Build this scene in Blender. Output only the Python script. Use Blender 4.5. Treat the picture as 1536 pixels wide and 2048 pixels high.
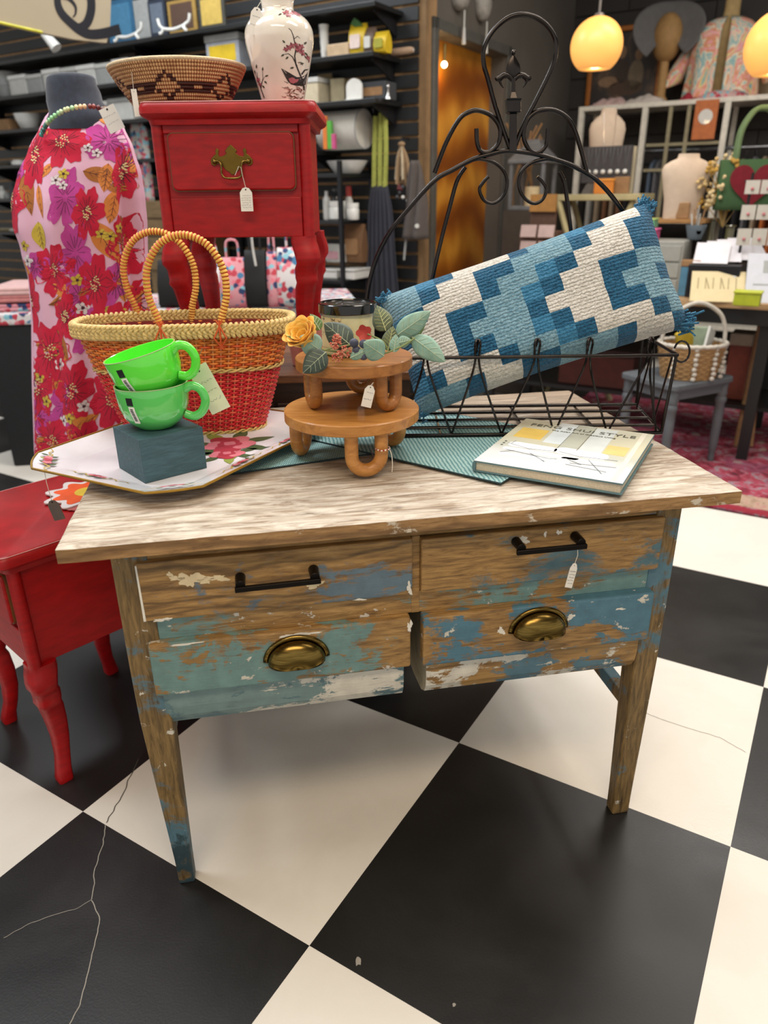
import bpy, bmesh, math, random
from mathutils import Vector, Matrix, noise
random.seed(7)
for o in list(bpy.data.objects): bpy.data.objects.remove(o, do_unlink=True)
SC = bpy.context.scene; COL = SC.collection
PI = math.pi; TAU = 2*PI
sin, cos, rad = math.sin, math.cos, math.radians

# ------------------------------------------------------------------ camera
FPX, PITCH, ROLL, CAMH = 1464.79, 0.407315, -0.0120116, 1.22245   # focal length in px of a 1536x2048 frame
cp_, sp_ = cos(PITCH), sin(PITCH); cr_, sr_ = cos(ROLL), sin(ROLL)
_R0 = Matrix(((1,0,0),(0,-sp_,-cp_),(0,cp_,-sp_)))
RC = Matrix(((cr_,-sr_,0),(sr_,cr_,0),(0,0,1))) @ _R0                # rows: right, down, forward
CAMP = Vector((0,0,CAMH))
cd = bpy.data.cameras.new('camera'); cam = bpy.data.objects.new('camera', cd); COL.objects.link(cam)
m = Matrix((RC[0], -RC[1], -RC[2])).transposed().to_4x4(); m.translation = CAMP; cam.matrix_world = m
cd.sensor_fit = 'VERTICAL'; cd.sensor_height = 36; cd.sensor_width = 27; cd.lens = FPX/2048*36
cd.clip_start = .02; cd.clip_end = 60
cd.dof.use_dof = True; cd.dof.focus_distance = 1.36; cd.dof.aperture_fstop = 3.4
SC.camera = cam

# ------------------------------------------------------------------ light
SC.view_settings.view_transform = 'Standard'; SC.view_settings.look = 'None'
SC.view_settings.gamma = 1; SC.view_settings.exposure = 0.22
SC.view_settings.use_curve_mapping = False
wd = bpy.data.worlds.new('shop_daylight'); SC.world = wd; wd.use_nodes = True
wd.node_tree.nodes['Background'].inputs[0].default_value = (1,.965,.92,1)
wd.node_tree.nodes['Background'].inputs[1].default_value = .68
def ceiling_lamp(x, y, z, sx, sy, w, col, rz=0, tgt=None):
    l = bpy.data.lights.new('ceiling_lamp','AREA'); l.shape='RECTANGLE'; l.size=sx; l.size_y=sy; l.energy=w; l.color=col
    o = bpy.data.objects.new('ceiling_lamp', l); COL.objects.link(o); o.location=(x,y,z); o.rotation_euler=(0,0,rz)
    if tgt: o.rotation_euler = (Vector(tgt)-Vector((x,y,z))).to_track_quat('-Z','Y').to_euler()
WARM=(1,.80,.58); NEUT=(1,.95,.89); COOL=(.93,.97,1)
ceiling_lamp(-.1,-.5,3.0, 2.0,.7, 46, WARM)
ceiling_lamp(1.5,1.2,3.1, 1.8,.6, 29, (1,.90,.78))
ceiling_lamp(-1.4,1.6,3.1, 1.8,.6, 42, COOL)
ceiling_lamp(.4,2.6,3.1, 1.8,.6, 52, NEUT)
ceiling_lamp(2.2,3.6,3.1, 1.8,.6, 36, NEUT)
ceiling_lamp(-1.4,4.2,3.1, 1.8,.6, 50, COOL)

# ------------------------------------------------------------------ helpers
def ray(x, y): return RC.transposed() @ Vector(((x-768)/FPX, (y-1024)/FPX, 1))
def at(x, y, Y):                       # the point seen at (x,y) that stands Y metres ahead
    d = ray(x,y); return CAMP + d*(Y/d.y)
def onz(x, y, z=0):
    d = ray(x,y); return CAMP + d*((z-CAMH)/d.z)
def onpl(x, y, P, N):
    d = ray(x,y); return CAMP + d*((Vector(P)-CAMP).dot(N)/d.dot(N))
def mpp(P): return (RC @ (Vector(P)-CAMP)).z/FPX          # metres per pixel there
def proj(P):
    d = RC @ (Vector(P)-CAMP); return (768+FPX*d.x/d.z, 1024+FPX*d.y/d.z) if d.z>.05 else (-9e9,9e9)
def lerp(a,b,t): return a+(b-a)*t
def srgb(h):
    h=h.lstrip('#'); r=[int(h[i:i+2],16)/255 for i in (0,2,4)]
    return tuple(c/12.92 if c<=.04045 else ((c+.055)/1.055)**2.4 for c in r)
def col4(c):
    if isinstance(c,str): c=srgb(c)
    return (*c[:3],1)

class M:
    def __init__(s): s.v=[]; s.f=[]; s.mi=[]
    def add(s, vs, fs, mi=0):
        b=len(s.v); s.v += [tuple(p) for p in vs]; s.f += [tuple(b+i for i in f) for f in fs]; s.mi += [mi]*len(fs); return s
    def box(s, c, d, rz=0, mi=0, rx=0, ry=0):
        x,y,z=[k/2 for k in d]; q=Matrix.Rotation(rz,3,'Z')@Matrix.Rotation(ry,3,'Y')@Matrix.Rotation(rx,3,'X'); c=Vector(c)
        vs=[c+q@Vector(p) for p in ((-x,-y,-z),(x,-y,-z),(x,y,-z),(-x,y,-z),(-x,-y,z),(x,-y,z),(x,y,z),(-x,y,z))]
        return s.add(vs,((0,3,2,1),(4,5,6,7),(0,1,5,4),(1,2,6,5),(2,3,7,6),(3,0,4,7)),mi)
    def bb(s, a, b, mi=0): return s.box([(p+q)/2 for p,q in zip(a,b)],[abs(q-p) for p,q in zip(a,b)],mi=mi)
    def tube(s, pts, r, n=8, closed=False, mi=0, cap=True, flat=1.0, mif=None):
        pts=[Vector(p) for p in pts]; N=len(pts); rings=[]; up=None
        for i,p in enumerate(pts):
            a=pts[i-1] if (i>0 or closed) else p; b=pts[(i+1)%N] if (i<N-1 or closed) else p
            t=(b-a).normalized() if (b-a).length>1e-9 else Vector((0,0,1))
            if up is None: up = Vector((0,0,1)) if abs(t.z)<.9 else Vector((0,1,0))
            x=t.cross(up); 
            if x.length<1e-6: x=t.orthogonal()
            x.normalize(); up=x.cross(t).normalized(); rr=r[i] if hasattr(r,'__len__') else r
            rings.append([p+(x*cos(TAU*k/n)+up*sin(TAU*k/n)*flat)*rr for k in range(n)])
        b=len(s.v)
        for g in rings: s.v += [tuple(q) for q in g]
        for i in range(N if closed else N-1):
            j=(i+1)%N; mm = mif(i) if mif else mi
            for k in range(n):
                l=(k+1)%n; s.f.append((b+i*n+k,b+i*n+l,b+j*n+l,b+j*n+k)); s.mi.append(mm)
        if cap and not closed:
            s.f.append(tuple(b+k for k in reversed(range(n)))); s.f.append(tuple(b+(N-1)*n+k for k in range(n))); s.mi += [mi,mi]
        return s
    def cyl(s,p,q,r0,r1=None,n=16,mi=0): return s.tube([p,q],[r0,r0 if r1 is None else r1],n,mi=mi)
    def lathe(s, prof, n=32, c=(0,0,0), mi=0, fn=None, mif=None):
        b=len(s.v); cx,cy,cz=c
        for r,z in prof:
            for k in range(n):
                p=(cx+r*cos(TAU*k/n),cy+r*sin(TAU*k/n),cz+z); s.v.append(tuple(fn(Vector(p))) if fn else p)
        for i in range(len(prof)-1):
            for k in range(n):
                l=(k+1)%n; s.f.append((b+i*n+k,b+i*n+l,b+(i+1)*n+l,b+(i+1)*n+k)); s.mi.append(mif(i) if mif else mi)
        if prof[0][0]>1e-6: s.f.append(tuple(b+k for k in reversed(range(n)))); s.mi.append(mi)
        if prof[-1][0]>1e-6: s.f.append(tuple(b+(len(prof)-1)*n+k for k in range(n))); s.mi.append(mi)
        return s
    def prism(s, poly, z0, z1, fn=None, mi=0):
        n=len(poly); g=fn or (lambda x,y,z:(x,y,z)); b=len(s.v)
        s.v += [tuple(g(x,y,z0)) for x,y in poly]+[tuple(g(x,y,z1)) for x,y in poly]
        s.f += [tuple(b+i for i in reversed(range(n))),tuple(b+n+i for i in range(n))]; s.mi += [mi,mi]
        for i in range(n):
            j=(i+1)%n; s.f.append((b+i,b+j,b+n+j,b+n+i)); s.mi.append(mi)
        return s
    def grid(s, fn, nu, nv, cu=False, mi=0, mif=None):
        b=len(s.v); U=nu if cu else nu+1
        for j in range(nv+1):
            for i in range(U): s.v.append(tuple(fn(i/nu,j/nv)))
        for j in range(nv):
            for i in range(nu):
                k=(i+1)%U; s.f.append((b+j*U+i,b+j*U+k,b+(j+1)*U+k,b+(j+1)*U+i)); s.mi.append(mif(i,j) if mif else mi)
        return s
    def loft(s, rings, mi=0, cap=True):
        n=len(rings[0]); b=len(s.v)
        for g in rings: s.v += [tuple(p) for p in g]
        for i in range(len(rings)-1):
            for k in range(n):
                l=(k+1)%n; s.f.append((b+i*n+k,b+i*n+l,b+(i+1)*n+l,b+(i+1)*n+k)); s.mi.append(mi)
        if cap: s.f += [tuple(b+k for k in reversed(range(n))),tuple(b+(len(rings)-1)*n+k for k in range(n))]; s.mi += [mi,mi]
        return s
    def ball(s,c,r,n=12,m=8,mi=0,sc=(1,1,1)):
        prof=[(max(r*sin(PI*i/m),0 if i in(0,m) else 1e-4),-r*cos(PI*i/m)) for i in range(m+1)]
        c=Vector(c); return s.lathe(prof,n,mi=mi,fn=lambda p:c+Vector((p.x*sc[0],p.y*sc[1],p.z*sc[2])))
    def fan(s, poly, surf, off, rings=3, mi=0):         # a filled shape printed on a surface
        n=len(poly); cx=sum(p[0] for p in poly)/n; cy=sum(p[1] for p in poly)/n; b=len(s.v); s.v.append(tuple(surf(cx,cy,off)))
        for k in range(1,rings+1):
            for x,y in poly: s.v.append(tuple(surf(cx+(x-cx)*k/rings,cy+(y-cy)*k/rings,off)))
        for i in range(n):
            j=(i+1)%n; s.f.append((b,b+1+i,b+1+j)); s.mi.append(mi)
            for k in range(rings-1):
                o=b+1+k*n; s.f.append((o+i,o+n+i,o+n+j,o+j)); s.mi.append(mi)
        return s
    def stroke(s, pts, w, surf, off, mi=0, sub=3):        # a painted line on a surface
        P=[]
        for a,c in zip(pts,pts[1:]):
            for k in range(sub): P.append((lerp(a[0],c[0],k/sub),lerp(a[1],c[1],k/sub)))
        P.append(pts[-1]); b=len(s.v)
        for i,(x,y) in enumerate(P):
            a=P[max(i-1,0)]; c=P[min(i+1,len(P)-1)]; dx,dy=c[0]-a[0],c[1]-a[1]; L=math.hypot(dx,dy) or 1
            ww=(w[0]+(w[1]-w[0])*i/(len(P)-1) if hasattr(w,'__len__') else w)/2
            s.v += [tuple(surf(x-dy/L*ww,y+dx/L*ww,off)),tuple(surf(x+dy/L*ww,y-dx/L*ww,off))]
        for i in range(len(P)-1): s.f.append((b+2*i,b+2*i+1,b+2*i+3,b+2*i+2)); s.mi.append(mi)
        return s
    def mesh(s, name, mats, smooth=0):
        me=bpy.data.meshes.new(name); me.from_pydata(s.v,[],s.f)
        if not isinstance(mats,(list,tuple)): mats=[mats]
        for k in mats: me.materials.append(k)
        me.polygons.foreach_set('material_index',s.mi)
        if smooth:
            me.polygons.foreach_set('use_smooth',[True]*len(s.f))
            if smooth<180: me.update(); me.set_sharp_from_angle(angle=rad(smooth))
        me.update(); return me
    def obj(s, name, mats, parent=None, smooth=0, bevel=0, seg=2, sub=0, loc=None, rot=None, **kw):
        o=bpy.data.objects.new(name,s.mesh(name,mats,smooth)); COL.objects.link(o)
        if parent is not None: o.parent=parent
        if loc is not None: o.location=loc
        if rot is not None: o.rotation_euler=rot
        if bevel:
            b=o.modifiers.new('bevel','BEVEL'); b.width=bevel; b.segments=seg; b.limit_method='ANGLE'; b.angle_limit=rad(35); b.harden_normals=False
        if sub:
            b=o.modifiers.new('sub','SUBSURF'); b.levels=sub; b.render_levels=sub
        tag(o,**kw); return o
def tag(o, label=None, cat=None, group=None, kind=None):
    if label: o['label']=label
    if cat: o['category']=cat
    if group: o['group']=group
    if kind: o['kind']=kind
    return o
def thing(name, label, cat, loc=(0,0,0), rz=0, group=None, rot=None):
    o=bpy.data.objects.new(name,None); COL.objects.link(o); o.location=loc; o.rotation_euler=rot or (0,0,rz); o.empty_display_size=.05
    return tag(o,label,cat,group)
def dup(root, loc=None, rz=None, label=None, group=None, parent=None):
    r=root.copy(); COL.objects.link(r)
    if loc is not None: r.location=loc
    if rz is not None: r.rotation_euler=(0,0,rz)
    if label: r['label']=label
    if group: r['group']=group
    for ch in list(root.children):
        c=ch.copy(); COL.objects.link(c); c.parent=r
        for g in list(ch.children):
            d=g.copy(); COL.objects.link(d); d.parent=c
    return r
def struct(o): o['kind']='structure'; return o
def smoothpath(pts, sub=6, closed=False):                # Catmull-Rom through the points
    P=[Vector(p) for p in pts]; N=len(P); out=[]
    for i in range(N if closed else N-1):
        if closed: a,b,c,d=P[i-1],P[i],P[(i+1)%N],P[(i+2)%N]
        else: a,b,c,d=P[max(i-1,0)],P[i],P[i+1],P[min(i+2,N-1)]
        for k in range(sub):
            t=k/sub; out.append(.5*((2*b)+(c-a)*t+(2*a-5*b+4*c-d)*t*t+(3*b-a-3*c+d)*t**3))
    if not closed: out.append(P[-1])
    return out
def rrect(w,h,r,n=5):
    o=[]
    for sx,sy,a0 in ((1,1,0),(-1,1,PI/2),(-1,-1,PI),(1,-1,1.5*PI)):
        for k in range(n+1):
            a=a0+PI/2*k/n; o.append((sx*(w/2-r)+r*cos(a), sy*(h/2-r)+r*sin(a)))
    return o
def textmesh(name, body, size, mat, parent=None, matrix=None, ext=.0003, align='CENTER', spacing=1.0, sx=1.0):
    cu=bpy.data.curves.new(name,'FONT'); cu.body=body; cu.size=size; cu.extrude=ext; cu.align_x=align; cu.space_character=spacing
    t=bpy.data.objects.new('tmp',cu); COL.objects.link(t); bpy.context.view_layer.update()
    me=bpy.data.meshes.new_from_object(t.evaluated_get(bpy.context.evaluated_depsgraph_get())); bpy.data.objects.remove(t); me.name=name
    if sx!=1: me.transform(Matrix.Diagonal((sx,1,1,1)))
    me.materials.clear(); me.materials.append(mat); o=bpy.data.objects.new(name,me); COL.objects.link(o)
    if parent is not None: o.parent=parent
    if matrix is not None: o.matrix_local=matrix
    return o

# ------------------------------------------------------------------ materials
class NT:
    def __init__(s,name):
        s.m=bpy.data.materials.new(name); s.m.use_nodes=True; s.t=s.m.node_tree; s.b=s.t.nodes['Principled BSDF']
    def n(s,typ,**kw):
        n=s.t.nodes.new(typ)
        for k,v in kw.items():
            if k[0]=='_': n.inputs[int(k[1:]) if k[1:].isdigit() else k[1:].replace('_',' ')].default_value=v
            else: setattr(n,k,v)
        return n
    def l(s,a,b): s.t.links.new(a,b)
    def co(s,kind='Object',scale=(1,1,1),loc=(0,0,0),rot=(0,0,0)):
        mp=s.n('ShaderNodeMapping'); mp.inputs['Scale'].default_value=scale; mp.inputs['Location'].default_value=loc; mp.inputs['Rotation'].default_value=rot
        src = s.n('ShaderNodeNewGeometry').outputs['Position'] if kind=='World' else s.n('ShaderNodeTexCoord').outputs[kind]
        s.l(src,mp.inputs[0]); return mp.outputs[0]
    def noise(s,vec,scale,detail=4,rough=.55,dist=0):
        n=s.n('ShaderNodeTexNoise'); n.inputs['Scale'].default_value=scale; n.inputs['Detail'].default_value=detail
        n.inputs['Roughness'].default_value=rough; n.inputs['Distortion'].default_value=dist
        s.l(vec,n.inputs['Vector']); return n.outputs[0]
    def ramp(s,fac,stops,interp='LINEAR'):
        n=s.n('ShaderNodeValToRGB'); n.color_ramp.interpolation=interp; e=n.color_ramp.elements
        while len(e)<len(stops): e.new(.5)
        for i,(p,c) in enumerate(stops): e[i].position=p; e[i].color=col4(c) if not isinstance(c,(int,float)) else (c,c,c,1)
        s.l(fac,n.inputs[0]); return n.outputs[0]
    def mix(s,fac,a,b,mode='MIX'):
        n=s.n('ShaderNodeMix',data_type='RGBA',blend_type=mode)
        for k,x in ((0,fac),(6,a),(7,b)):
            if hasattr(x,'is_linked') or hasattr(x,'links'): s.l(x,n.inputs[k])
            elif k==0: n.inputs[0].default_value=x
            else: n.inputs[k].default_value=col4(x)
        return n.outputs[2]
    def math(s,op,a,b=None,clamp=False):
        n=s.n('ShaderNodeMath',operation=op,use_clamp=clamp)
        for k,x in ((0,a),(1,b)):
            if x is None: continue
            if isinstance(x,(int,float)): n.inputs[k].default_value=x
            else: s.l(x,n.inputs[k])
        return n.outputs[0]
    def bump(s,h,st=.3,dist=.002):
        n=s.n('ShaderNodeBump'); n.inputs['Strength'].default_value=st; n.inputs['Distance'].default_value=dist
        s.l(h,n.inputs['Height']); s.l(n.outputs[0],s.b.inputs['Normal']); return n
    def color(s,c):
        if hasattr(c,'links'): s.l(c,s.b.inputs['Base Color'])
        else: s.b.inputs['Base Color'].default_value=col4(c)
        return s
    def pr(s,**kw):
        for k,v in kw.items():
            i=s.b.inputs[k.replace('_',' ')]
            if hasattr(v,'links'): s.l(v,i)
            else: i.default_value=v
        return s
_mc={}
def plain(name, c, rough=.5, metal=0, var=.12, vs=30, bump=0, bs=200, coat=0, kind='Object', spec=.5, sheen=0, trans=0):
    """a plain paint / plastic / metal with slight mottling and relief"""
    if name in _mc: return _mc[name]
    t=NT(name); c=srgb(c) if isinstance(c,str) else c; co=t.co(kind)
    nz=t.noise(co,vs,3); d=tuple(max(x*(1-var),0) for x in c); e=tuple(min(x*(1+var),1) for x in c)
    t.color(t.ramp(nz,((.3,d),(.7,e)))); t.pr(Roughness=rough,Metallic=metal); t.b.inputs['Coat Weight'].default_value=coat
    t.b.inputs['Specular IOR Level'].default_value=spec
    if sheen: t.b.inputs['Sheen Weight'].default_value=sheen
    if trans: t.b.inputs['Transmission Weight'].default_value=trans
    if bump: t.bump(t.noise(co,bs,2),bump,.001)
    _mc[name]=t.m; return t.m
def emit(name,c,st,rough=.4):
    if name in _mc: return _mc[name]
    t=NT(name); t.color(c); t.pr(Roughness=rough); t.b.inputs['Emission Color'].default_value=col4(c); t.b.inputs['Emission Strength'].default_value=st
    _mc[name]=t.m; return t.m
def wood(name, stops, axis=(1,8,8), gs=14, paints=(), rough=.55, bump=.35, coat=0, rings=0, seed=0, psc=(.7,1,1)):
    """grained timber; paints = worn coats: (colour, noise scale, cut, softness, bias vector, seed)"""
    t=NT(name); co=t.co('Object',loc=(seed*1.7,seed*.9,seed*2.3)); g=t.co('Object',scale=axis,loc=(seed,seed*2,seed*3))
    gr=t.noise(g,gs,8,.65,.6); c=t.ramp(gr,stops); h=gr
    if rings:
        w=t.n('ShaderNodeTexWave',wave_type='BANDS',bands_direction='Z'); w.inputs['Scale'].default_value=rings; w.inputs['Distortion'].default_value=9; w.inputs['Detail'].default_value=3; w.inputs['Detail Scale'].default_value=1.2
        t.l(t.co('Object',scale=(axis[0]*.35,axis[1]*.35,1),loc=(seed,0,seed)),w.inputs[0]); c=t.mix(t.ramp(w.outputs[0],((0,0),(.75,.0),(1,.62))),c,stops[0][1]); h=t.math('SUBTRACT',gr,t.math('MULTIPLY',w.outputs[0],.35))
    for i,(pc,ps,cut,soft,bias,sd) in enumerate(paints):
        pn=t.noise(t.co('Object',loc=(sd*3.1,sd*1.3,sd*.7),scale=psc),ps,8,.66,.35); fac=t.math('ADD',t.math('ADD',t.math('MULTIPLY',t.math('SUBTRACT',pn,.5),1.55),.5),t.math('MULTIPLY',t.math('SUBTRACT',gr,.5),.34))
        if bias:
            d=t.n('ShaderNodeVectorMath',operation='DOT_PRODUCT'); t.l(t.n('ShaderNodeTexCoord').outputs['Object'],d.inputs[0]); d.inputs[1].default_value=bias[:3]
            fac=t.math('ADD',fac,t.math('ADD',d.outputs['Value'],bias[3]))
        mk=t.ramp(fac,((cut,0),(cut+soft,1))); pv=t.mix(t.ramp(t.noise(co,40,4),((.3,0),(.7,.5))),pc,tuple(x*.55 for x in (srgb(pc) if isinstance(pc,str) else pc)))
        c=t.mix(mk,c,pv); h=t.math('ADD',h,t.math('MULTIPLY',mk,.5))
    t.color(c); t.pr(Roughness=rough); t.b.inputs['Coat Weight'].default_value=coat; t.bump(h,bump,.0018); return t.m
# ------------------------------------------------------------------ the room
TS=.61; YAW=.547222
GA=Vector((-sin(YAW),-cos(YAW),0)); GB=Vector((cos(YAW),-sin(YAW),0)); GO=Vector((.28773*TS,2.31443*TS,0))   # the checker grid; walls follow it
KC=Vector((.25,4.5,0))                       # projecting corner: slat wall to the left, door wall behind it
CEIL=3.3
def flooring(name,c1,c2,rough,sc):
    t=NT(name); w=t.co('World'); n1=t.noise(w,3.2,5,.6,.4); n2=t.noise(w,60,3); 
    c=t.mix(t.ramp(n1,((.42,0),(.72,.75))),c1,c2); sp=t.ramp(t.noise(w,26,6,.75),((.70,0),(.74,.55)))
    t.color(t.mix(sp,c,tuple(x*.45+.02 for x in c1) if c1[0]>.3 else (.12,.115,.11))); t.pr(Roughness=t.ramp(n1,((.3,rough-.05),(.7,rough+.1)))); t.b.inputs['Specular IOR Level'].default_value=.5
    t.bump(t.noise(w,sc,3,.6),.16,.0012); return t.m
fl_w=flooring('cream_floor_paint',(.79,.755,.69),(.69,.65,.58),.32,120)
fl_b=flooring('black_floor_paint',(.0085,.008,.008),(.018,.0168,.016),.36,230)
floor=struct(M().bb((-7,-2.5,-.06),(7,9,-.0055)).obj('floor',plain('concrete','#5c5a56',.8)))
sq=[(0,0),(TS,0),(TS,TS),(0,TS)]
def sqmesh(mt): return M().prism([(0,0),(TS,0),(TS,TS),(0,TS)],-.005,0).mesh('floor_square',mt)
me_w,me_b=sqmesh(fl_w),sqmesh(fl_b)
ang_sq=math.atan2(GB.y,GB.x)                 # local x along GB, local y along -GA
for i in range(-13,4):
    for j in range(-11,10):
        o=GO+GA*TS*(i+1)+GB*TS*j; c=o+(GB-GA)*TS/2
        if (c-KC).dot(GA)<-.2 and (c-KC).dot(GB)<.1: continue
        if c.y<.1 or c.y>8 or (c-KC).dot(GA)<-2.8: continue
        pr=[proj(o+GB*TS*a-GA*TS*b) for a in (0,1) for b in (0,1)]
        if max(p[0] for p in pr)<-260 or min(p[0] for p in pr)>1800 or min(p[1] for p in pr)>2350: continue
        q=bpy.data.objects.new('floor_square', me_b if (i+j)%2==0 else me_w); COL.objects.link(q); q.location=o; q.rotation_euler=(0,0,ang_sq); q.parent=floor
# cracks in the painted concrete
ck_d=plain('crack_dark','#4a463f',.9); ck_l=plain('crack_pale','#98938a',.9)
def crack(px,w,mt):
    k=M(); P=[onz(x,y,0) for x,y in px]; Q=[]
    for a,b in zip(P,P[1:]):
        for s in range(7):
            t=s/7; p=a.lerp(b,t); d=(b-a).normalized(); n=noise.noise(p*60)*.0032; Q.append(((p.x-d.y*n),(p.y+d.x*n)))
    k.stroke(Q,w,lambda x,y,o:(x,y,o),.0006,sub=1); k.obj('crack',mt,floor)
crack([(277,1518),(262,1548),(246,1590),(226,1622),(211,1650)],.0022,ck_d)
crack([(211,1650),(205,1690),(188,1745),(184,1800),(200,1840),(188,1900),(172,1960),(160,2010),(140,2048),(130,2080)],.0018,ck_l)
crack([(184,1800),(150,1818),(100,1832),(50,1852),(0,1880)],.0012,ck_l)
crack([(1230,1390),(1300,1430),(1370,1455),(1440,1475),(1500,1510)],.0012,plain('crack_soft','#8a8478',.9))
for (x,y,r) in ((716,1922,.008),(908,2010,.004)):
    p=onz(x,y); M().prism([(p.x+r*(.5+.5*random.random())*cos(a),p.y+1.5*r*(.4+.6*random.random())*sin(a)) for a in [TAU*k/9 for k in range(9)]],.0001,.0006).obj('paint_chip',ck_l,floor)

# left: black slat wall over tan board; local x runs along -GB from the corner, local y into the room, z up
slat_m=plain('slat_black','#16181a',.55,var=.25,vs=6); mdf=plain('slat_groove_tan','#b08c62',.75,var=.2,vs=12)
wl=struct(thing('wall_left',None,None,KC,math.atan2(-GB.y,-GB.x)))
# in this frame +x=-GB, +y = 90deg left of it
LY=1 if Vector((GB.y,-GB.x,0)).dot(GA)>0 else -1       # sign of local y that points into the room
def inroom(a,b): return (min(a*LY,b*LY),max(a*LY,b*LY))
y0,y1=inroom(-.12,0); M().bb((0,y0,0),(5.6,y1,CEIL)).obj('backing_board',mdf,wl)
y0,y1=inroom(0,.016); sl=M().bb((.04,y0,0),(5.6,y1,.0615)).mesh('slat',slat_m)
k=0
while k*.0762<CEIL-.08:
    q=bpy.data.objects.new('slat',sl); COL.objects.link(q); q.parent=wl; q.location=(0,0,.005+k*.0762); k+=1
# door wall, recedes along -GA from the corner
gray_wall=plain('wall_warm_gray','#57524b',.7,var=.1,vs=3)
wdr=struct(thing('wall_middle',None,None,KC,math.atan2(-GA.y,-GA.x)))
DY=1 if Vector((GA.y,-GA.x,0)).dot(GB)>0 else -1        # +y*DY points to GB (towards the seen side)
def doorx(px): return (onpl(px,300,KC,GB)-KC).dot(-GA)
dx0,dx1=doorx(869),doorx(1003); LDW=2.36; dtop=2.03
w=M()
a,b=sorted((-.14*DY,0))
w.bb((0,a,0),(dx0,b,CEIL)).bb((dx1,a,0),(LDW+.3,b,CEIL)).bb((dx0,a,dtop),(dx1,b,CEIL)); w.obj('wall_panel',gray_wall,wdr)
tr=M(); fr=.055
a,b=sorted((0,.02*DY))
tr.bb((dx0-fr,a,0),(dx0,b,dtop+fr)).bb((dx1,a,0),(dx1+fr,b,dtop+fr)).bb((dx0-fr,a,dtop),(dx1+fr,b,dtop+fr)); tr.obj('door_casing',plain('casing_gray','#4b4a45',.55),wdr,bevel=.004)
def amber():
    t=NT('amber_swirl_panel'); co=t.co('Object',scale=(1,1,.55)); w=t.n('ShaderNodeTexWave',wave_type='RINGS'); w.inputs['Scale'].default_value=1.6; w.inputs['Distortion'].default_value=5; w.inputs['Detail'].default_value=3
    t.l(co,w.inputs[0]); c=t.ramp(w.outputs[0],((0,'#7a3f0a'),(.5,'#a86518'),(1,'#d09030'))); t.color(t.mix(t.ramp(t.noise(co,5,4),((.35,0),(.7,.6))),c,'#7a3f08')); t.pr(Roughness=.35); return t.m
a,b=sorted((-.135*DY,-.10*DY)); M().bb((dx0-.05,a,0),(dx1+.02,b,2.3)).obj('amber_panel',amber(),wdr)
lamp_in=thing('ceiling_bulb','small bright bulb glowing inside the amber doorway','light bulb',KC-GA*(dx0+.2)-GB*.05+Vector((0,0,1.90)))
M().ball((0,0,0),.016,12,8).obj('bulb',emit('bulb_glow','#ffe9b8',14),lamp_in,180); M().cyl((0,0,.014),(0,0,.10),.009).obj('socket',plain('socket_brass','#8d7a4a',.4,.8),lamp_in)
def plight(p,e,c,r=.05):
    l=bpy.data.lights.new('lamp_light','POINT'); l.energy=e; l.color=c; l.shadow_soft_size=r; o=bpy.data.objects.new('lamp_light',l); COL.objects.link(o); o.location=p; return o
plight(KC-GA*(dx0+.2)-GB*.05+Vector((0,0,1.86)),1.1,(1,.70,.33),.03)
# right wall of charcoal blocks
C2=KC-GA*LDW
wr=struct(thing('wall_right',None,None,C2,math.atan2(GB.y,GB.x)))
RY=1 if Vector((-GB.y,GB.x,0)).dot(GA)>0 else -1
a,b=sorted((-.2*RY,-.012*RY)); mort=plain('block_joint','#1c1a18',.9); M().bb((-.3,a,0),(4.2,b,CEIL)).obj('mortar_bed',mort,wr)
a,b=sorted((-.012*RY,0)); blk=M().bb((.004,a,.004),(.396,b,.196)).mesh('block',plain('block_charcoal','#2b2724',.75,var=.12,vs=5,bump=.4,bs=60))
for r in range(16):
    for c in range(-1,11):
        q=bpy.data.objects.new('block',blk); COL.objects.link(q); q.parent=wr; q.location=(c*.4+(.2 if r%2 else 0),0,r*.203)
struct(M().bb((-7,-2.5,CEIL),(7,9,CEIL+.1)).obj('ceiling',plain('ceiling_gray','#8e8c88',.9)))

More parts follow.
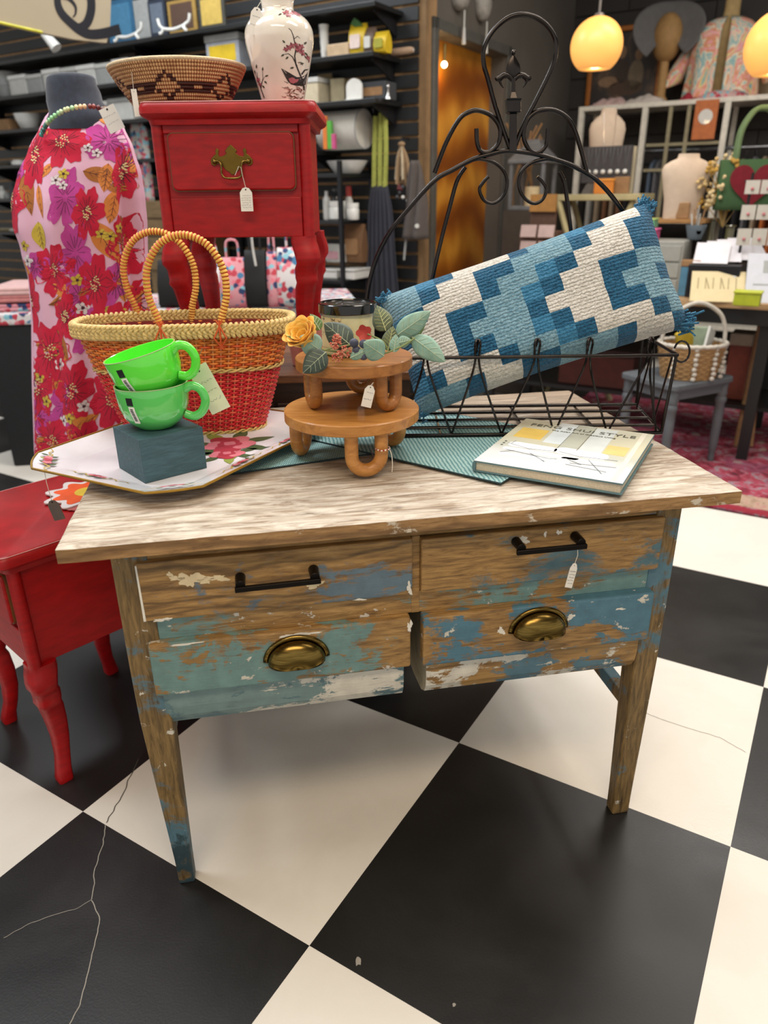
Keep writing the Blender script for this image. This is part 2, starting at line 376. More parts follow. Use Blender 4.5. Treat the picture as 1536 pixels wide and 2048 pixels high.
# ------------------------------------------------------------------ the baker's table
TH=.757; TA=Vector((-.479,.958,0)); TANG=rad(10.248); TU=Vector((cos(TANG),sin(TANG),0)); TV=Vector((-sin(TANG),cos(TANG),0))
def TT(s,t,z=TH): return TA+TU*s+TV*t+Vector((0,0,z))
tb=thing('bakers_table','weathered wooden table with worn blue paint, two drawers and two rounded bins','table',TA,TANG)
BLUE='#587c8b'; TEAL='#70928f'; WHT='#d9d4c6'; TAN=((.25,'#4a371f'),(.42,'#84643a'),(.55,'#a17d49'),(.75,'#bf9962'))
def topmat():
    t=NT('table_top_wood'); co=t.co('Object'); g=t.noise(t.co('Object',scale=(.8,15,1)),9,9,.66,.5); big=t.noise(t.co('Object',scale=(1,2.4,1)),4.5,4,.6,.5)
    c=t.ramp(g,((.26,'#6b5c4d'),(.42,'#8a7866'),(.54,'#a08e7a'),(.70,'#b3a38e'))); c=t.mix(t.ramp(big,((.38,.75),(.62,0))),c,t.mix(t.ramp(g,((.35,0),(.65,1))),'#6a5a4a','#a08b74'))
    sx=t.n('ShaderNodeSeparateXYZ'); t.l(co,sx.inputs[0]); edge=t.math('MULTIPLY',t.math('SUBTRACT',.30,sx.outputs[1]),.30)
    w1=t.math('ADD',t.noise(t.co('Object',scale=(1.6,9,1),loc=(3,1,0)),7,8,.7,1.0),edge); c=t.mix(t.ramp(w1,((.46,0),(.70,.85))),c,'#d8d1c4')
    w2=t.noise(t.co('Object',scale=(3,26,1),loc=(7,2,0)),12,6,.75); c=t.mix(t.ramp(w2,((.62,0),(.70,.7))),c,'#5a4d40')
    v=t.n('ShaderNodeTexVoronoi'); v.inputs['Scale'].default_value=5.5; t.l(t.co('Object',scale=(.8,1.5,1)),v.inputs['Vector']); c=t.mix(t.ramp(v.outputs['Distance'],((.02,.8),(.06,0))),c,'#40342a')
    t.color(c); t.pr(Roughness=.62); t.bump(t.math('ADD',g,t.math('MULTIPLY',w1,.6)),.7,.002); return t.m
top_m=topmat()
edge_m=wood('table_edge_wood',((.25,'#5a3f23'),(.5,'#a07b4e'),(.78,'#c29d6c')),(1.2,9,9),16,(('#d9cdb8',22,.66,.06,None,4),),.6,.6,rings=5,seed=2)
k=M(); L,D=1.107,.72; NX,NY=150,60
def topf(u,v):
    s=u*L; t=v*D; e=min(u,1-u)*L; g=min(v,1-v)*D
    n=noise.noise(Vector((s*9,t*60,1)))*.0007+noise.noise(Vector((s*30,t*30,4)))*.0004; dr=.0025*max(0,1-min(e,g)/.006)
    ws=noise.noise(Vector((s*12,0,7)))*.0022*(1 if g<.02 else 0)
    return (s+noise.noise(Vector((t*14,3,0)))*.002*(1 if e<.02 else 0), t+ws, TH+n-dr)
k.grid(topf,NX,NY)
rim=[topf(i/NX,0) for i in range(NX)]+[topf(1,j/NY) for j in range(NY)]+[topf(1-i/NX,1) for i in range(NX)]+[topf(0,1-j/NY) for j in range(NY)]
k.loft([[ (x,y,TH-.0245) for x,y,z in rim],[(x,y,TH-.022) for x,y,z in rim],[(x,y,z) for x,y,z in rim]],mi=1,cap=False); k.add([(x,y,TH-.0245) for x,y,z in rim],[tuple(reversed(range(len(rim))))],1)
k.obj('tabletop',[top_m,edge_m],tb,smooth=40)
LEGT=((.25,'#35281a'),(.42,'#64502f'),(.55,'#80673e'),(.75,'#9c7d4c'))
def tw(name,pts,seed,rings=0,ax=(1,9,9),gs=15,st=None): return wood(name,st or TAN,ax,gs,pts,.55,.5,rings=rings,seed=seed)
leg_m=tw('leg_wood',((BLUE,9,.535,.1,(0,0,-.16,.03),3),('#33484f',10,.60,.1,(0,0,-.9,.20),8),(WHT,40,.72,.03,None,5)),5,ax=(9,9,1),st=LEGT)
legR_m=tw('leg_wood_bluer',((BLUE,9,.50,.1,(0,0,.25,-.12),6),('#3a3a2c',10,.6,.12,(0,0,-.3,.05),4),(WHT,38,.72,.03,None,2)),9,ax=(9,9,1),st=LEGT)
def leg(s0,s1,f0,f1,t0,t1,back,mt):
    r=[]
    for z,q in ((0,1),(.06,.93),(.30,.30),(.40,.06),(.50,0),(TH-.0245,0)):
        a,b=lerp(s0,f0,q),lerp(s1,f1,q); c,d=(lerp(t0,t0+.004,q),lerp(t1,t1-.018,q)) if not back else (lerp(t0,t0+.018,q),t1)
        r.append([(a,c,z),(b,c,z),(b,d,z),(a,d,z)])
    M().loft(r).obj('leg',mt,tb,bevel=.004)
leg(.063,.118,.083,.113,.0445,.096,False,leg_m); leg(.982,1.030,.984,1.022,.0445,.096,False,legR_m)
leg(.063,.116,.083,.113,.64,.69,True,leg_m); leg(.984,1.030,.984,1.022,.64,.69,True,legR_m)
# apron, rails, sides
rail_m=tw('rail_wood',((TEAL,8,.50,.08,(.1,0,0,-.05),7),(WHT,45,.69,.03,None,3)),11)
dark_m=tw('inner_wood',((BLUE,5,.60,.1,None,4),),13)
y=.0475
M().bb((.116,y,.703),(.984,y+.02,TH-.0245)).obj('top_rail',dark_m,tb,bevel=.002)
M().bb((.116,y,.556),(.984,y+.022,.598)).obj('middle_rail',rail_m,tb,bevel=.0015)
M().bb((.541,y-.001,.556),(.556,y+.022,.703)).obj('divider',dark_m,tb,bevel=.0015)
M().bb((.07,.09,.42),(.09,.64,TH-.0245)).obj('side_panel',dark_m,tb); M().bb((1.008,.09,.42),(1.026,.64,TH-.0245)).obj('side_panel',dark_m,tb)
M().bb((.116,.655,.38),(.984,.675,TH-.0245)).obj('back_panel',dark_m,tb)
for s in (.088,1.0): M().bb((s-.013,.085,.262),(s+.013,.65,.292)).obj('stretcher',legR_m,tb,bevel=.003)
# drawers
iron=plain('handle_iron','#17110d',.42,.7)
drw1=tw('drawer_oak',(('#647a88',9,.575,.08,None,2),),21,rings=11,gs=12); drw2=tw('drawer_oak_blue',(('#55757f',8,.555,.1,(.25,0,0,-.19),5),),23,gs=18)
brass=NT('antique_brass'); 
_w=brass.co('Object',scale=(1,1,14)); brass.color(brass.ramp(brass.noise(_w,30,3),((.3,'#5f4c24'),(.7,'#8d763f')))); brass.pr(Metallic=1.0,Roughness=.26); brass=brass.m
putty=plain('dried_putty','#d8c7a2',.8,bump=.3,bs=150); flake=plain('white_paint_flake','#dedace',.7)
def blob(m_,cx,cz,r,y,sd,ax=1,az=1,n=26):
    rn=random.Random(sd); ph=[rn.random()*6 for _ in range(5)]
    P=[]
    for q in range(n):
        a=TAU*q/n; rr=r*(.72+.2*sin(2*a+ph[0])+.16*sin(3*a+ph[1])+.12*sin(5*a+ph[2])+.10*sin(9*a+ph[3])+.08*sin(13*a+ph[4])); P.append((cx+rr*ax*cos(a),cz+rr*az*sin(a)))
    m_.prism(P,y,y-.0008,fn=lambda x,z,yy:(x,yy,z))
def smear(parent,mt,*q):
    b=M(); blob(b,*q); return b.obj('paint_smear',mt,parent)
def drawer(s0,s1,z0,z1,mt,hx0,hx1,hz,blobs,drop):
    d=M().bb((s0,.036,z0),(s1,.06,z1)).obj('drawer',mt,tb,bevel=.003)
    h=M(); yh=.006
    for x,dz in ((hx0,0),(hx1,drop)): h.cyl((x,.036,hz+dz),(x,yh,hz+dz),.0085,.0078,16); 
    h.box(((hx0+hx1)/2,yh-.001,hz+drop/2-.006),(math.hypot(hx1-hx0,drop)+.018,.007,.009),ry=-math.atan2(drop,hx1-hx0)); h.obj('bar_handle',iron,d,smooth=40,bevel=.0012)
    if blobs:
        for q in blobs: smear(d,putty if len(blobs)>3 else flake,*q)
drawer(.099,.541,.5985,.7035,drw1,.2575,.375,.664,[(.180,.668,.023,.036,4,1,.8),(.159,.672,.011,.036,9,1.3,.5),(.203,.664,.012,.036,2,1.4,.6),(.150,.680,.006,.036,11),(.225,.665,.011,.036,12,1.5,.7),(.375,.636,.012,.036,15,1.6,.6)],.0015)
drawer(.556,.995,.5985,.7005,drw2,.720,.826,.682,[(.733,.683,.010,.036,5,1.5,.8),(.772,.690,.004,.036,6,1,1.4),(.797,.691,.006,.036,7)],.0)
M().prism([(.0995,.600),(.1035,.600),(.102,.70),(.0995,.70)],.0358,.0349,fn=lambda x,z,q:(x,q,z)).obj('paint_smear',flake,tb)
for q in ((.128,.6005,.010,.0352,31,1.8,.35),(.535,.612,.012,.0352,33,.45,1.3),(.45,.6,.006,.0352,34,2,.4)): smear(tb,flake,*q)
# bins: board front over a rounded body
def bin_(s0,s1,mf,mb,px,dt,side_m):
    b=M().bb((s0,.030-dt,.4555),(s1,.052,.5565)).obj('bin',mf,tb,bevel=.004)
    prof=[(.052,.556),(.043,.47),(.043,.420),(.046,.400),(.056,.382),(.080,.368),(.14,.360),(.36,.356),(.50,.38),(.58,.42),(.61,.48),(.62,.556)]
    i0,i1=s0+.010,s1-.010; body=M(); n=len(prof)
    outer=[(t-dt*.5,z) for t,z in prof]
    for i in range(n-1):
        (t0,z0),(t1,z1)=outer[i],outer[i+1]; body.add([(i0,t0,z0),(i1,t0,z0),(i1,t1,z1),(i0,t1,z1)],[(0,1,2,3)])
    for x,fl in ((i0,0),(i1,1)):
        P=[(x,t,z) for t,z in outer]; body.add(P,[tuple(range(n)) if fl else tuple(reversed(range(n)))],1)
    body.obj('bin_body',[mb,side_m],b,smooth=30)
    # cup pull
    cx,cz,wd,ht=px; c=M(); y0=.030-dt
    def cup(u,v):
        a=PI*u; e=v*PI/2; rr=cos(e); return (cx+wd*cos(a)*(.30+.70*rr) if v<1 else cx, y0-.004-.026*sin(e)**.8, cz+ht*sin(a)*(.12+.88*rr)-.004*sin(e))
    c.grid(cup,24,10); c.grid(lambda u,v:(cx+(wd+.007*v)*cos(PI*u),y0-.004+.0035*v,cz+(ht+.007*v)*sin(PI*u)),24,1)
    c.obj('cup_pull',brass,b,smooth=60).modifiers.new('th','SOLIDIFY').thickness=.0016
    return b
pal=plain('bare_bin_side','#a39a83',.7,var=.2)
bf1=tw('bin_front_teal',((TEAL,8,.50,.07,(-.50,0,-.5,.47),3),('#9a7743',12,.60,.05,None,7),(WHT,30,.70,.03,None,6)),31)
bf2=tw('bin_front_blue',(('#527d90',6.5,.52,.05,(.36,0,0,-.22),2),(WHT,30,.72,.03,None,9)),37)
bb1=tw('bin_body_white',(('#76908f',6,.30,.05,None,3),(WHT,9,.52,.03,(.75,0,-1.2,.26),5),('#5f7d84',11,.58,.03,(.4,0,0,-.1),9)),41)
bb2=tw('bin_body_brown',((BLUE,7,.56,.05,None,4),(WHT,9,.50,.03,(-.75,0,-.3,.68),2)),43,gs=8)
b1=bin_(.100,.537,bf1,bb1,(.338,.501,.049,.040),0,pal); b2=bin_(.558,.990,bf2,bb2,(.769,.506,.049,.040),.004,pal)
for q in ((.345,.548,.012,.0305,51,3.2,.35),(.305,.53,.012,.0305,52,.5,1),(.16,.553,.008,.0305,54,5,.25),(.535,.54,.01,.0305,55,.5,1.6)): smear(b1,flake,*q)
for q in ((.70,.512,.010,.0265,61,.8,1),(.83,.525,.010,.0265,62,1,.7),(.925,.530,.008,.0265,64,1.4,.4)): smear(b2,flake,*q)
# ------------------------------------------------------------------ things on the table
def rebase(o,p):
    p=Vector(p); o.location=p
    for c in o.children: c.location=Vector(c.location)-p
    return o
string_w=plain('white_string','#d8d2c4',.8); tag_w=plain('tag_paper','#e6e3da',.8,var=.04); ink=plain('tag_ink','#5b5f6b',.9)
def price_tag(label, top, pts, w, h, ang=0, mt=None, face=(0,-1,0), lines=5, stringm=None, tip=True):
    """a hanging price tag: string through pts (world), card below the last point"""
    t=thing('price_tag',label,'price tag'); a=Vector(pts[-1]); f=Vector(face).normalized(); x=Vector((0,0,1)).cross(f)*-1; x.normalize(); zz=x.cross(f)*-1
    if zz.z<0: zz=-zz
    q=Matrix.Rotation(ang,3,f); x=q@x; zz=q@zz
    M().tube(pts,.0006,5).obj('string',stringm or string_w,t)
    P=[(-w/2,-h),(w/2,-h),(w/2,-.22*h),(.26*w,-.04*h),(0,.0),(-.26*w,-.04*h),(-w/2,-.22*h)] if tip else [(-w/2,-h),(w/2,-h),(w/2,0),(-w/2,0)]
    pl=lambda u,v,o:a+x*u+zz*v+f*o
    M().prism(P,0,.0007,fn=pl).obj('card',mt or tag_w,t)
    rn=random.Random(sum(map(ord,label))%999)
    if lines:
        k=M()
        for i in range(lines):
            yy=-h*(.34+.6*i/lines); xx=-w*.36
            while xx<w*.30:
                L=w*(.08+.12*rn.random()); k.stroke([(xx+L*j/4,yy+(rn.random()-.5)*h*.05) for j in range(5)],.0005,pl,.0010,sub=1); xx+=L+w*.05
        tag(k.obj('handwriting',ink,t),kind='stuff')
    M().lathe([(.0001,0),(w*.06,0)],10,fn=lambda p:a+x*p.x+zz*(p.y-h*.1)+f*.001).obj('hole',plain('hole_dark','#222222',.9),t)
    return rebase(t,a)

# ---- teal woven mats
def matm():
    t=NT('teal_woven_mat'); co=t.co('Object'); ch=t.n('ShaderNodeTexWave',bands_direction='X'); ch.inputs['Scale'].default_value=95; ch.inputs['Distortion'].default_value=1.5; ch.inputs['Detail'].default_value=2; t.l(co,ch.inputs[0])
    d=t.n('ShaderNodeTexWave',bands_direction='DIAGONAL'); d.inputs['Scale'].default_value=60; d.inputs['Distortion'].default_value=2; t.l(co,d.inputs[0])
    n=t.math('MULTIPLY',ch.outputs[0],d.outputs[0]); b=t.math('ADD',n,t.math('MULTIPLY',t.noise(t.co('Object',scale=(3,40,1)),9,3),.55))
    t.color(t.ramp(b,((.2,'#3d6c70'),(.5,'#6e9c9e'),(.8,'#b5d0cd')))); t.pr(Roughness=.8); t.bump(b,.6,.0015); return t.m
mat_m=matm(); pipe_m=plain('mat_edge_dark','#22373b',.8)
def placemat(label,c,w,h,ang,z):
    p=TT(c[0],c[1],TH+z); t=thing('placemat',label,'placemat',p,TANG+ang)
    M().bb((-w/2,-h/2,.0004),(w/2,h/2,.0026)).obj('woven_cloth',mat_m,t); e=.0014
    M().tube([(-w/2,-h/2,e),(w/2,-h/2,e),(w/2,h/2,e),(-w/2,h/2,e)],.0016,6,closed=True).obj('edge_binding',pipe_m,t)
a=rad(12); c0=Vector((.535,.320)); d=Vector((cos(a),sin(a))); n=Vector((-sin(a),cos(a))); c=c0-d*.22+n*.16
placemat('teal woven placemat under the white tray and the wooden riser',(c.x,c.y),.44,.32,a,.0008)
a=rad(-47); c0=Vector((.712,.103)); d=Vector((cos(a),sin(a))); n=Vector((-sin(a),cos(a))); c=c0-d*.225+n*.165
placemat('teal woven placemat under the hardback book and the wire basket',(c.x,c.y),.45,.33,a,.0034)

# ---- tole tray
TRZ=TANG+rad(52); tc=TT(.165,.414,TH+.0068)
tray=thing('serving_tray','white painted metal tray with gold rim and flower motifs','tray',tc,TRZ)
enam=plain('white_enamel','#dddde4',.22,var=.03,coat=.4); gold=plain('gold_rim_paint','#a8822f',.35,.6)
def trayring(hx,hy,cl,n=6):      # clipped-corner outline with softly waved clips
    P=[]
    for sx,sy in ((1,1),(-1,1),(-1,-1),(1,-1)):
        a=Vector((sx*hx,sy*(hy-cl))); b=Vector((sx*(hx-cl),sy*hy)); 
        if sx*sy<0: a,b=b,a
        dn=(b-a).normalized(); nn=Vector((dn.y,-dn.x))
        for k in range(n+1):
            u=k/n; P.append(tuple(a.lerp(b,u)+nn*(.005*sin(PI*u))))
    return P
k=M(); rr=[trayring(.190,.137,.050),trayring(.195,.142,.050),trayring(.205,.152,.052),trayring(.245,.192,.064),trayring(.2525,.200,.066)]
zz=[.0018,.0018,.006,.0165,.0195]
k.loft([[(x,y,z) for x,y in r] for r,z in zip(rr,zz)],cap=False); n=len(rr[0]); k.add([(x,y,.0018) for x,y in rr[0]],[tuple(range(n))])
k.loft([[(x,y,z-.0018) for x,y in r] for r,z in zip(reversed(rr),reversed(zz))],cap=False); k.add([(x,y,0) for x,y in rr[0]],[tuple(reversed(range(n)))])
k.obj('tray_pan',enam,tray,smooth=35)
M().tube([(x,y,.0192) for x,y in trayring(.2530,.2005,.066)],.0022,6,closed=True).obj('gold_edge',gold,tray,smooth=60)
def trsurf(x,y,o):               # height of the pan at a local point
    m=max(abs(x)-.195,abs(y)-.142,(abs(x)+abs(y)-.287)*.707); z=.0018 if m<0 else (.0018+m*.42 if m<.010 else .006+(m-.01)*.2625)
    return (x,y,z+.0004+o)
rose=plain('print_rose','#c9737f',.4); rosed=plain('print_rose_deep','#a63848',.4); leafp=plain('print_leaf','#3f5a3a',.4); leafl=plain('print_leaf_light','#8a9a4c',.4); goldp=plain('print_gold','#b39a45',.4); lav=plain('print_lavender','#8c8aa8',.4)
def petal_poly(cx,cy,r,n,ph=0,depth=.25,pts=40): return [(cx+r*(1-depth+depth*abs(cos(n*a/2+ph)))*cos(a),cy+r*(1-depth+depth*abs(cos(n*a/2+ph)))*sin(a)) for a in [TAU*i/pts for i in range(pts)]]
def leaf_poly(x,y,L,w,ang,n=9):
    P=[]
    for s in (1,-1):
        for i in range(n+1):
            t=i/n; t=t if s>0 else 1-t; q=s*w*sin(PI*t**.8)*.5; P.append((x+L*t*cos(ang)-q*sin(ang),y+L*t*sin(ang)+q*cos(ang)))
    return P
def trayflower(cx,cy,r):
    k=M()
    for i in range(7): k.fan(leaf_poly(cx+r*.6*cos(i*.9+.3),cy+r*.6*sin(i*.9+.3),r*1.25,r*.55,i*.9+.3),trsurf,.0002,2,mi=2+(i%3==1))
    for i in range(5): k.fan(petal_poly(cx+r*.5*cos(i*1.26),cy+r*.5*sin(i*1.26),r*.55,3,i),trsurf,.0004+.00008*i,2,mi=i%2)
    k.fan(petal_poly(cx,cy,r*.5,5),trsurf,.001,2,mi=1); k.fan(petal_poly(cx,cy,r*.26,4),trsurf,.0012,2,mi=0)
    k.obj('painted_rose',[rose,rosed,leafp,leafl],tray)
trayflower(.055,-.062,.052); trayflower(.005,-.095,.035)
def garland(cx,cy,ang,L=.13):
    k=M(); c,s=cos(ang),sin(ang); f=lambda u,v:(cx+u*c-v*s,cy+u*s+v*c)
    for sg in (1,-1): k.stroke([f(sg*(.015+L/2*i/12),.006*sin(i*1.3)*(1-i/16)) for i in range(12)],(.004,.0015),trsurf,.0008,mi=4)
    for i in range(6): k.fan(leaf_poly(*f(-.026+.0105*i,.003*(1 if i%2 else -1)),.016,.008,ang+(1 if i%2 else -1)*.9),trsurf,.0008+.0001*i,2,mi=2+(i==3))
    for u in (-.013,0,.013): k.fan(petal_poly(*f(u,.001),.0085,5),trsurf,.0018+(u==0)*.0004,2,mi=0 if u else 1)
    k.obj('painted_garland',[rose,rosed,leafp,leafl,goldp],tray)
garland(-.205,-.150,rad(-45),.12); garland(-.205,.150,rad(45),.12); garland(.10,-.172,0,.12); garland(-.21,.02,rad(90),.14); garland(-.05,-.172,rad(2),.12); garland(.22,-.14,rad(45),.1)

# ---- blue block and mugs
F=onz(278,881,.845); Rr=onz(405,853,.845); Ll=onz(206,855,.845); bz=TH+.0088
rot=math.atan2((Rr-F).y,(Rr-F).x); bw=(Rr-F).length; bd=.112; bh=.845-bz
slate=wood('slate_blue_paint',((.3,'#2a444c'),(.5,'#35525b'),(.75,'#42626b')),(2,14,14),12,(),.6,.35,seed=4)
blk=thing('display_block','slate blue painted wooden block under the green mugs','block',(F.x,F.y,bz),rot)
M().bb((0,0,0),(bw,bd,bh)).obj('block',slate,blk,bevel=.0012)
cm=Vector((F.x,F.y,0))+Matrix.Rotation(rot,3,'Z')@Vector((.064,.062,0))
def glaze(name,c,c2):
    t=NT(name); co=t.co('Object'); t.color(t.mix(t.ramp(t.noise(co,6,2),((.3,0),(.7,1))),c,c2)); t.pr(Roughness=.12); t.b.inputs['Coat Weight'].default_value=.6; return t.m
lime=glaze('lime_glaze','#4fbf56','#62cb66'); lime2=glaze('lime_glaze_bright','#55e238','#68ea4c'); clay=plain('bare_rim','#a9b585',.5)
stick_b=plain('sticker_black','#15151a',.4); stick_w=plain('sticker_white','#e4e4de',.5); barc=plain('barcode_ink','#2a2a2a',.6)
def mug(label,mt,base,rot3,hang):
    t=thing('mug',label,'mug',base,rot=rot3,group='green mugs on the blue block'); h=.078; prof=[(.030,.0),(.033,.001),(.036,.004),(.046,.011),(.055,.023),(.0605,.040),(.0625,.058),(.0632,h-.001),(.0626,h+.0008),(.0606,h),(.0598,.058),(.0575,.04),(.051,.022),(.036,.009),(.0001,.006)]
    M().lathe(prof,56).obj('bowl',mt,t,smooth=60)
    M().tube([(.0632*cos(TAU*i/56),.0632*sin(TAU*i/56),h) for i in range(56)],.0007,6,closed=True).obj('rim_line',clay,t)
    c,s=cos(hang),sin(hang); hp=smoothpath([(x*c,x*s,z) for x,z in ((.060,.066),(.074,.073),(.090,.066),(.0965,.047),(.088,.027),(.072,.018),(.056,.022))],6)
    M().tube(hp,.0064,12,flat=1.25).obj('handle',mt,t,smooth=80)
    R0=lambda z:.0605 if z<.045 else .0622
    a0=rad(-112)
    def sf(u,v,o):                                       # u along the circumference (m), v height
        r=[.0555+(.0615-.0555)*min(max((v-.022)/.022,0),1),.0632][v>.046]+o+.0006
        if v>.044: r=lerp(.0612,.0634,min((v-.044)/.03,1))+o+.0003
        q=a0+u/.062; return (r*cos(q),r*sin(q),v)
    M().fan([(-.007,.052),(.006,.052),(.006,.066),(-.007,.066)],sf,.0002).obj('black_sticker',stick_b,t)
    k=M(); k.grid(lambda u,v:sf(lerp(-.005,.007,u)+(1-v)*.004,lerp(.020,.0505,v),.0002),3,8); k.obj('barcode_label',stick_w,t)
    rn=random.Random(3); k=M(); z=.024
    while z<.046:
        q=.0006+.0011*rn.random(); k.grid(lambda u,v:sf(lerp(-.0025,.0035,u)+(.0505-lerp(z,z+q,v))/.03*.004,lerp(z,z+q,v),.0005),2,1); z+=q+.0007
    tag(k.obj('barcode',barc,t),kind='stuff'); return t
mug('lower bright green mug sitting on the slate blue block',lime,(cm.x,cm.y,.845),(0,rad(-1.5),0),rad(-8))
mug('upper lime green mug tilted inside another green mug',lime2,(cm.x+.004,cm.y+.004,.845+.0585),(rad(3),rad(-14),0),rad(-10))
hp=Vector((cm.x+.085,cm.y-.002,.95)); 
price_tag('cream price tag on a cord behind the green mug handles',None,[hp+Vector((.004,.03,.028)),hp+Vector((-.004,.022,.012)),hp+Vector((-.010,.028,-.004))],.038,.090,rad(24),plain('cream_card','#d9dcc0',.8,var=.05),lines=3,stringm=plain('green_cord','#5d6b4c',.8),tip=False)

# ---- woven tote
tz=TH+.0092; tote=thing('woven_basket','woven tote basket, red below and orange above, with two wrapped handles','basket',(-.405,1.545,tz),rad(5))
HT=.222
_tl=[0.0]
def _tp(a,hx=.18,hy=.08,e=.7): c,s=cos(a),sin(a); return Vector((hx*math.copysign(abs(c)**e,c),hy*math.copysign(abs(s)**e,s)))
for _i in range(2000): _tl.append(_tl[-1]+(_tp(TAU*(_i+1)/2000)-_tp(TAU*_i/2000)).length)
def _arc(u):
    import bisect
    x=(u%1.0)*_tl[-1]; i=min(max(bisect.bisect_right(_tl,x)-1,0),1999); return TAU*(i+(x-_tl[i])/max(_tl[i+1]-_tl[i],1e-9))/2000
def tq(u,zf,o=0):                                       # oval section: u = share of the outline, zf height fraction
    hx=lerp(.143,.214,zf**.9)+o; hy=lerp(.064,.098,zf)+o; a=_arc(u); c,s=cos(a),sin(a); e=.7
    return (hx*math.copysign(abs(c)**e,c),hy*math.copysign(abs(s)**e,s),HT*zf)
straw_r=plain('straw_red','#c9202b',.45,var=.25,vs=80); straw_o=plain('straw_orange','#d97d34',.45,var=.3,vs=90); straw_y=plain('straw_natural','#c9a968',.5,var=.25,vs=120); straw_p=plain('straw_peach','#e3a878',.5); straw_oo=plain('straw_deep_orange','#cc5424',.45)
NS=64
def weave(name,z0,z1,rows,m0,m1,rad_):
    for part,mt,par in ((name,m0,0),(name,m1,1)):
        k=M()
        for r in range(rows):
            zf=lerp(z0,z1,(r+.5)/rows)
            if par==1 and r%4!=1: continue
            if par==0 and r%4==1: continue
            k.tube([tq(i/(NS*3),zf,.0028*cos(PI*(i/3)+PI*r)) for i in range(NS*3)],rad_,5,closed=True)
        tag(k.obj(part,mt,tote,smooth=80),kind='stuff')
weave('red_weave',.02,.60,30,straw_r,plain('straw_red_light','#da5340',.45),.0024)
weave('orange_weave',.63,.955,15,straw_o,straw_oo,.0026)
k=M()
for i in range(NS): k.tube([tq(i/NS,zf,.0) for zf in (0,.25,.5,.75,.97)],.0016,4)
tag(k.obj('stakes',straw_p,tote),kind='stuff')
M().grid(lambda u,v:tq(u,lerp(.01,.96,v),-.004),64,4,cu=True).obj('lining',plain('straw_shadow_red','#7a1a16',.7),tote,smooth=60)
M().loft([[tq(i/64,.02,-.003) for i in range(64)],[tuple(Vector(tq(i/64,.035,-.003))) for i in range(64)]]).obj('base',straw_y,tote)
for zf,mt in ((.012,straw_y),(.615,straw_y)):
    k=M()
    for ph in (0,PI): k.tube([Vector(tq(i/300,zf,.004+.002*cos(i*.5+ph)))+Vector((0,0,.0025*sin(i*.5+ph))) for i in range(300)],.0022,5,closed=True)
    k.obj('cord_band',mt,tote,smooth=80)
k=M()
for s in range(3):
    for q in (-.0022,.0022):
        k.tube([Vector(tq(i/840,.985,.005+.0055*sin(2*(i*TAU/24+s*TAU/3))))+Vector((0,0,.0090*sin(i*TAU/24+s*TAU/3)+q*1.3)) for i in range(840)],.0040,6,closed=True)
k.obj('braided_rim',plain('straw_rim','#cdb274',.5,var=.3,vs=160),tote,smooth=80)
def wrap_handle(xc,y):
    base=HT-.012; hp=smoothpath([(xc+x,y*(1-.10*min(z,.18)/.18)+(0),base+z) for x,z in ((-.055,-.005),(-.060,.03),(-.073,.075),(-.070,.125),(-.043,.168),(0,.184),(.043,.168),(.070,.125),(.073,.075),(.060,.03),(.055,-.005))],22)
    r=[.0064+.0010*(1 if i%3 else -.6) for i in range(len(hp))]
    h=M().tube(hp,r,10,mif=lambda i:[0,0,1][i%3]).obj('handle',[plain('wrap_yellow','#e0ac4c',.45,var=.2,vs=90),plain('wrap_orange_red','#b5461c',.5)],tote,smooth=60)
    for sg in (-1,1):
        k=M(); X=xc+sg*.056
        for q in (-1,0,1): k.tube([(X+q*.006,y-.010 if y<0 else y+.010,base+.030),(X-q*.012,(y-.014) if y<0 else y+.014,base-.004),(X+q*.003,y-.009 if y<0 else y+.009,base-.026)],.0018,5)
        k.obj('lashing',straw_oo,h)
wrap_handle(.026,-.098); wrap_handle(-.058,.098)

# ---- wooden risers
beech=wood('honey_wood',((.25,'#8f5a24'),(.5,'#b37a3a'),(.78,'#c9924e')),(1.5,9,9),9,(),.42,.12,coat=.15,seed=6)
beech2=wood('honey_wood_dark',((.25,'#7a491b'),(.5,'#9c642d'),(.78,'#b57b3e')),(1.5,9,9),9,(),.42,.12,coat=.15,seed=8)
def riser(label,c,z,r,th,h,legr,tr,angs,uw,mt):
    t=thing('wooden_riser',label,'riser',(c[0],c[1],z),group='round wooden risers')
    M().lathe([(.001,h-th),(r-.002,h-th),(r,h-th+.002),(r,h-.002),(r-.002,h),(.001,h)],72).obj('round_top',mt,t,smooth=30)
    for a in angs:
        P=[]; cx,cy=legr*cos(a),legr*sin(a); tx,ty=-sin(a),cos(a); hw=uw/2-tr; b=h-th
        for i in range(15):
            q=PI*i/14; P.append((-hw*cos(q),tr+hw-hw*sin(q)))
        P=[(-hw,b)]+P+[(hw,b)]
        M().tube([(cx+tx*u,cy+ty*u,v) for u,v in P],tr,14).obj('loop_leg',mt,t,smooth=60)
    return t
r1z=TH+.0034
riser('larger lower round wooden riser standing on the bakers table',(-.058,1.332),r1z,.1255,.021,.862-r1z,.103,.0122,[rad(x) for x in (-74,46,166)],.079,beech)
riser('smaller upper round wooden riser carrying the lidded candle',(-.052,1.350),.8622,.1075,.021,.0925,.080,.0115,[rad(x) for x in (-38,82,200)],.066,beech2)
price_tag('small white tag tied to the upper wooden riser leg',None,[(-.018,1.262,.918),(-.016,1.258,.925),(-.020,1.256,.921)],.018,.040,rad(-14),lines=2)
k=M(); c=Vector((-.001,1.236,.812)); 
tw_=thing('bakers_twine','red and white twine tied around the riser leg','string',c); 
M().tube([(.0126*cos(TAU*i/24),.0126*sin(TAU*i/24),.0006*sin(i)) for i in range(24)],.0013,6,closed=True,mif=lambda i:i%2).obj('loop',[plain('twine_red','#8f2b2b',.8),string_w],tw_)
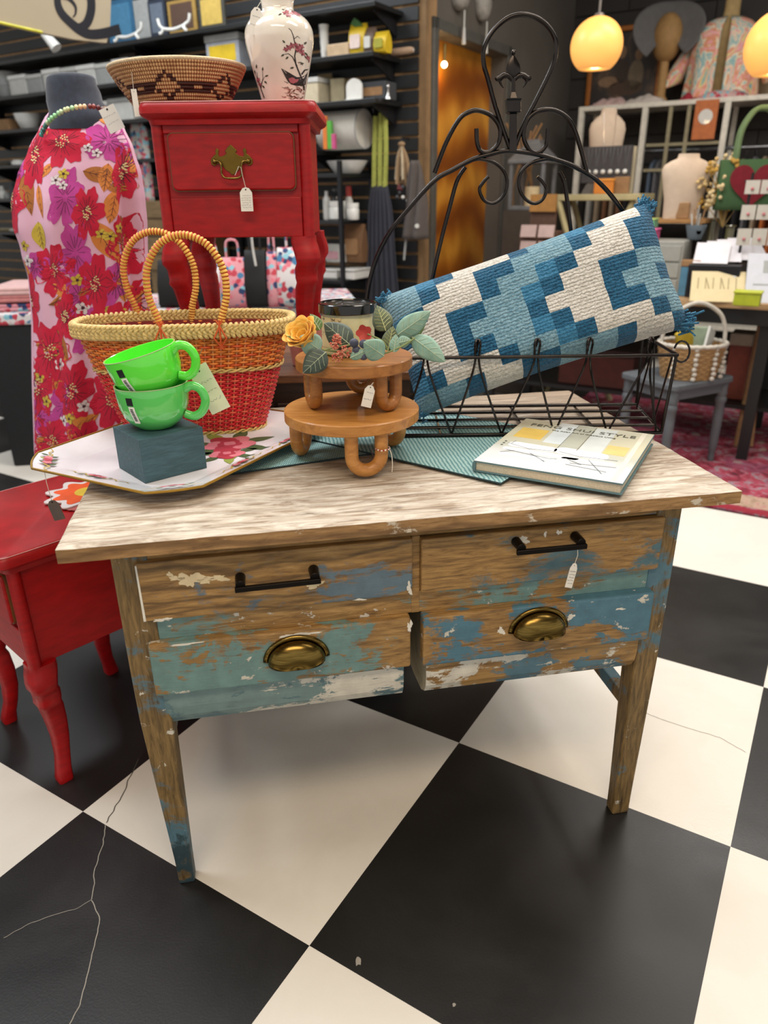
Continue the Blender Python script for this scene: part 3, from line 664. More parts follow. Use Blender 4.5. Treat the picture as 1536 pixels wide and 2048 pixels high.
M().tube(smoothpath([(.012,-.004,0),(.016,-.006,-.012),(.017,-.008,-.03),(.016,-.008,-.042)],4),.0008,5).obj('loose_end',string_w,tw_)
M().tube(smoothpath([(-.012,-.004,0),(-.020,-.004,-.002),(-.016,-.006,-.014)],4),.0008,5).obj('loose_end',plain('twine_dark','#3a2320',.8),tw_)

# ---- candle jar
cz=.8622+.0925+.0004; can=thing('candle_jar','cream jar candle with a flat black lid on the upper riser','candle',(-.062,1.372,cz))
wax=plain('cream_wax','#c9c69a',.35,var=.08,coat=.5); 
M().lathe([(.044,0),(.048,.003),(.0485,.008),(.0485,.064),(.046,.070),(.046,.076)],48).obj('jar',wax,can,smooth=40)
def jl(u,v,o): q=rad(-135)+u/.0487; r=.0488+o; return (r*cos(q),r*sin(q),v)
M().grid(lambda u,v:jl(lerp(-.028,.028,u),lerp(.016,.070,v),.0002),10,4).obj('paper_label',plain('kraft_label','#cdbb90',.8,var=.1),can)
k=M(); rn=random.Random(5)
for i in range(26):
    x,y=lerp(-.026,.026,rn.random()),lerp(.035,.068,rn.random())
    for j in range(3): k.stroke([(x,y),(x+.003*cos(j*2.1+i),y+.003*sin(j*2.1+i))],.0007,jl,.0006,sub=1)
tag(k.obj('label_print',plain('label_ink','#4c463a',.8),can),kind='stuff')
M().lathe([(.0005,.0742),(.0520,.0742),(.0528,.0752),(.0528,.090),(.0515,.0915),(.049,.0917),(.048,.0895),(.0005,.0895)],56).obj('lid',plain('black_lid','#0b0b0c',.22,.3,coat=.6),can,smooth=35)
k=M()
for i in range(9): k.box((.012*cos(i*2.4)*(i%3+.6),.012*sin(i*2.4)*(i%3+.6),.0899),(.010,.002,.0008),rz=i*1.1)
tag(k.obj('lid_emblem',plain('lid_grey','#6d6d70',.5),can),kind='stuff')

# ---- flower garland draped round the candle
gar=thing('floral_garland','artificial garland of sage leaves, yellow rose and berries around the candle','garland'); GP=Vector((-.05,1.29,cz))
def leafm(name,c,vein):
    t=NT(name); t.color(t.mix(t.ramp(t.noise(t.co('Object'),45,3),((.35,0),(.7,.6))),c,vein)); t.pr(Roughness=.6); t.b.inputs['Sheen Weight'].default_value=.2; return t.m
sage=leafm('leaf_sage','#6f9484','#9bb8a6'); darkl=leafm('leaf_dark','#2f3f38','#5c6b62'); veind=leafm('leaf_olive','#39452f','#6f7a49'); greenl=leafm('leaf_green','#52713a','#7c9650'); vein_m=plain('leaf_vein','#a9b79a',.6); veiny=plain('leaf_vein_pale','#b4b57c',.6)
def leaf(bp,tp,w,mt,vm,curl=.12,yb=1.27,yt=1.25,veins=5):
    b=at(*bp,yb); t=at(*tp,yt); d=t-b; L=d.length; d.normalize(); nrm=(CAMP-b).normalized(); x=d.cross(nrm).normalized(); nrm=x.cross(d).normalized(); wd=w*mpp(b)
    def f(u,v,o=0):
        s=(u-.5)*2; q=sin(PI*min(max(v,0),1)**.75)**.8*wd/2; return b+d*(L*v)+x*(s*q)+nrm*(o+curl*L*(sin(PI*v)*.5)-abs(s)**1.5*q*.30)
    lf=M().grid(lambda u,v:f(u,.001+.998*v),8,12).obj('leaf',mt,gar,smooth=80); lf.modifiers.new('t','SOLIDIFY').thickness=.0006
    k=M(); k.tube([f(.5,i/8,.0006) for i in range(9)],[.0009*(1-i/11) for i in range(9)],4)
    for i in range(1,veins):
        for s in (-1,1): k.tube([f(.5,i/(veins+1),.0006),f(.5+s*.2,i/(veins+1)+.09,.0006),f(.5+s*.38,i/(veins+1)+.16,.0006)],.0004,3)
    k.obj('leaf_vein',vm,lf)
leaf((703,692),(648,646),52,darkl,vein_m,yb=1.275,yt=1.285); leaf((642,702),(600,672),46,sage,vein_m,yb=1.258,yt=1.25); leaf((652,704),(606,746),48,darkl,vein_m,yb=1.248,yt=1.232)
leaf((772,662),(754,611),42,veind,veiny,yb=1.29,yt=1.32,veins=7); leaf((776,702),(786,652),34,veind,veiny,yb=1.268,yt=1.285,veins=7); leaf((792,672),(862,622),42,sage,vein_m,yb=1.285,yt=1.29)
leaf((824,674),(891,724),44,sage,vein_m,.16,1.285,1.25); leaf((768,712),(727,684),46,sage,vein_m,yb=1.25,yt=1.243); leaf((795,686),(823,680),24,sage,vein_m,yb=1.27,yt=1.27); leaf((800,684),(852,644),34,greenl,vein_m,yb=1.30,yt=1.315)
leaf((640,660),(620,628),26,greenl,vein_m,yb=1.29,yt=1.30); leaf((700,716),(735,700),20,sage,vein_m,yb=1.25,yt=1.25); leaf((592,690),(574,672),18,greenl,vein_m,yb=1.27,yt=1.26); leaf((788,705),(792,668),22,sage,vein_m,yb=1.262,yt=1.275)
# yellow rose
ro=at(607,672,1.268); yel=leafm('petal_yellow','#e0a32a','#efc55c'); 
ax=(CAMP-ro).normalized()*.45+Vector((-.45,-.1,.62)); ax.normalize(); e1=ax.cross(Vector((0,0,1))).normalized(); e2=e1.cross(ax)
for ring,(n,r,op) in enumerate(((4,.011,.15),(5,.017,.32),(6,.023,.50),(7,.027,.72),(7,.029,.95))):
    for i in range(n):
        a=TAU*i/n+ring*.5; rd=e1*cos(a)+e2*sin(a); tg=ax.cross(rd)
        def pf(u,v): 
            s=(u-.5)*2; w_=r*.95*sin(PI*(.12+.80*v))**.7; h=r*1.25*v; return ro-ax*.016+rd*(r*.26+h*sin(op)*.62*v+.002*ring)+ax*(h*cos(op*.72)*1.05+.002)+tg*(s*w_*.85)-rd*(abs(s)**2*w_*.45)
        M().grid(pf,6,6).obj('rose_petal',yel,gar,smooth=80).modifiers.new('t','SOLIDIFY').thickness=.0005
def place_ball(nm,x,y,Y,rp,mt,n=12): p=at(x,y,Y); M().ball(p,rp*mpp(p),n,8).obj(nm,mt,gar,smooth=180)
bb_=leafm('berry_blue','#2c3145','#5b6178')
for x,y,r in ((708,686,9.5),(713,701,9),(727,711,9.5),(727,688,9),(744,700,7)): place_ball('berry',x,y,1.256,r,bb_)
cl=plain('berry_coral','#b5523f',.55,var=.4,vs=300); cl2=plain('berry_coral_pale','#d08a70',.55)
for (x,y,r) in ((671,688,11),(674,676,8),(690,704,13),(675,714,11)):
    k=M(); rn=random.Random(x)
    for i in range(38):
        q=rn.random()*TAU; s=r*math.sqrt(rn.random()); p=at(x+s*cos(q),y+s*sin(q),1.254-.004*(1-s/r)); k.ball(p,2.1*mpp(p),6,4,mi=i%2)
    tag(k.obj('berry_cluster',[cl,cl2],gar,smooth=180),kind='stuff')
redp=leafm('petal_red','#a52a22','#c4483a')
for i in range(5):
    a=TAU*i/5; c=at(728,666,1.27); nr=(CAMP-c).normalized(); x=nr.cross(Vector((0,0,1))).normalized(); y=x.cross(nr); d=x*cos(a)+y*sin(a)
    M().grid(lambda u,v:c+d*(.014*v)+nr.cross(d)*((u-.5)*.014*sin(PI*(.1+.8*v)))+nr*(.006*v*v+.003),5,5).obj('red_petal',redp,gar,smooth=80)
stem=plain('stem_green','#7d8a55',.6)
for P in ([(600,690),(650,700),(700,706),(760,708),(800,694),(830,676)],[(650,700),(672,694),(700,690)],[(735,668),(765,682),(775,700)],[(690,704),(712,712),(728,712)],[(640,705),(676,712),(690,716)]):
    M().tube(smoothpath([at(x,y,1.264) for x,y in P],5),.0016,5).obj('stem',stem,gar)
rebase(gar,GP)

# ---- hardback book
bk=onz(946,950,TH); b0=onz(1240,999,TH); bx=(b0-bk); brz=math.atan2(bx.y,bx.x); BW=.262; BD=.300; BT=.021
book=thing('book','hardback interior design book lying at the right front of the table','book',(bk.x,bk.y,TH+.0068),brz); 
cov=plain('cover_teal_cloth','#58767c',.6); pg=plain('book_pages','#cbbfa8',.8,var=.12,vs=300)
M().bb((.004,.004,.003),(BW-.004,BD-.003,BT-.003)).obj('page_block',pg,book)
M().bb((0,0,0),(BW,BD,.003)).obj('back_cover',cov,book,bevel=.001); fc=M().bb((0,0,BT-.003),(BW,BD,BT)).obj('front_cover',cov,book,bevel=.001)
M().prism([(.004,0)]+[(.003-.0055*sin(PI*i/10),BT/2-BT/2*cos(PI*i/10)) for i in range(11)]+[(.004,BT)],0,BD,fn=lambda x,z,y:(x,y,z)).obj('spine',cov,book,smooth=40)
def jk(x,y,o): return (x,y,BT+.0003+o)
def pjack():
    t=NT('jacket_room_photo'); co=t.co('Object'); sx=t.n('ShaderNodeSeparateXYZ'); t.l(co,sx.inputs[0])
    c=t.ramp(t.math('ADD',t.math('DIVIDE',sx.outputs[1],BD),t.math('MULTIPLY',t.noise(co,14,3),.12)),((.05,'#dfe3e6'),(.30,'#cfd3d4'),(.45,'#b9bcb0'),(.62,'#c7c3a8'),(1,'#c3c1ae'))); t.color(c); t.pr(Roughness=.42); return t.m
k=M(); k.bb((.0005,.0005,BT),(BW-.001,BD-.0005,BT+.0004)); jacket=k.obj('dust_jacket',pjack(),book)
def jrect(nm,x0,x1,y0,y1,mt,o=.0003): return M().prism([(x0*BW,y0*BD),(x1*BW,y0*BD),(x1*BW,y1*BD),(x0*BW,y1*BD)],BT+.0004,BT+.0004+o).obj(nm,mt,jacket)
G=lambda n,c: plain(n,c,.5,var=.06)
jrect('printed_panel',.30,.56,.52,.99,G('jk_white','#cdd6da')); jrect('printed_panel',.44,.57,.44,.985,G('jk_gray','#adb0a3'),.0004); jrect('printed_panel',.58,.74,.46,.97,G('jk_pale','#c9d0cf')); 
jrect('printed_lamp_glow',.06,.27,.56,.78,G('jk_gold','#d9b95e')); jrect('printed_lamp_glow',.75,.90,.46,.64,G('jk_gold2','#d3be7a')); jrect('printed_band',.915,.95,.02,.995,G('jk_edge','#d9d4c4'))
jrect('printed_line',.435,.439,.44,.985,G('jk_line','#6c6f6a'),.0005); jrect('printed_line',.573,.577,.44,.985,G('jk_line','#6c6f6a'),.0005)
sofa=G('jk_sofa','#e8eaec'); sofl=G('jk_sofa_line','#7d838a')
for cx,cy,L,w_,an in ((.27,.40,.36,.10,-3),(.62,.40,.38,.13,-4),(.36,.30,.55,.06,-2),(.7,.28,.36,.05,3),(.3,.2,.4,.05,2)):
    M().prism([(cx*BW+x*cos(rad(an))-y*sin(rad(an)),cy*BD+x*sin(rad(an))+y*cos(rad(an))) for x,y in rrect(L*BW,w_*BD,w_*BD*.45)],BT+.0004,BT+.0009).obj('printed_cushion',sofa,jacket)
k=M()
for P in ([(.08,.41),(.26,.35),(.45,.37)],[(.47,.38),(.62,.34),(.88,.36)],[(.12,.28),(.45,.22),(.50,.24)],[(.10,.22),(.18,.28)],[(.3,.27),(.44,.16)],[(.6,.2),(.9,.24)],[(.58,.17),(.86,.14)],[(.55,.27),(.68,.2)],[(.7,.3),(.84,.1)],[(.12,.47),(.11,.41)]):
    k.stroke([(x*BW,y*BD) for x,y in P],.0016,jk,.0009)
tag(k.obj('printed_lines',sofl,jacket),kind='stuff')
tm=G('jk_title','#55584f')
textmesh('title','FENG SHUI STYLE',.022,tm,jacket,Matrix.Translation((BW*.49,BD*.845,BT+.0010)),sx=1.16,spacing=1.06)
textmesh('subtitle','The Asian Art of Gracious Living',.0095,tm,jacket,Matrix.Translation((BW*.52,BD*.785,BT+.0010)))
for y_ in (.36,.40,.44): M().lathe([(.0001,0),(.0026,0),(.0026,.0005)],10,c=(.055*BW,y_*BD,BT+.0005)).obj('printed_dot',tm,jacket)

# tag on the right drawer handle
hq=TT(.8155,.004,.674); price_tag('white handwritten tag hanging from the right drawer handle',None,[hq+Vector((.002,-.001,.004)),hq+Vector((.0035,-.002,-.012)),hq+Vector((0,-.003,-.026))],.0125,.048,rad(-9),lines=5)
# ------------------------------------------------------------------ wire stand with fleur-de-lis back
iron2=plain('wire_black_iron','#383432',.24,1.0); AY=1.665
ws=thing('wire_plant_stand','black iron wire basket stand with a tall scrolled fleur-de-lis back','stand')
def wire(name,pts,r=.0042,Y=AY,sm=True,parent=None,n=8):
    P=[p if isinstance(p,Vector) else (at(*p,Y) if len(p)==2 else Vector(p)) for p in pts]
    return M().tube(smoothpath(P,6) if sm else P,r,n).obj(name,iron2,parent or ws,smooth=60)
def mir(P,cx=1025): return [(2*cx-x,y) for x,y in P]
wire('arch',[(728,690),(731,620),(745,540),(775,472),(815,420),(868,362),(905,340),(945,319),(981,308),(1010,302),(1045,304),(1084,311),(1113,320),(1144,331),(1170,345),(1194,361),(1224,393),(1256,440),(1282,500),(1296,560)],.0048)
wire('crown_loop',[(1022,302),(1012,276),(992,217),(975,155),(968,131),(967,104),(975,79),(994,53),(1020,34),(1047,29),(1074,36),(1096,53),(1110,77),(1112,104),(1106,129),(1092,161),(1067,211),(1047,250),(1027,302)],.0046)
wire('scroll',[(869,346),(893,284),(918,239),(938,224),(957,221),(981,230),(996,247),(1001,266),(996,288),(981,303),(969,305),(959,299),(954,282),(953,257)],.0046)
wire('scroll',[(1174,346),(1162,300),(1150,262),(1137,238),(1117,224),(1096,219),(1074,223),(1057,237),(1048,260),(1049,282),(1059,299),(1072,306),(1086,299),(1094,284),(1096,257)],.0046)
low=[(945,320),(961,318),(988,325),(1006,340),(1014,360),(1012,381),(1000,399),(983,407),(967,399),(959,379),(967,364),(977,353)]
wire('lower_scroll',low,.0036); wire('lower_scroll',mir(low,1026),.0036)
bar=[(931,334),(914,362),(898,420),(880,490),(862,572),(850,640)]; wire('back_bar',bar,.0044,AY+.02); wire('back_bar',[(1119,344),(1129,368),(1138,430),(1146,500),(1150,560)],.0044,AY+.02)
# finial
fo=at(1025,304,AY); f2=at(1027,108,AY); s=mpp(fo); ft=M(); up=(f2-fo).normalized(); xx=Vector((1,0,0)); Lf=(f2-fo).length
fp=lambda u,v,o:fo+xx*u+up*v+Vector((0,1,0))*o
def sq_(v,h): return [fp(-h,v,-h),fp(h,v,-h),fp(h,v,h),fp(-h,v,h)]
fin=M().loft([sq_(0,.0075),sq_(Lf*.40,.0075)]).loft([sq_(Lf*.40,.009),sq_(Lf*.415,.0135),sq_(Lf*.535,.0135),sq_(Lf*.54,.0150),sq_(Lf*.555,.0150)]).loft([sq_(Lf*.555,.0075),sq_(Lf*.62,.0045),sq_(Lf*.76,.004)]).obj('finial_post',iron2,ws,bevel=.0015)
k=M(); bl=[(0,.74),(.0065,.76),(.0125,.81),(.0145,.85),(.012,.90),(.006,.955),(0,1.0)]
ring=[(u,v*Lf) for u,v in bl]+[(-u,v*Lf) for u,v in reversed(bl[1:-1])]
n=len(ring); k.add([fp(u,v,0) for u,v in ring]+[fp(0,Lf*.85,-.007),fp(0,Lf*.85,.007)],[(i,(i+1)%n,n) for i in range(n)]+[((i+1)%n,i,n+1) for i in range(n)])
k.ball(fp(0,Lf*1.015,0),.005,10,6); k.obj('finial_blade',iron2,fin,smooth=25)
for sg in (-1,1):
    M().tube(smoothpath([fp(sg*u,v*Lf,0) for u,v in ((.001,.735),(.009,.78),(.018,.79),(.027,.762),(.031,.755),(.034,.775))],6),[.0035+.002*sin(PI*min(i/30,1)) for i in range(31)],8).tube(smoothpath([fp(sg*u,v*Lf,0) for u,v in ((.020,.783),(.026,.74),(.024,.70),(.019,.665))],5),[.0045*(1-i/18) for i in range(16)],8).obj('finial_petal',iron2,fin,smooth=60)
# basket
FY,BY=1.452,1.675; zb=TH+.0102; zt=.928; xl,xr=.028,.575
box=lambda z,a=xl,b=xr:[Vector((a,FY,z)),Vector((b,FY,z)),Vector((b+.02,BY,z)),Vector((a-.02,BY,z))]
M().tube(box(zb),.0042,8,closed=True).obj('bottom_rim',iron2,ws,smooth=60); M().tube([Vector((-.01,FY-.004,zt)),Vector((.585,FY-.004,zt))],.0036,8).obj('top_rail',iron2,ws,smooth=60)
for q in (.25,.5,.75): M().tube([Vector((xl-.02*q,lerp(FY,BY,q),zb)),Vector((xr+.02*q,lerp(FY,BY,q),zb))],.0032,6).obj('floor_wire',iron2,ws,smooth=60)
for x in (.12,.30,.45): M().tube([Vector((x,FY,zb-.004)),Vector((x,BY,zb-.004))],.003,6).obj('cross_wire',iron2,ws,smooth=60)
tops=[(at(x,712,FY)).x for x in (851,954,1072,1176,1297)]; bots=[at(x,866,FY).x for x in (800,903,1003,1108,1214,1312)]
for i,x in enumerate(tops):
    lh=.034
    for sg,bx_ in ((-1,bots[i]),(1,bots[i+1])):
        y_=FY-.0045
        P=[(bx_,FY,zb),(lerp(bx_,x,.72),FY,lerp(zb,zt,.68)),(x+sg*.0045,y_,zt-.012),(x+sg*.0042,y_,zt+.01),(x+sg*.0052,y_-.002,zt+lh-.008),(x+sg*.002,y_-.002+.004,zt+lh),(x-sg*.002,y_+.010,zt+lh-.006),(x+sg*.001,y_+.014,zt+.008)]
        M().tube(smoothpath([Vector(p) for p in P],5),.0023,6).obj('hairpin_wire',iron2,ws,smooth=60)
for X,sg in ((xr,1),(xl,-1)):
    M().tube([Vector((X,FY,zb)),Vector((X+sg*.008,FY,zt))],.0034,6).obj('corner_post',iron2,ws,smooth=60); M().tube([Vector((X+sg*.02,BY,zb)),Vector((X+sg*.015,BY,zt))],.0034,6).obj('corner_post',iron2,ws,smooth=60)
    M().tube([Vector((X+sg*.008,FY,zt)),Vector((X+sg*.015,BY,zt))],.0034,6).obj('side_rail',iron2,ws,smooth=60)
    for a,b in ((.1,.35),(.6,.35),(.6,.85)): M().tube([Vector((X+sg*.01,lerp(FY,BY,a),zt)),Vector((X+sg*.01,lerp(FY,BY,b),zb))],.0022,5).obj('side_wire',iron2,ws,smooth=60)
c_=Vector((.600,1.50,zt-.004)); M().tube([c_+Vector((.016*cos(a)+.012,.006*sin(a),.020*sin(a))) for a in [PI*.9-i*.22 for i in range(27)]],.0022,6).obj('side_curl',iron2,ws,smooth=60)
c_=Vector((.590,1.58,zt+.06)); M().tube([c_+Vector((.030*cos(a)-.002,0,.042*sin(a))) for a in [PI-i*.16 for i in range(24)]],.0024,6).obj('side_curl',iron2,ws,smooth=60)
rebase(ws,(.3,1.56,TH))

# ------------------------------------------------------------------ pillow
BL,BR,TL,TR=Vector((.075,1.512,.792)),Vector((.628,1.50,.972)),Vector((-.008,1.600,1.022)),Vector((.553,1.635,1.207))
px_=((TR-TL)+(BR-BL)).normalized(); pz_=((TL-BL)+(TR-BR)); pz_=(pz_-px_*pz_.dot(px_)).normalized(); py_=pz_.cross(px_)
PLn=((TR-TL).length+(BR-BL).length)/2; PH=((TL-BL).length+(TR-BR).length)/2; pc=(BL+BR+TL+TR)/4
pil=thing('lumbar_pillow','long blue and white stepped-pattern tufted pillow leaning in the wire stand','pillow',pc); pil.rotation_euler=Matrix((px_,py_,pz_)).transposed().to_euler()
def yarn(name,c,c2):
    t=NT(name); co=t.co('Object'); w=t.n('ShaderNodeTexWave',bands_direction='Z'); w.inputs['Scale'].default_value=46; w.inputs['Distortion'].default_value=3.5; w.inputs['Detail'].default_value=2; w.inputs['Detail Scale'].default_value=3; t.l(co,w.inputs[0])
    nz=t.noise(co,230,3,.7); h=t.math('ADD',t.math('MULTIPLY',w.outputs[0],.5),nz); t.color(t.mix(t.ramp(nz,((.35,0),(.65,1))),c,c2)); t.pr(Roughness=.95); t.b.inputs['Sheen Weight'].default_value=.15; t.b.inputs['Specular IOR Level'].default_value=.15; t.bump(h,1.0,.0045); return t.m
ym=[yarn('yarn_cream','#b9b4aa','#e4e1da'),yarn('yarn_teal_blue','#14425f','#2c6a8e'),yarn('yarn_mid_blue','#2a678c','#4889ae'),yarn('yarn_pale_blue','#5a8599','#8cafbe')]
NU,NV=15,8; S_=8
def pat(i,j):
    c=i//S_; r=j//S_
    if c==14 and r>2: return 1 if r!=4 else 3
    q=(c-(4,2,1,0,1,2,3,4)[r])%8
    return 0 if q<2 or (q==2 and r%2) else (1 if q<4 else 3 if q<6 else (2 if r%3 else 3) if q==6 else 1)
def pil_pt(u,v,sd):
    s,t=u*2-1,v*2-1; th=.082*(max(0,1-s**4)**.55)*(max(0,1-t**4)**.5)
    px=1-.045*(1-t*t)*abs(s)**3; pz=1-.075*(1-s*s)*abs(t)**3
    x=s*PLn/2*px; z=t*PH/2*pz; w=noise.noise(Vector((x*9,sd*3,z*9)))*.006+noise.noise(Vector((x*80,sd,z*80)))*.0014
    return (x+noise.noise(Vector((x*30,z*30,2)))*.002,-sd*(th+w*(th/.082)),z)
k=M(); k.grid(lambda u,v:pil_pt(u,v,1),NU*S_,NV*S_,mif=pat); k.obj('patterned_front',ym,pil,smooth=180)
M().grid(lambda u,v:pil_pt(1-u,v,-1),60,24).obj('plain_back',ym[1],pil,smooth=180)
rn=random.Random(4)
for sx in (1,-1):
    for sz in (1,-1):
        k=M(); c0=Vector((sx*PLn/2*.975,0,sz*PH/2*.96)); 
        for i in range(160):
            d=Vector((sx*rn.random(),rn.uniform(-.6,.4),(sz if sz>0 else -.45)*rn.random()*.8)).normalized(); e=c0-Vector((sx*.012,0,sz*.010))+Vector((rn.gauss(0,.007),rn.gauss(0,.007),rn.gauss(0,.007))); k.tube([e,e+d*rn.uniform(.010,.026 if (sx>0 and sz<0) else .016)],.0021,4)
        tag(k.obj('corner_tuft',ym[2],pil,smooth=60),kind='stuff')

# ------------------------------------------------------------------ low cabinet behind the table
cab_m=wood('cabinet_brown',((.3,'#4b2c18'),(.5,'#6d4427'),(.75,'#875934')),(1,10,10),10,(),.4,.15,seed=12); cabd=wood('cabinet_dark',((.3,'#241711'),(.6,'#3a251a'),(.8,'#4a3022')),(1,10,10),10,(),.5,.15,seed=14)
CZ=.824; cab=thing('low_cabinet','low brown wooden cabinet behind the table, under the tall red nightstand','cabinet',(-.25,1.772,0),rad(4))
M().bb((-.36,-.004,CZ-.02),(.33,.40,CZ)).obj('cabinet_top',cab_m,cab,bevel=.002); M().bb((-.35,.008,.04),(.32,.39,CZ-.02)).obj('carcass',cabd,cab)
for x0,x1 in ((-.34,-.02),(-.01,.31)): 
    d=M().bb((x0,-.004,.10),(x1,.008,CZ-.07)).obj('cabinet_door',cabd,cab,bevel=.002); M().ball(((x1-.03) if x0<-.1 else x0+.03,-.014,.5),.011).obj('knob',brass,d,smooth=180)
M().bb((-.34,.02,0),(.31,.38,.04)).obj('plinth',cabd,cab)

# ------------------------------------------------------------------ red nightstands
def redpaint():
    t=NT('red_chalk_paint'); co=t.co('Object'); n=t.noise(t.co('Object',scale=(2,2,9)),11,4); c=t.ramp(n,((.3,'#8c070b'),(.7,'#a80d11'))); t.color(c); t.pr(Roughness=.42); t.b.inputs['Specular IOR Level'].default_value=.36; t.bump(t.noise(co,160,2),.08,.001); return t.m
red=redpaint(); worn=plain('worn_edge_brown','#6b4420',.5); rw=plain('pale_pink_edge','#c98a86',.5)
NSH,NSW,NSD=.588,.346,.325
def nightstand(label,loc,rz,full):
    t=thing('red_nightstand',label,'nightstand',loc,rz,'pair of red nightstands'); W=NSW/2; zb=.315; ztop=NSH-.034
    # moulded top
    def outline(o):
        P=[]; w,d0,d1=W+.017+o,-.024-o,NSD+.012+o; r=.022
        for cx,cy,a0 in ((w-r,d1-r,0),(-w+r,d1-r,PI/2),(-w+r,d0+r,PI),(w-r,d0+r,1.5*PI)):
            for i in range(7): a=a0+PI/2*i/6; P.append((cx+r*cos(a),cy+r*sin(a)))
        return P
    M().loft([[(x,y,ztop+z) for x,y in outline(o)] for o,z in ((-.016,-.010),(-.014,0),(-.004,.006),(.0,.011),(.0,.022),(-.003,.030),(-.008,.034))]).obj('moulded_top',red,t,smooth=35)
    M().tube([(x,y,ztop+.0325) for x,y in outline(-.004)],.0011,5,closed=True).obj('pale_edge_line',rw,t) if full else None  # thin pale pink line round the upper edge of the top
    M().bb((-W+.012,.010,zb),(W-.012,NSD-.004,ztop)).obj('body',red,t,bevel=.002)
    M().bb((-W+.026,.004,ztop-.026),(W-.026,.012,ztop)).obj('front_rail',red,t,bevel=.002); M().bb((-W+.026,.004,zb),(W-.026,.012,zb+.084)).obj('front_rail',red,t,bevel=.002)
    for x in (-W+.013,W-.013): M().tube([(x,.012,zb),(x,.012,ztop)],.0135,14).obj('corner_column',red,t,smooth=50)
    dz0,dz1=.414,.528; dw=.272
    fr=M().prism([(x,z+(dz0+dz1)/2) for x,z in rrect(dw+.004,dz1-dz0+.004,.013)],-.0005,.012,fn=lambda x,z,q:(x,q,z)).obj('drawer_worn_edge',worn,t)
    d=M().prism([(x,z+(dz0+dz1)/2) for x,z in rrect(dw,dz1-dz0,.012)],-.006,.012,fn=lambda x,z,q:(x,q,z)).obj('drawer',red,t,bevel=.0035)
    # batwing brass pull
    h=[(0,.031),(.006,.026),(.013,.019),(.010,.014),(.016,.009),(.026,.007),(.028,.012),(.026,.021),(.031,.024),(.034,.019),(.033,.013),(.040,.008),(.046,.001),(.045,-.008),(.038,-.011),(.030,-.006),(.022,-.010),(.014,-.020),(.006,-.024),(.004,-.028),(0,-.029)]
    P=[(x,z+.474) for x,z in h]+[(-x,z+.474) for x,z in reversed(h[1:-1])]
    pl=M().prism(P,-.0085,-.006,fn=lambda x,z,q:(x,q,z)).obj('pull_plate',plain('plate_brass','#6e5722',.35,.9),d,bevel=.0006)
    for x in (-.037,.037): M().ball((x,-.012,.4715),.0055,10,8).obj('pull_post',brass,d,smooth=180)
    M().tube(smoothpath([(x,y,z+.4715) for x,y,z in ((-.037,-.014,0),(-.027,-.016,.0),(-.022,-.018,-.008),(-.022,-.020,-.024),(-.014,-.021,-.033),(.014,-.021,-.033),(.022,-.020,-.024),(.022,-.018,-.008),(.027,-.016,0),(.037,-.014,0))],5),.0022,8).obj('bail_handle',brass,d,smooth=60)
    for sx,sy in ((1,-1),(-1,-1),(1,1),(-1,1)):
        cx=sx*(W-.0275); cy=.0275 if sy<0 else NSD-.032; r=[]
        for z,o,hw in ((zb+.001,0,.0275),(zb-.012,.000,.0280),(.290,.004,.0285),(.272,.008,.0280),(.258,.009,.0265),(.246,.003,.0255),(.224,.002,.0245),(.214,.004,.0240),(.202,-.001,.0230),(.160,-.006,.0205),(.110,-.008,.0170),(.060,-.003,.0145),(.028,.004,.0150),(.008,.007,.0165),(0,.007,.016)):
            ox,oy=cx+sx*o*1.1,cy+sy*o*1.1; c_=.30
            r.append([(ox+hw*a,oy+hw*b,z) for a,b in ((-1,-1+c_),(-1+c_,-1),(1-c_,-1),(1,-1+c_),(1,1-c_),(1-c_,1),(-1+c_,1),(-1,1-c_))][::-1])
        M().loft(r).obj('leg',red,t,smooth=50)
    return t
nx=at(472,470,1.755).x
ns=nightstand('red nightstand with a brass drawer pull standing on the low cabinet',(nx,1.787,CZ),0,True)
nf=Vector((-.745,1.303,0)); fa=rad(137)
# floor one: its front runs along fa from the front right foot
ex=Vector((-cos(fa),-sin(fa),0)); ey=Vector((-ex.y,ex.x,0)); 
base2=nf-ex*(NSW/2-.018)-ey*.014
nightstand('red nightstand standing on the floor beside the left end of the table',base2,math.atan2(ex.y,ex.x),True)
tgp=Vector((nx+.020,1.787-.024,CZ+.436)); fx=Vector((nx+.0215,1.787-.0245,CZ+.4715-.012))
price_tag('white price tag hanging from the brass pull of the raised red nightstand',None,[fx+Vector((-.014,0,-.016)),fx+Vector((-.004,0,.002)),fx,fx+Vector((.003,0,-.020)),fx+Vector((.007,0,-.040))],.027,.049,rad(0),lines=6)

# ------------------------------------------------------------------ pot, bowl and vase
pk=plain('pink_ceramic','#c47f78',.35,var=.05,coat=.3); pp=Vector((-.192,1.895,CZ))
pot=thing('plant_pot','plain pink ceramic pot beneath the red nightstand','pot',pp)
M().lathe([(.036,0),(.040,.002),(.0525,.10),(.0535,.108),(.0515,.110),(.049,.106),(.040,.02),(.0005,.012)],40).obj('pot',pk,pot,smooth=50); M().lathe([(.0005,.088),(.0475,.09)],30).obj('soil',plain('potting_soil','#2b1e16',.9),pot)
nz=CZ+NSH+.0005
coilm=NT('coiled_grass'); _c=coilm.co('Object'); _s=coilm.n('ShaderNodeSeparateXYZ'); coilm.l(_c,_s.inputs[0]); _a=coilm.math('ARCTAN2',_s.outputs[1],_s.outputs[0]); _w=coilm.math('SINE',coilm.math('MULTIPLY',_a,150)); _n=coilm.noise(_c,60,3)
coilm.color(coilm.mix(coilm.ramp(coilm.math('ADD',coilm.math('MULTIPLY',_w,.35),_n),((.35,0),(.75,1))),'#9c6c46','#d9b07e')); coilm.pr(Roughness=.7); coilm.bump(_w,.5,.001); coilm=coilm.m
coild=plain('coil_dark_brown','#3d1a12',.75,var=.3,vs=200)
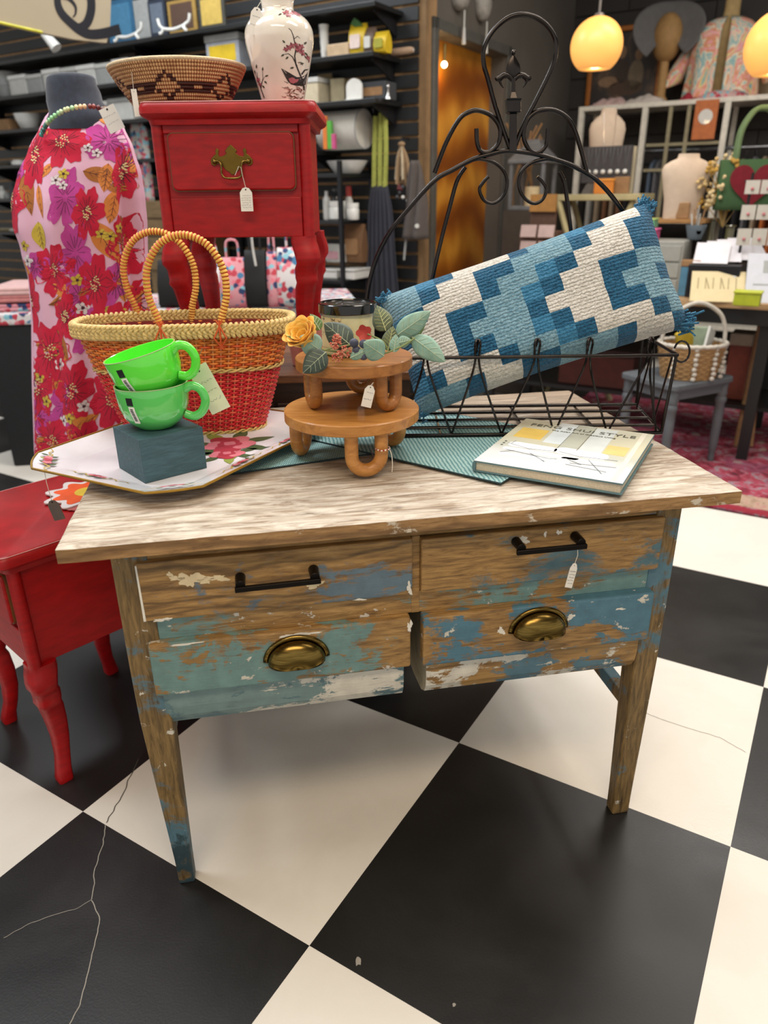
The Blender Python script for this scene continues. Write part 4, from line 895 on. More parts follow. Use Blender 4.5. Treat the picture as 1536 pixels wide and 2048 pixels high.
bx0=at(362,190,1.925).x; bow=thing('coiled_bowl','coiled grass bowl with dark diamond motifs on top of the nightstand','bowl',(bx0,1.925,nz),rot=(0,rad(-1.2),rad(0)))
NC=12; n=132; k=M(); prof=[]
def brad(t): return lerp(.098,.150,t**.86)
for r in range(NC):
    for i in range(5):
        a=-PI/2+PI*i/5; t=(r+.5)/NC; prof.append((brad(t)+.0042*cos(a),.078*(r+.5+.5*sin(a))/NC))
def dia(r,kk):
    a=((kk/n)*360+90+30+60*6)%60-30; d=abs(a)/17+abs(r-4.3)/3.9
    return 1 if (.72<d<1.06 or (abs(a)>16 and r in (3,4,5) and not (r==4 and abs(a)>26))) else 0
b=len(k.v)
for r_,z_ in prof:
    for j in range(n): k.v.append((r_*cos(TAU*j/n),r_*sin(TAU*j/n),z_))
for i in range(len(prof)-1):
    for j in range(n): l=(j+1)%n; k.f.append((i*n+j,i*n+l,(i+1)*n+l,(i+1)*n+j)); k.mi.append(dia(min(i//5,NC-1),j))
k.obj('coil_wall',[coilm,coild],bow,smooth=60)
M().lathe([(.0005,.001),(.099,.001),(.099,.004),(.090,.006),(brad(.5)-.010,.039),(brad(1)-.008,.078)],60).obj('inner_wall',coilm,bow,smooth=60)
M().tube([(brad(1)*cos(TAU*i/80),brad(1)*sin(TAU*i/80),.0795) for i in range(80)],.0042,8,closed=True).obj('rim_coil',plain('rim_grass','#cbb491',.7,var=.2,vs=200),bow,smooth=60)
tp=at(262,130,1.80); price_tag('narrow white tag on a thread from the coiled bowl rim',None,[tp,at(264,150,1.80),at(267,178,1.80)],.012,.052,rad(2),lines=0,tip=False)
vx=at(563,150,1.915).x; vas=thing('vase','white porcelain vase with a dark bird on a blossoming branch','vase',(vx,1.915,nz),rad(0))
por=plain('porcelain_cream','#e2d9cc',.10,var=.03,coat=.8); vp=[(.040,0),(.046,.001),(.0475,.004),(.0485,.012),(.0565,.045),(.068,.090),(.0745,.120),(.0762,.135),(.0735,.152),(.063,.168),(.049,.178),(.0375,.184),(.0348,.190),(.0355,.200),(.0405,.215),(.047,.228),(.052,.238),(.050,.239),(.044,.228),(.033,.20),(.0005,.19)]
vq=smoothpath([(r,z,0) for r,z in vp[:18]],5); vq=[(max(p.x,.001),p.y) for p in vq]+vp[18:]
M().lathe(vq,64).obj('vase_body',por,vas,smooth=60)
def vr(z):
    for (r0,z0,*_),(r1,z1,*_) in zip(vq,vq[1:]):
        if z0<=z<=z1 and z1>z0: return lerp(r0,r1,(z-z0)/(z1-z0))
    return .05
zr0=at(563,198,1.85).z; 
def vsf(x,y,o):            # pixel of the photograph's vase front to its curved surface
    P=at(x,y,1.845); z=min(max(P.z-nz-.004,.004),.228); r=vr(z)+o+.0003; u=max(-.97,min(.97,(P.x-vx)/ (r))); a=math.acos(u); return (r*u,-r*sin(a),z)
vk=plain('print_black','#2a2320',.35); vpk=plain('print_pink','#a85e66',.35); vbr=plain('print_brown','#5a3b28',.35); vgy=plain('print_grey','#5c5c60',.35)
k=M()
bird=[(561,131),(566,134),(572,141),(576,146),(586,147),(596,149),(603,148),(612,142),(620,134),(624,131),(622,140),(616,150),(608,158),(600,163),(590,164),(580,162),(574,157),(570,150),(566,142)]
k.fan(bird,vsf,.0003,2,mi=0); k.fan([(575,151),(582,148),(595,150),(592,156),(584,160),(578,158)],vsf,.0006,2,mi=1); k.fan([(601,158),(606,147),(622,135),(616,149)],vsf,.0006,2,mi=3)
k.obj('painted_bird',[vk,vpk,vbr,vgy],vas)
k=M()
for P,w_ in (([(604,170),(602,152),(596,138),(590,122),(588,106),(591,90),(588,76),(586,66),(582,56),(577,52)],(3.2,1)),([(600,140),(606,130),(616,125),(622,122)],(2.6,1.2)),([(592,125),(584,108),(576,102),(568,104)],(2.2,.8)),([(588,72),(594,66),(599,70)],(1.2,.6)),([(594,118),(600,116),(603,122)],(1.4,.6)),([(523,187),(516,168),(510,150),(508,135)],(2,.8)),([(516,168),(522,150),(522,134)],(1.6,.7)),([(518,158),(527,146)],(1.2,.6)),([(510,150),(503,136)],(1.1,.6)),([(574,160),(566,156)],(1.5,.5))):
    k.stroke(P,tuple(x*mpp((vx,1.84,1.5))*FPX/ FPX if False else x for x in w_),vsf,.0003)
k.obj('painted_branch',vk,vas)
k=M(); rn=random.Random(2)
def bl_(x,y,r):
    for i in range(5): k.fan(leaf_poly(x,y,r,r*.6,i*1.257+rn.random()),vsf,.0005+.0001*i,2,mi=i%2)
for x,y,r in ((577,90,7),(583,86,7),(571,94,6),(596,92,8),(600,86,7),(603,97,7),(590,84,6),(617,107,7),(622,112,7),(613,104,5),(570,16,8),(576,22,7),(584,14,8),(590,8,7),(593,16,6),(510,150,6),(514,160,5)): bl_(x,y,r)
k.obj('painted_blossom',[vpk,plain('print_rose_dark','#7c3a44',.35)],vas)
k=M()
for x,y,an in ((570,82,-2.3),(606,80,-.9),(568,104,2.6),(576,108,2.4),(606,103,.5),(598,120,-.4),(586,128,2.8),(522,135,-1.4),(527,146,-.2),(525,155,.7),(504,137,-1.9),(508,128,-1.5),(520,163,.8),(562,20,2.5),(600,4,-.8),(566,10,-2.6),(612,100,-2.5),(624,104,-.8)): M().fan(leaf_poly(x,y,8,3.6,an),vsf,.0004,2).obj('painted_leaf',plain('print_leaf_grey','#4b4a38',.35),vas)
k=M()
for i in range(46):
    x=566+rn.random()*44; y=166+rn.random()*24; a=rn.random()*3.1; L=5+8*rn.random(); k.stroke([(x,y),(x+L*cos(a)*.6,y+L*sin(a)*.35),(x+L*cos(a+.5),y+L*sin(a+.5)*.5)],(1.6,.6),vsf,.0003+.00002*i,mi=i%2,sub=1)
tag(k.obj('painted_nest',[vbr,plain('print_red_brown','#7a3026',.35)],vas),kind='stuff')
tp=at(515,14,1.855); price_tag('white folded tag on the neck of the porcelain vase',None,[at(521,4,1.86),tp],.024,.052,rad(-14),lines=2)

# ------------------------------------------------------------------ dress form
MY=2.14; ROWS=[(222,162,60),(236,164,72),(250,165,80),(300,163,102),(350,160,119),(400,157,128),(450,161,128),(500,170,121),(560,181,116),(640,188,116),(750,194,120),(905,200,122)]
def prof_(row):
    for (r0,c0,h0),(r1,c1,h1) in zip(ROWS,ROWS[1:]):
        if row<=r1: t=(row-r0)/(r1-r0); t=t*t*(3-2*t)*.5+t*.5; return lerp(c0,c1,t),lerp(h0,h1,t)
    return ROWS[-1][1:]
def dsurf(px,row,o,th=None):
    cx,hw=prof_(row); c=at(cx,row,MY); h=hw*mpp(c)
    if th is None: th=math.acos(max(-.985,min(.985,(px-cx)/hw)))
    am=min(max((row-236)/220,0),1)*.055; f=1+am*(sin(8*th+.6)+.6*sin(13*th+row*.004+2)+.5*sin(5*th+row*.006))
    if 160<px<178 and False: f-=.02
    return c+Vector((cos(th)*h*f+math.copysign(o,cos(th))*abs(cos(th)),-sin(th)*(h*.70*f+o),0))
form=thing('dress_form','dress form with a dark felt neck wearing the pink floral tunic','mannequin')
pinkc=plain('tunic_pink','#dcaec4',.85,var=.05,vs=15,bump=.15,bs=600)
felt=plain('navy_felt','#262b38',.95,var=.25,vs=60,bump=.3,bs=250,sheen=.2)
nk=[]
for row,cx,hw in ((262,163,70),(240,164,68),(226,164,62),(205,150,54),(185,147,52),(170,143,48.5),(158,142,47),(152,142,43),(149.5,142,34)):
    c=at(cx,row,MY); h=hw*mpp(c); nk.append([c+Vector((h*cos(TAU*i/32),h*.9*sin(TAU*i/32),0)) for i in range(32)])
M().loft(nk).obj('neck',felt,form,smooth=60)
b0=at(180,600,MY); M().loft([[b0+Vector((r*cos(TAU*i/24),r*.65*sin(TAU*i/24),z)) for i in range(24)] for z,r in ((-.36,.10),(-.3,.125),(-.1,.12),(.02,.09),(.14,.11),(.25,.10))]).obj('torso',felt,form,smooth=60)
M().cyl((b0.x,b0.y,.02),(b0.x,b0.y,b0.z-.3),.014).obj('stand_pole',iron,form,smooth=40); M().lathe([(.0005,.02),(.15,.018),(.16,.008),(.16,0)],32,c=(b0.x,b0.y,0)).obj('stand_base',iron,form,smooth=40)
rebase(form,(b0.x,b0.y,0))
tun=thing('floral_tunic','pink tunic printed with large red and magenta flowers on the dress form','tunic')
def dtop(u,v): row=lerp(224,905,v); return dsurf(0,row,0,TAU*u)
M().grid(dtop,120,70,cu=True).obj('cloth',pinkc,tun,smooth=180).modifiers.new('t','SOLIDIFY').thickness=.0015
PR=dict(red=plain('print_red','#c01538',.85),mag=plain('print_magenta','#b8408f',.85),ora=plain('print_orange','#d0803a',.85),yel=plain('print_yellow','#c9b040',.85),whi=plain('print_white','#dcd2d4',.85),dk=plain('print_outline','#4a2230',.85),cre=plain('print_cream','#d8cf94',.85),brn=plain('print_brown_leaf','#a5652c',.85))
lay=[0]
def F(kind,P,parent=tun,name='printed_petals',rings=3):
    lay[0]+=1; return M().fan(P,dsurf,.0006+.000012*lay[0],rings).obj(name,PR[kind],parent)
def big(x,y,r,kind='red',n=6,ph=0,sx=1,sy=1,rot=0,cen=True):
    P=[]
    for i in range(72):
        a=TAU*i/72; q=r*(.56+.44*abs(cos(n*a/2+ph))**.55)*(1+.06*sin(n*a*2.5+ph)); X,Y=q*cos(a)*sx,q*sin(a)*sy; P.append((x+X*cos(rot)-Y*sin(rot),y+X*sin(rot)+Y*cos(rot)))
    f=F(kind,P); k=M()
    for i in range(n):
        a=TAU*(i+.5)/n+(-2*ph/n); 
        for da in (0,.28,-.28): 
            q=r*(.5 if da==0 else .62); k.stroke([(x+q*t*cos(a+da*(1-.3*t)+PI/n*(da!=0))*sx,y+q*t*sin(a+da+PI/n*(da!=0))*sy) for t in (.25,.6,1)],.9,dsurf,.0009+.000012*lay[0],sub=2)
    if cen:
        for i in range(26):
            a=i*2.4; q=r*.26*math.sqrt((i+1)/26); k.fan(petal_poly(x+q*cos(a)*sx,y+q*sin(a)*sy,1.7,3,pts=6),dsurf,.0011+.000012*lay[0],1,mi=1+(i%4==0))
    k.obj('print_detail',[PR['dk'],PR['cre'],PR['dk']],f)
def lf(x,y,L,w,an,kind):
    L*=1.12; w*=1.15; an=rad(an); f=F(kind,leaf_poly(x,y,L,w,an,10),name='printed_leaf'); k=M(); e=(x+L*.95*cos(an),y+L*.95*sin(an)); k.stroke([(x,y),e],.9,dsurf,.0009+.000012*lay[0])
    for i in (1,2,3,4):
        p=(x+L*.18*i*cos(an),y+L*.18*i*sin(an)); 
        for s in (.6,-.6): k.stroke([p,(p[0]+w*.34*cos(an+s),p[1]+w*.34*sin(an+s))],.6,dsurf,.0009+.000012*lay[0],sub=2)
    k.obj('print_detail',PR['dk'],f)
def small(x,y,r,kind):
    f=F(kind,petal_poly(x,y,r,5,.3,.45,30)); k=M(); k.fan(petal_poly(x,y,r*.28,3,pts=10),dsurf,.0009+.000012*lay[0],1)
    for i in range(5): a=i*1.257+.25; k.stroke([(x+r*.3*cos(a),y+r*.3*sin(a)),(x+r*.75*cos(a),y+r*.75*sin(a))],.7,dsurf,.0009+.000012*lay[0],sub=1)
    k.obj('print_detail',PR['dk'],f)
for q in ((250,245,-60,40,'x'),): pass
lf(118,262,60,20,95,'ora'); lf(215,215,40,24,70,'ora'); lf(140,330,40,16,140,'ora'); lf(76,330,90,22,80,'brn'); lf(105,370,60,16,75,'ora'); lf(195,345,55,26,-5+20,'brn'); lf(235,330,50,22,95,'ora'); lf(225,365,55,30,10,'brn'); lf(185,395,70,30,60,'yel'); lf(250,380,60,26,100,'ora'); lf(215,440,80,32,65,'ora'); lf(105,440,50,26,80,'yel'); lf(70,515,45,14,75,'ora'); lf(130,560,60,24,20,'ora'); lf(125,600,90,20,-20,'brn'); lf(95,680,55,24,-10,'ora'); lf(165,690,80,24,110,'ora'); lf(85,800,60,26,40,'ora'); lf(190,770,80,28,100,'ora'); lf(250,520,70,26,80,'ora'); lf(225,600,60,24,30,'yel'); lf(100,860,45,30,20,'ora'); lf(265,300,55,22,75,'ora'); lf(130,240,30,16,20,'yel'); lf(262,430,70,26,85,'brn'); lf(170,840,60,26,-30,'ora'); lf(265,560,60,24,60,'ora'); lf(140,645,60,20,60,'brn')
for x,y,r,sx,sy,rt in ((232,285,38,1,1,.4),(165,395,46,.6,1.1,.2),(182,500,48,.55,1.15,0),(105,525,24,1,1,0),(60,345,24,.7,1,0),(190,585,34,.7,1.2,.1),(100,820,36,1,.9,0),(250,560,34,.6,1.2,.3),(280,300,30,.5,1.2,0),(205,650,36,.7,1.1,.3),(160,790,34,.8,1.1,0)): big(x,y,r*1.15,'mag',5,x*.1,sx,sy,rt,False)
for x,y,r,n,ph,sx,sy in ((152,287,46,7,.2,1,1),(97,312,48,6,.4,.52,1.25),(48,402,46,6,.1,.72,1.35),(140,533,44,6,.8,.9,1.05),(218,560,42,5,.2,.7,1.25),(82,602,40,6,.5,.62,1.5),(130,690,50,6,.1,.85,1.1),(205,425,36,6,.3,.7,1.3),(262,345,36,6,.6,.5,1.6),(268,490,42,6,.2,.7,1.4),(100,760,48,6,.7,.75,1.2),(180,760,44,6,.3,.8,1.2),(130,860,52,6,.2,1,.8),(200,860,44,6,.5,.9,.9),(240,660,46,6,.3,.8,1.3),(250,780,46,6,.6,.8,1.2),(165,620,34,5,.4,.8,1.2),(285,610,40,6,.4,.6,1.3),(84,878,40,6,.1,.6,.9),(290,720,40,6,.1,.6,1.3)): big(x,y,r*1.12,'red',n,ph,sx,sy)
for x,y,r,kd in ((160,350,11,'yel'),(147,362,11,'whi'),(160,372,9,'whi'),(82,487,11,'yel'),(87,516,13,'whi'),(145,688,12,'yel'),(150,712,13,'whi'),(228,465,10,'yel'),(240,470,10,'yel'),(257,455,11,'yel'),(185,552,12,'yel'),(230,645,12,'yel'),(195,605,14,'whi'),(175,812,11,'yel'),(160,818,11,'whi'),(120,785,12,'yel'),(76,705,10,'yel'),(84,730,12,'whi'),(140,225,10,'yel'),(176,232,10,'whi'),(105,740,11,'yel'),(200,790,12,'whi'),(215,310,9,'whi'),(200,300,9,'whi')): small(x,y,r,kd)
rebase(tun,(b0.x,b0.y,.57))
# bead necklace
nkl=thing('bead_necklace','green, peach and red bead necklace around the dress form neck','necklace'); P=smoothpath([at(80,276,MY-.075),at(86,262,MY-.09),at(95,246,MY-.11),at(108,233,MY-.12),at(128,221,MY-.125),at(150,215,MY-.125),at(172,213,MY-.12),at(192,214,MY-.11),at(208,222,MY-.095),at(222,238,MY-.08)],8)
cols=['#3f8d86','#235a54','#2a6a5e','#9fb08c','#7fc088','#8ec890','#9fd09a','#b9d0a4','#c8cf9e','#a8d4a0','#d8cf9c','#ddb890','#6e2a2a','#8a3a34','#5e1f22','#7c2c2c','#5e1f22','#7c2c2c']
bm=[plain('bead_%d'%i,c,.25,coat=.3) for i,c in enumerate(cols)]; L_=0; last=P[0]; cnt=0; tot=sum((a-b).length for a,b in zip(P,P[1:])); rb=.0062
bmesh_={}
for a,b in zip(P,P[1:]):
    L_+=(b-a).length
    while L_>rb*1.62:
        L_-=rb*1.62; fr=cnt*rb*1.62/tot; kk=min(int(fr*len(cols)),len(cols)-1)
        if kk not in bmesh_: bmesh_[kk]=M().ball((0,0,0),rb,12,8,sc=(.82,1,1)).mesh('bead',bm[kk],180)
        q=bpy.data.objects.new('bead',bmesh_[kk]); COL.objects.link(q); q.parent=nkl; q.location=b; q.rotation_euler=(0,math.atan2(-(b-a).z,(b-a).x),0); cnt+=1
rebase(nkl,at(150,215,MY-.12))
price_tag('white tag on the right shoulder of the floral tunic',None,[at(203,214,MY-.12),at(212,214,MY-.13)],.040,.055,rad(22),lines=2,tip=False)
# ------------------------------------------------------------------ background: left wall shelves
wrz=math.atan2(-GB.y,-GB.x)
def lw(x,y,out): return onpl(x,y,KC+GA*out,GA)
def lx(P): return -(P-KC).dot(GB)
def WL(x,out,z): return KC-GB*x+GA*out+Vector((0,0,z))
shelf_m=plain('shelf_black','#0f1113',.4,var=.2,vs=8); steel=plain('steel_black','#15161a',.45,.3)
def wshelf(label,x0,x1,z,d=.30):
    t=thing('mounted_shelf',label,'shelf',WL((x0+x1)/2,0,z),wrz,'black shelves on the slat wall'); a,b=inroom(.017,d)
    M().bb((-(x1-x0)/2,a,-.022),((x1-x0)/2,b,0)).obj('board',shelf_m,t,bevel=.002)
    for x in (-(x1-x0)/2+.04,0,(x1-x0)/2-.05):
        k=M(); P=[(.017,-.022),(.24,-.022),(.24,-.034),(.035,-.11),(.017,-.11)]; k.prism([(y*LY,z_) for y,z_ in P],x-.004,x+.004,fn=lambda y,z_,q:(q,y,z_)); k.obj('bracket',steel,t)
    return z
Z1=wshelf('topmost long black shelf on the slat wall, holding framed cards',.13,3.7,2.108)
Z2=wshelf('second black shelf from the top, holding white packets and yellow bags',.145,3.7,1.897)
Z3=wshelf('third black shelf from the top, holding the arched sign',.135,3.7,1.689)
Z4=wshelf('black shelf at the far left behind the dress form',2.0,3.7,1.462)
wshelf('black shelf carrying the white drum behind the red nightstand',.55,1.95,1.462,.28)
# black shelving unit below
ur=thing('shelving_unit','black metal shelving unit with bottles against the slat wall','shelving',WL(.845,.02,0),wrz)
UZ=(.16,.47,.78,1.10,1.338)
for z in UZ: a,b=inroom(0,.34); M().bb((-.52,a,z-.02),(.52,b,z)).obj('shelf_board',shelf_m,ur,bevel=.002)
for x in (-.51,.51):
    for y in (.01,.33): M().bb((x-.011,y*LY-.011,0),(x+.011,y*LY+.011,1.40)).obj('post',steel,ur)
def sitem(x0,x1,yt,z,out):       # footprint and height of a shelf item from its outline
    a=lw(x0,yt,out); b=lw(x1,yt,out); c=(a+b)/2; return Vector((c.x,c.y,z)),(b-a).length,max((a.z+b.z)/2-z,.02)
def sbox(name,label,cat,x0,x1,yt,z,mt,out=.17,d=.14,rz=0,group=None,lid=None,band=None):
    c,w_,h=sitem(x0,x1,yt,z+.0004,out); t=thing(name,label,cat,c,wrz+rz,group)
    b=M().bb((-w_/2,-d/2,0),(w_/2,d/2,h*(.8 if lid else 1))).obj('box_body',mt,t,bevel=min(.006,w_*.08))
    if lid: M().bb((-w_/2-.004,-d/2-.004,h*.8),(w_/2+.004,d/2+.004,h)).obj('lid',lid,t,bevel=.004)
    if band: y_=(d/2)*LY; M().bb((-w_/2*.8,min(y_,y_+.001*LY),h*.25),(w_/2*.8,max(y_,y_+.001*LY),h*.7)).obj('label',band,t)
    return t
def slathe(name,label,cat,x0,x1,yt,z,prof,mt,out=.17,mats=None,group=None,part='body'):
    c,w_,h=sitem(x0,x1,yt,z+.0004,out); t=thing(name,label,cat,c,0,group); M().lathe([(max(r,.0001)*w_/2,q*h) for r,q in prof],24,mif=(lambda i:mats[1][i]) if mats else None).obj(part,mats[0] if mats else mt,t,smooth=45); return t,w_,h
pale=plain('packet_white','#b9b9b4',.7,var=.08,vs=20); palg=plain('packet_gray','#8f918f',.7,var=.1); crm=plain('packet_cream','#b5aa90',.7); wht=plain('glossy_white','#cfcfca',.3,var=.04,coat=.3); kraft=plain('kraft_tan','#8c6a47',.8); dkg=plain('slate_dark','#33363a',.6); yelb=plain('bag_yellow','#c2a51d',.45); grnb=plain('bag_green','#3d6a2f',.5); blub=plain('bag_sky','#7fa3b8',.5); redb=plain('bag_red','#b03b34',.5)
for i,(x0,x1,yt) in enumerate(((30,66,152),(66,98,148),(98,134,140),(134,166,134),(166,204,132),(204,238,126),(238,272,120),(272,300,114))):
    if i%2==0: sbox('paper_packet','white lidded packet, number %s from the left end of the second shelf'%['one','two','three','four','five','six','seven','eight'][i],'packet',x0+1,x1-1,yt,Z2,pale,.18,.13,group='white packets on the second shelf',lid=wht)
    else: sbox('paper_packet','pale grey packet, number %s from the left end of the second shelf'%['one','two','three','four','five','six','seven','eight'][i],'packet',x0+1,x1-1,yt+3,Z2,palg,.18,.13,group='white packets on the second shelf',lid=pale)
sbox('storage_tub','clear plastic tub with a yellow packet behind the coiled bowl','tub',428,494,72,Z2,plain('tub_grey','#8f949c',.25,var=.1),.17,.16,lid=palg,band=yelb)
sbox('brown_box','brown card box above the dress form','box',242,275,93,Z2,plain('box_brown','#4a4038',.7),.06,.06)
sbox('folded_linen','stack of pale folded linen right of the dress form neck','linen',186,232,206,Z3,pale,.16,.16,lid=wht); sbox('folded_linen','stack of pale folded linen just left of the raised red nightstand','linen',234,280,198,Z3,pale,.16,.16,lid=palg)
slathe('bowl','small white bowl on the shelf left of the dress form','bowl',38,70,228,Z3,[(.5,0),(.62,.05),(.9,.6),(1,1),(.94,1),(.8,.5),(0,.15)],wht)
sbox('wood_tray','low tan wooden tray left of the small white bowl','tray',-2,30,240,Z3,kraft,.17,.12)
slathe('bowl','grey stacked bowls at the far left of the second shelf','bowl',-6,28,146,Z2,[(.6,0),(1,.5),(.9,.52),(1,1),(.9,1),(.6,.5),(0,.4)],palg)
# top shelf
def easel_card(label,x0,x1,yt,mt,ins=None,out=.2):
    c,w_,h=sitem(x0,x1,yt,Z1+.012,out); h=max(h,.16); t=thing('display_card',label,'picture',c,wrz); f=lambda y0,y1:sorted((y0*LY,y1*LY))
    a,b=f(0,.014); M().bb((-w_/2,a,0),(w_/2,b,h)).obj('board',mt,t,bevel=.002)
    if ins: a,b=f(.014,.016); M().bb((-w_/2*.78,a,h*.12),(w_/2*.78,b,h*.9)).obj('print',ins,t)
    return t
easel_card('teal blue framed panel on the topmost shelf',212,266,0,plain('panel_teal','#29597a',.4),plain('panel_teal2','#3f7495',.4)); easel_card('pale grey panel beside the teal blue one',268,296,0,palg); easel_card('navy patterned card on the topmost shelf',298,330,0,plain('card_navy','#232c3c',.5),plain('card_navy2','#5a6472',.5))
easel_card('gold framed picture on a white easel',336,392,0,plain('frame_gold','#93763d',.4),plain('pic_brown','#4a3428',.6)); easel_card('dark card with a yellow damask pattern above the coiled bowl',398,450,0,plain('card_damask','#3b3a34',.5),plain('card_damask2','#b59a4c',.5)); easel_card('small dark framed photo beside the cream sign',190,210,0,plain('frame_dark','#2c2622',.5),kraft)
def easel(label,x0,x1,out=.265):
    a=lw(x0,60,out); b=lw(x1,60,out); c=(a+b)/2; w_=(b-a).length; t=thing('plate_easel',label,'easel',(c.x,c.y,Z1+.0004),wrz)
    for s in (-1,1): M().tube(smoothpath([(s*w_*.46,.02*LY,.085),(s*w_*.42,.02*LY,.05),(s*w_*.30,.03*LY,.028),(s*w_*.34,.035*LY,.008),(s*w_*.38,.04*LY,.006)],5),.009,8).obj('easel_arm',wht,t,smooth=60)
    M().tube(smoothpath([(-w_*.30,.03*LY,.028),(0,.03*LY,.018),(w_*.30,.03*LY,.028)],5),.010,8).obj('crossbar',wht,t,smooth=60)
easel('white scrolled easel below the teal blue panel',228,292); easel('white scrolled easel below the gold framed picture',320,390)
# right part of the shelves
slathe('paper_cups','tall stack of white paper cups left of the yellow bag','cups',639,656,50,Z2,[(.62,0),(.8,.30),(.72,.30),(.86,.55),(.78,.55),(.92,.8),(.84,.8),(1,1),(0,1)],wht,.2)
sbox('cutting_board','long pale wooden board lying beside the paper cups','board',658,702,88,Z2,plain('pale_wood','#b09878',.6),.22,.05)
def pouch(label,x0,x1,yt,z,mt,band,out=.2,name='snack_bag',top=None):
    c,w_,h=sitem(x0,x1,yt,z+.0004,out); t=thing(name,label,'bag',c,wrz); R=[]
    for q,dd in ((0,.5),(.08,.62),(.4,.7),(.75,.45),(.92,.12),(1,.06)): R.append([(w_/2*(1-.10*(1-q))*sx,.05*dd*sy,h*q) for sx,sy in ((-1,-1),(0,-1.25),(1,-1),(1,1),(0,1.25),(-1,1))])
    M().loft(R).obj('pouch',mt,t,smooth=60); y_=.052*LY; P=rrect(w_*.62,h*.42,w_*.08); M().prism([(x,z_+h*.42) for x,z_ in P],y_*.75,y_*.9,fn=lambda x,z_,q:(x,q,z_)).obj('printed_label',band,t)
    if top: M().prism([(-w_*.3,h*.9),(w_*.2,h*.92),(w_*.45,h*1.02),(w_*.2,h*1.2),(-w_*.1,h*1.05)],-.012,.012,fn=lambda x,z_,q:(x,q,z_)).obj('leafy_topper',top,t)
pouch('yellow and white snack bag with a green topper on the second shelf',702,734,48,Z2,yelb,plain('label_white_red','#c8b7b0',.5),top=grnb); pouch('brown and white bag right of the yellow snack bag',733,752,55,Z2,plain('bag_brown','#57463a',.6),pale); pouch('small yellow bag near the end of the second shelf',752,778,63,Z2,yelb,plain('label_olive','#8c8a2a',.5))
c=lw(803,98,.10); t=thing('rolled_cloth','beige rolled cloth at the right end of the second shelf','roll',(c.x,c.y,Z2+.018),wrz); M().tube([(-.07,0,0),(-.05,0,0),(.05,0,0),(.07,0,0)],[.012,.017,.017,.012],14).obj('roll',plain('roll_beige','#9a8068',.8),t,smooth=40)
M().tube([(-.071,0,0),(-.073,0,0)],[.006,.004],10).obj('roll_end',pale,t)
sbox('woven_tub','pale woven tub right of the porcelain vase','tub',620,650,158,Z3,crm,.2,.14,lid=pale); pouch('small tan gift bag behind the pale woven tub',636,664,148,Z3,plain('tan_bag','#8c7a58',.7),crm,.07); sbox('card_box','tilted beige packet on the third shelf','packet',665,690,158,Z3,plain('beige_card','#9d9478',.7),.16,.06,rad(15))
c,w_,h=sitem(693,724,157,Z3+.0004,.24); t=thing('arched_sign','small white arched sign on the third shelf','sign',c,wrz); M().prism([(-w_/2,0),(w_/2,0)]+[(w_/2*cos(a),h*.62+h*.38*sin(a)) for a in [PI*i/12 for i in range(13)]],-.008,.008,fn=lambda x,z_,q:(x,q,z_)).obj('sign_board',wht,t,bevel=.002); M().bb((-w_/2,-.02,0),(w_/2,.02,.008)).obj('foot',wht,t)
sbox('slate_box','long dark grey box with a tan label beside the arched sign','box',722,782,166,Z3,dkg,.15,.12,band=kraft)
c=lw(776,175,.2); t=thing('bell','small silver handbell in front of the slate box','bell',(c.x,c.y,Z3+.0004)); M().lathe([(.016,0),(.012,.012),(.007,.022),(.004,.03),(.006,.05),(.010,.058),(.006,.068),(0,.07)],14).obj('bell_body',plain('silver','#b9b9b9',.25,.9),t,smooth=50)
# drum and colourful goods
c=lw(690,290,.14); t=thing('lampshade_drum','large white drum lampshade lying on its side right of the red nightstand','lampshade',(c.x,c.y,1.4622+.101),wrz); M().tube([(-.13,0,0),(-.128,0,0),(.128,0,0),(.13,0,0)],[.093,.099,.099,.093],36).obj('drum',plain('drum_white','#b7b4ac',.8,var=.05),t,smooth=40)
for x in (-.13,.13): M().tube([(x,.097*cos(TAU*i/36),.097*sin(TAU*i/36)) for i in range(36)],.004,6,closed=True).obj('hoop',palg,t)
for x0,x1,yt,m_,nm in ((646,654,232,plain('pkt_orange','#c9702c',.5),'orange'),(655,664,242,plain('pkt_green','#4f9a3a',.5),'green'),(664,671,268,plain('pkt_pink','#b54a78',.5),'pink')): sbox('craft_packet','upright %s craft packet in front of the white drum'%nm,'packet',x0,x1,yt,1.462,m_,.27,.02)
slathe('bowl','white fluted serving bowl on the black shelving unit','bowl',660,730,322,UZ[4],[(.55,0),(.62,.06),(.85,.6),(1,1),(.95,1),(.8,.55),(0,.15)],wht,.17)
slathe('bottle','tall white bottle next to the red nightstand leg on the shelving unit','bottle',646,659,382,UZ[3],[(.9,0),(1,.05),(1,.72),(.45,.85),(.45,1),(0,1)],wht,.22)
for x0,x1,yt,lab in ((660,689,402,'wide white jar beside the tall white bottle'),(695,716,406,'small white jar below the red-capped bottle')): slathe('jar',lab,'jar',x0,x1,yt,UZ[3],[(.85,0),(1,.06),(1,.62),(.9,.70),(.98,.72),(.98,1),(0,1)],wht,.24)
t,w_,h=slathe('bottle','white bottle with a red cap on the shelving unit','bottle',690,704,372,UZ[3],[(.9,0),(1,.05),(1,.55),(.6,.68),(.7,.69),(.7,1),(0,1)],None,.12,mats=([wht,redb],[0,0,0,0,1,1]))
slathe('jar','dark glass jar behind the wide white jar','jar',664,682,378,UZ[3],[(.9,0),(1,.05),(1,.75),(.8,.85),(.85,.86),(.85,1),(0,1)],plain('glass_dark','#3d4144',.15,coat=.5),.1)
for x0,x1,lab in ((655,692,'left stack of white trays on the low shelf'),(698,726,'right stack of white trays on the low shelf')): sbox('tray_stack',lab,'tray',x0,x1,536,UZ[2],wht,.2,.2,lid=pale)
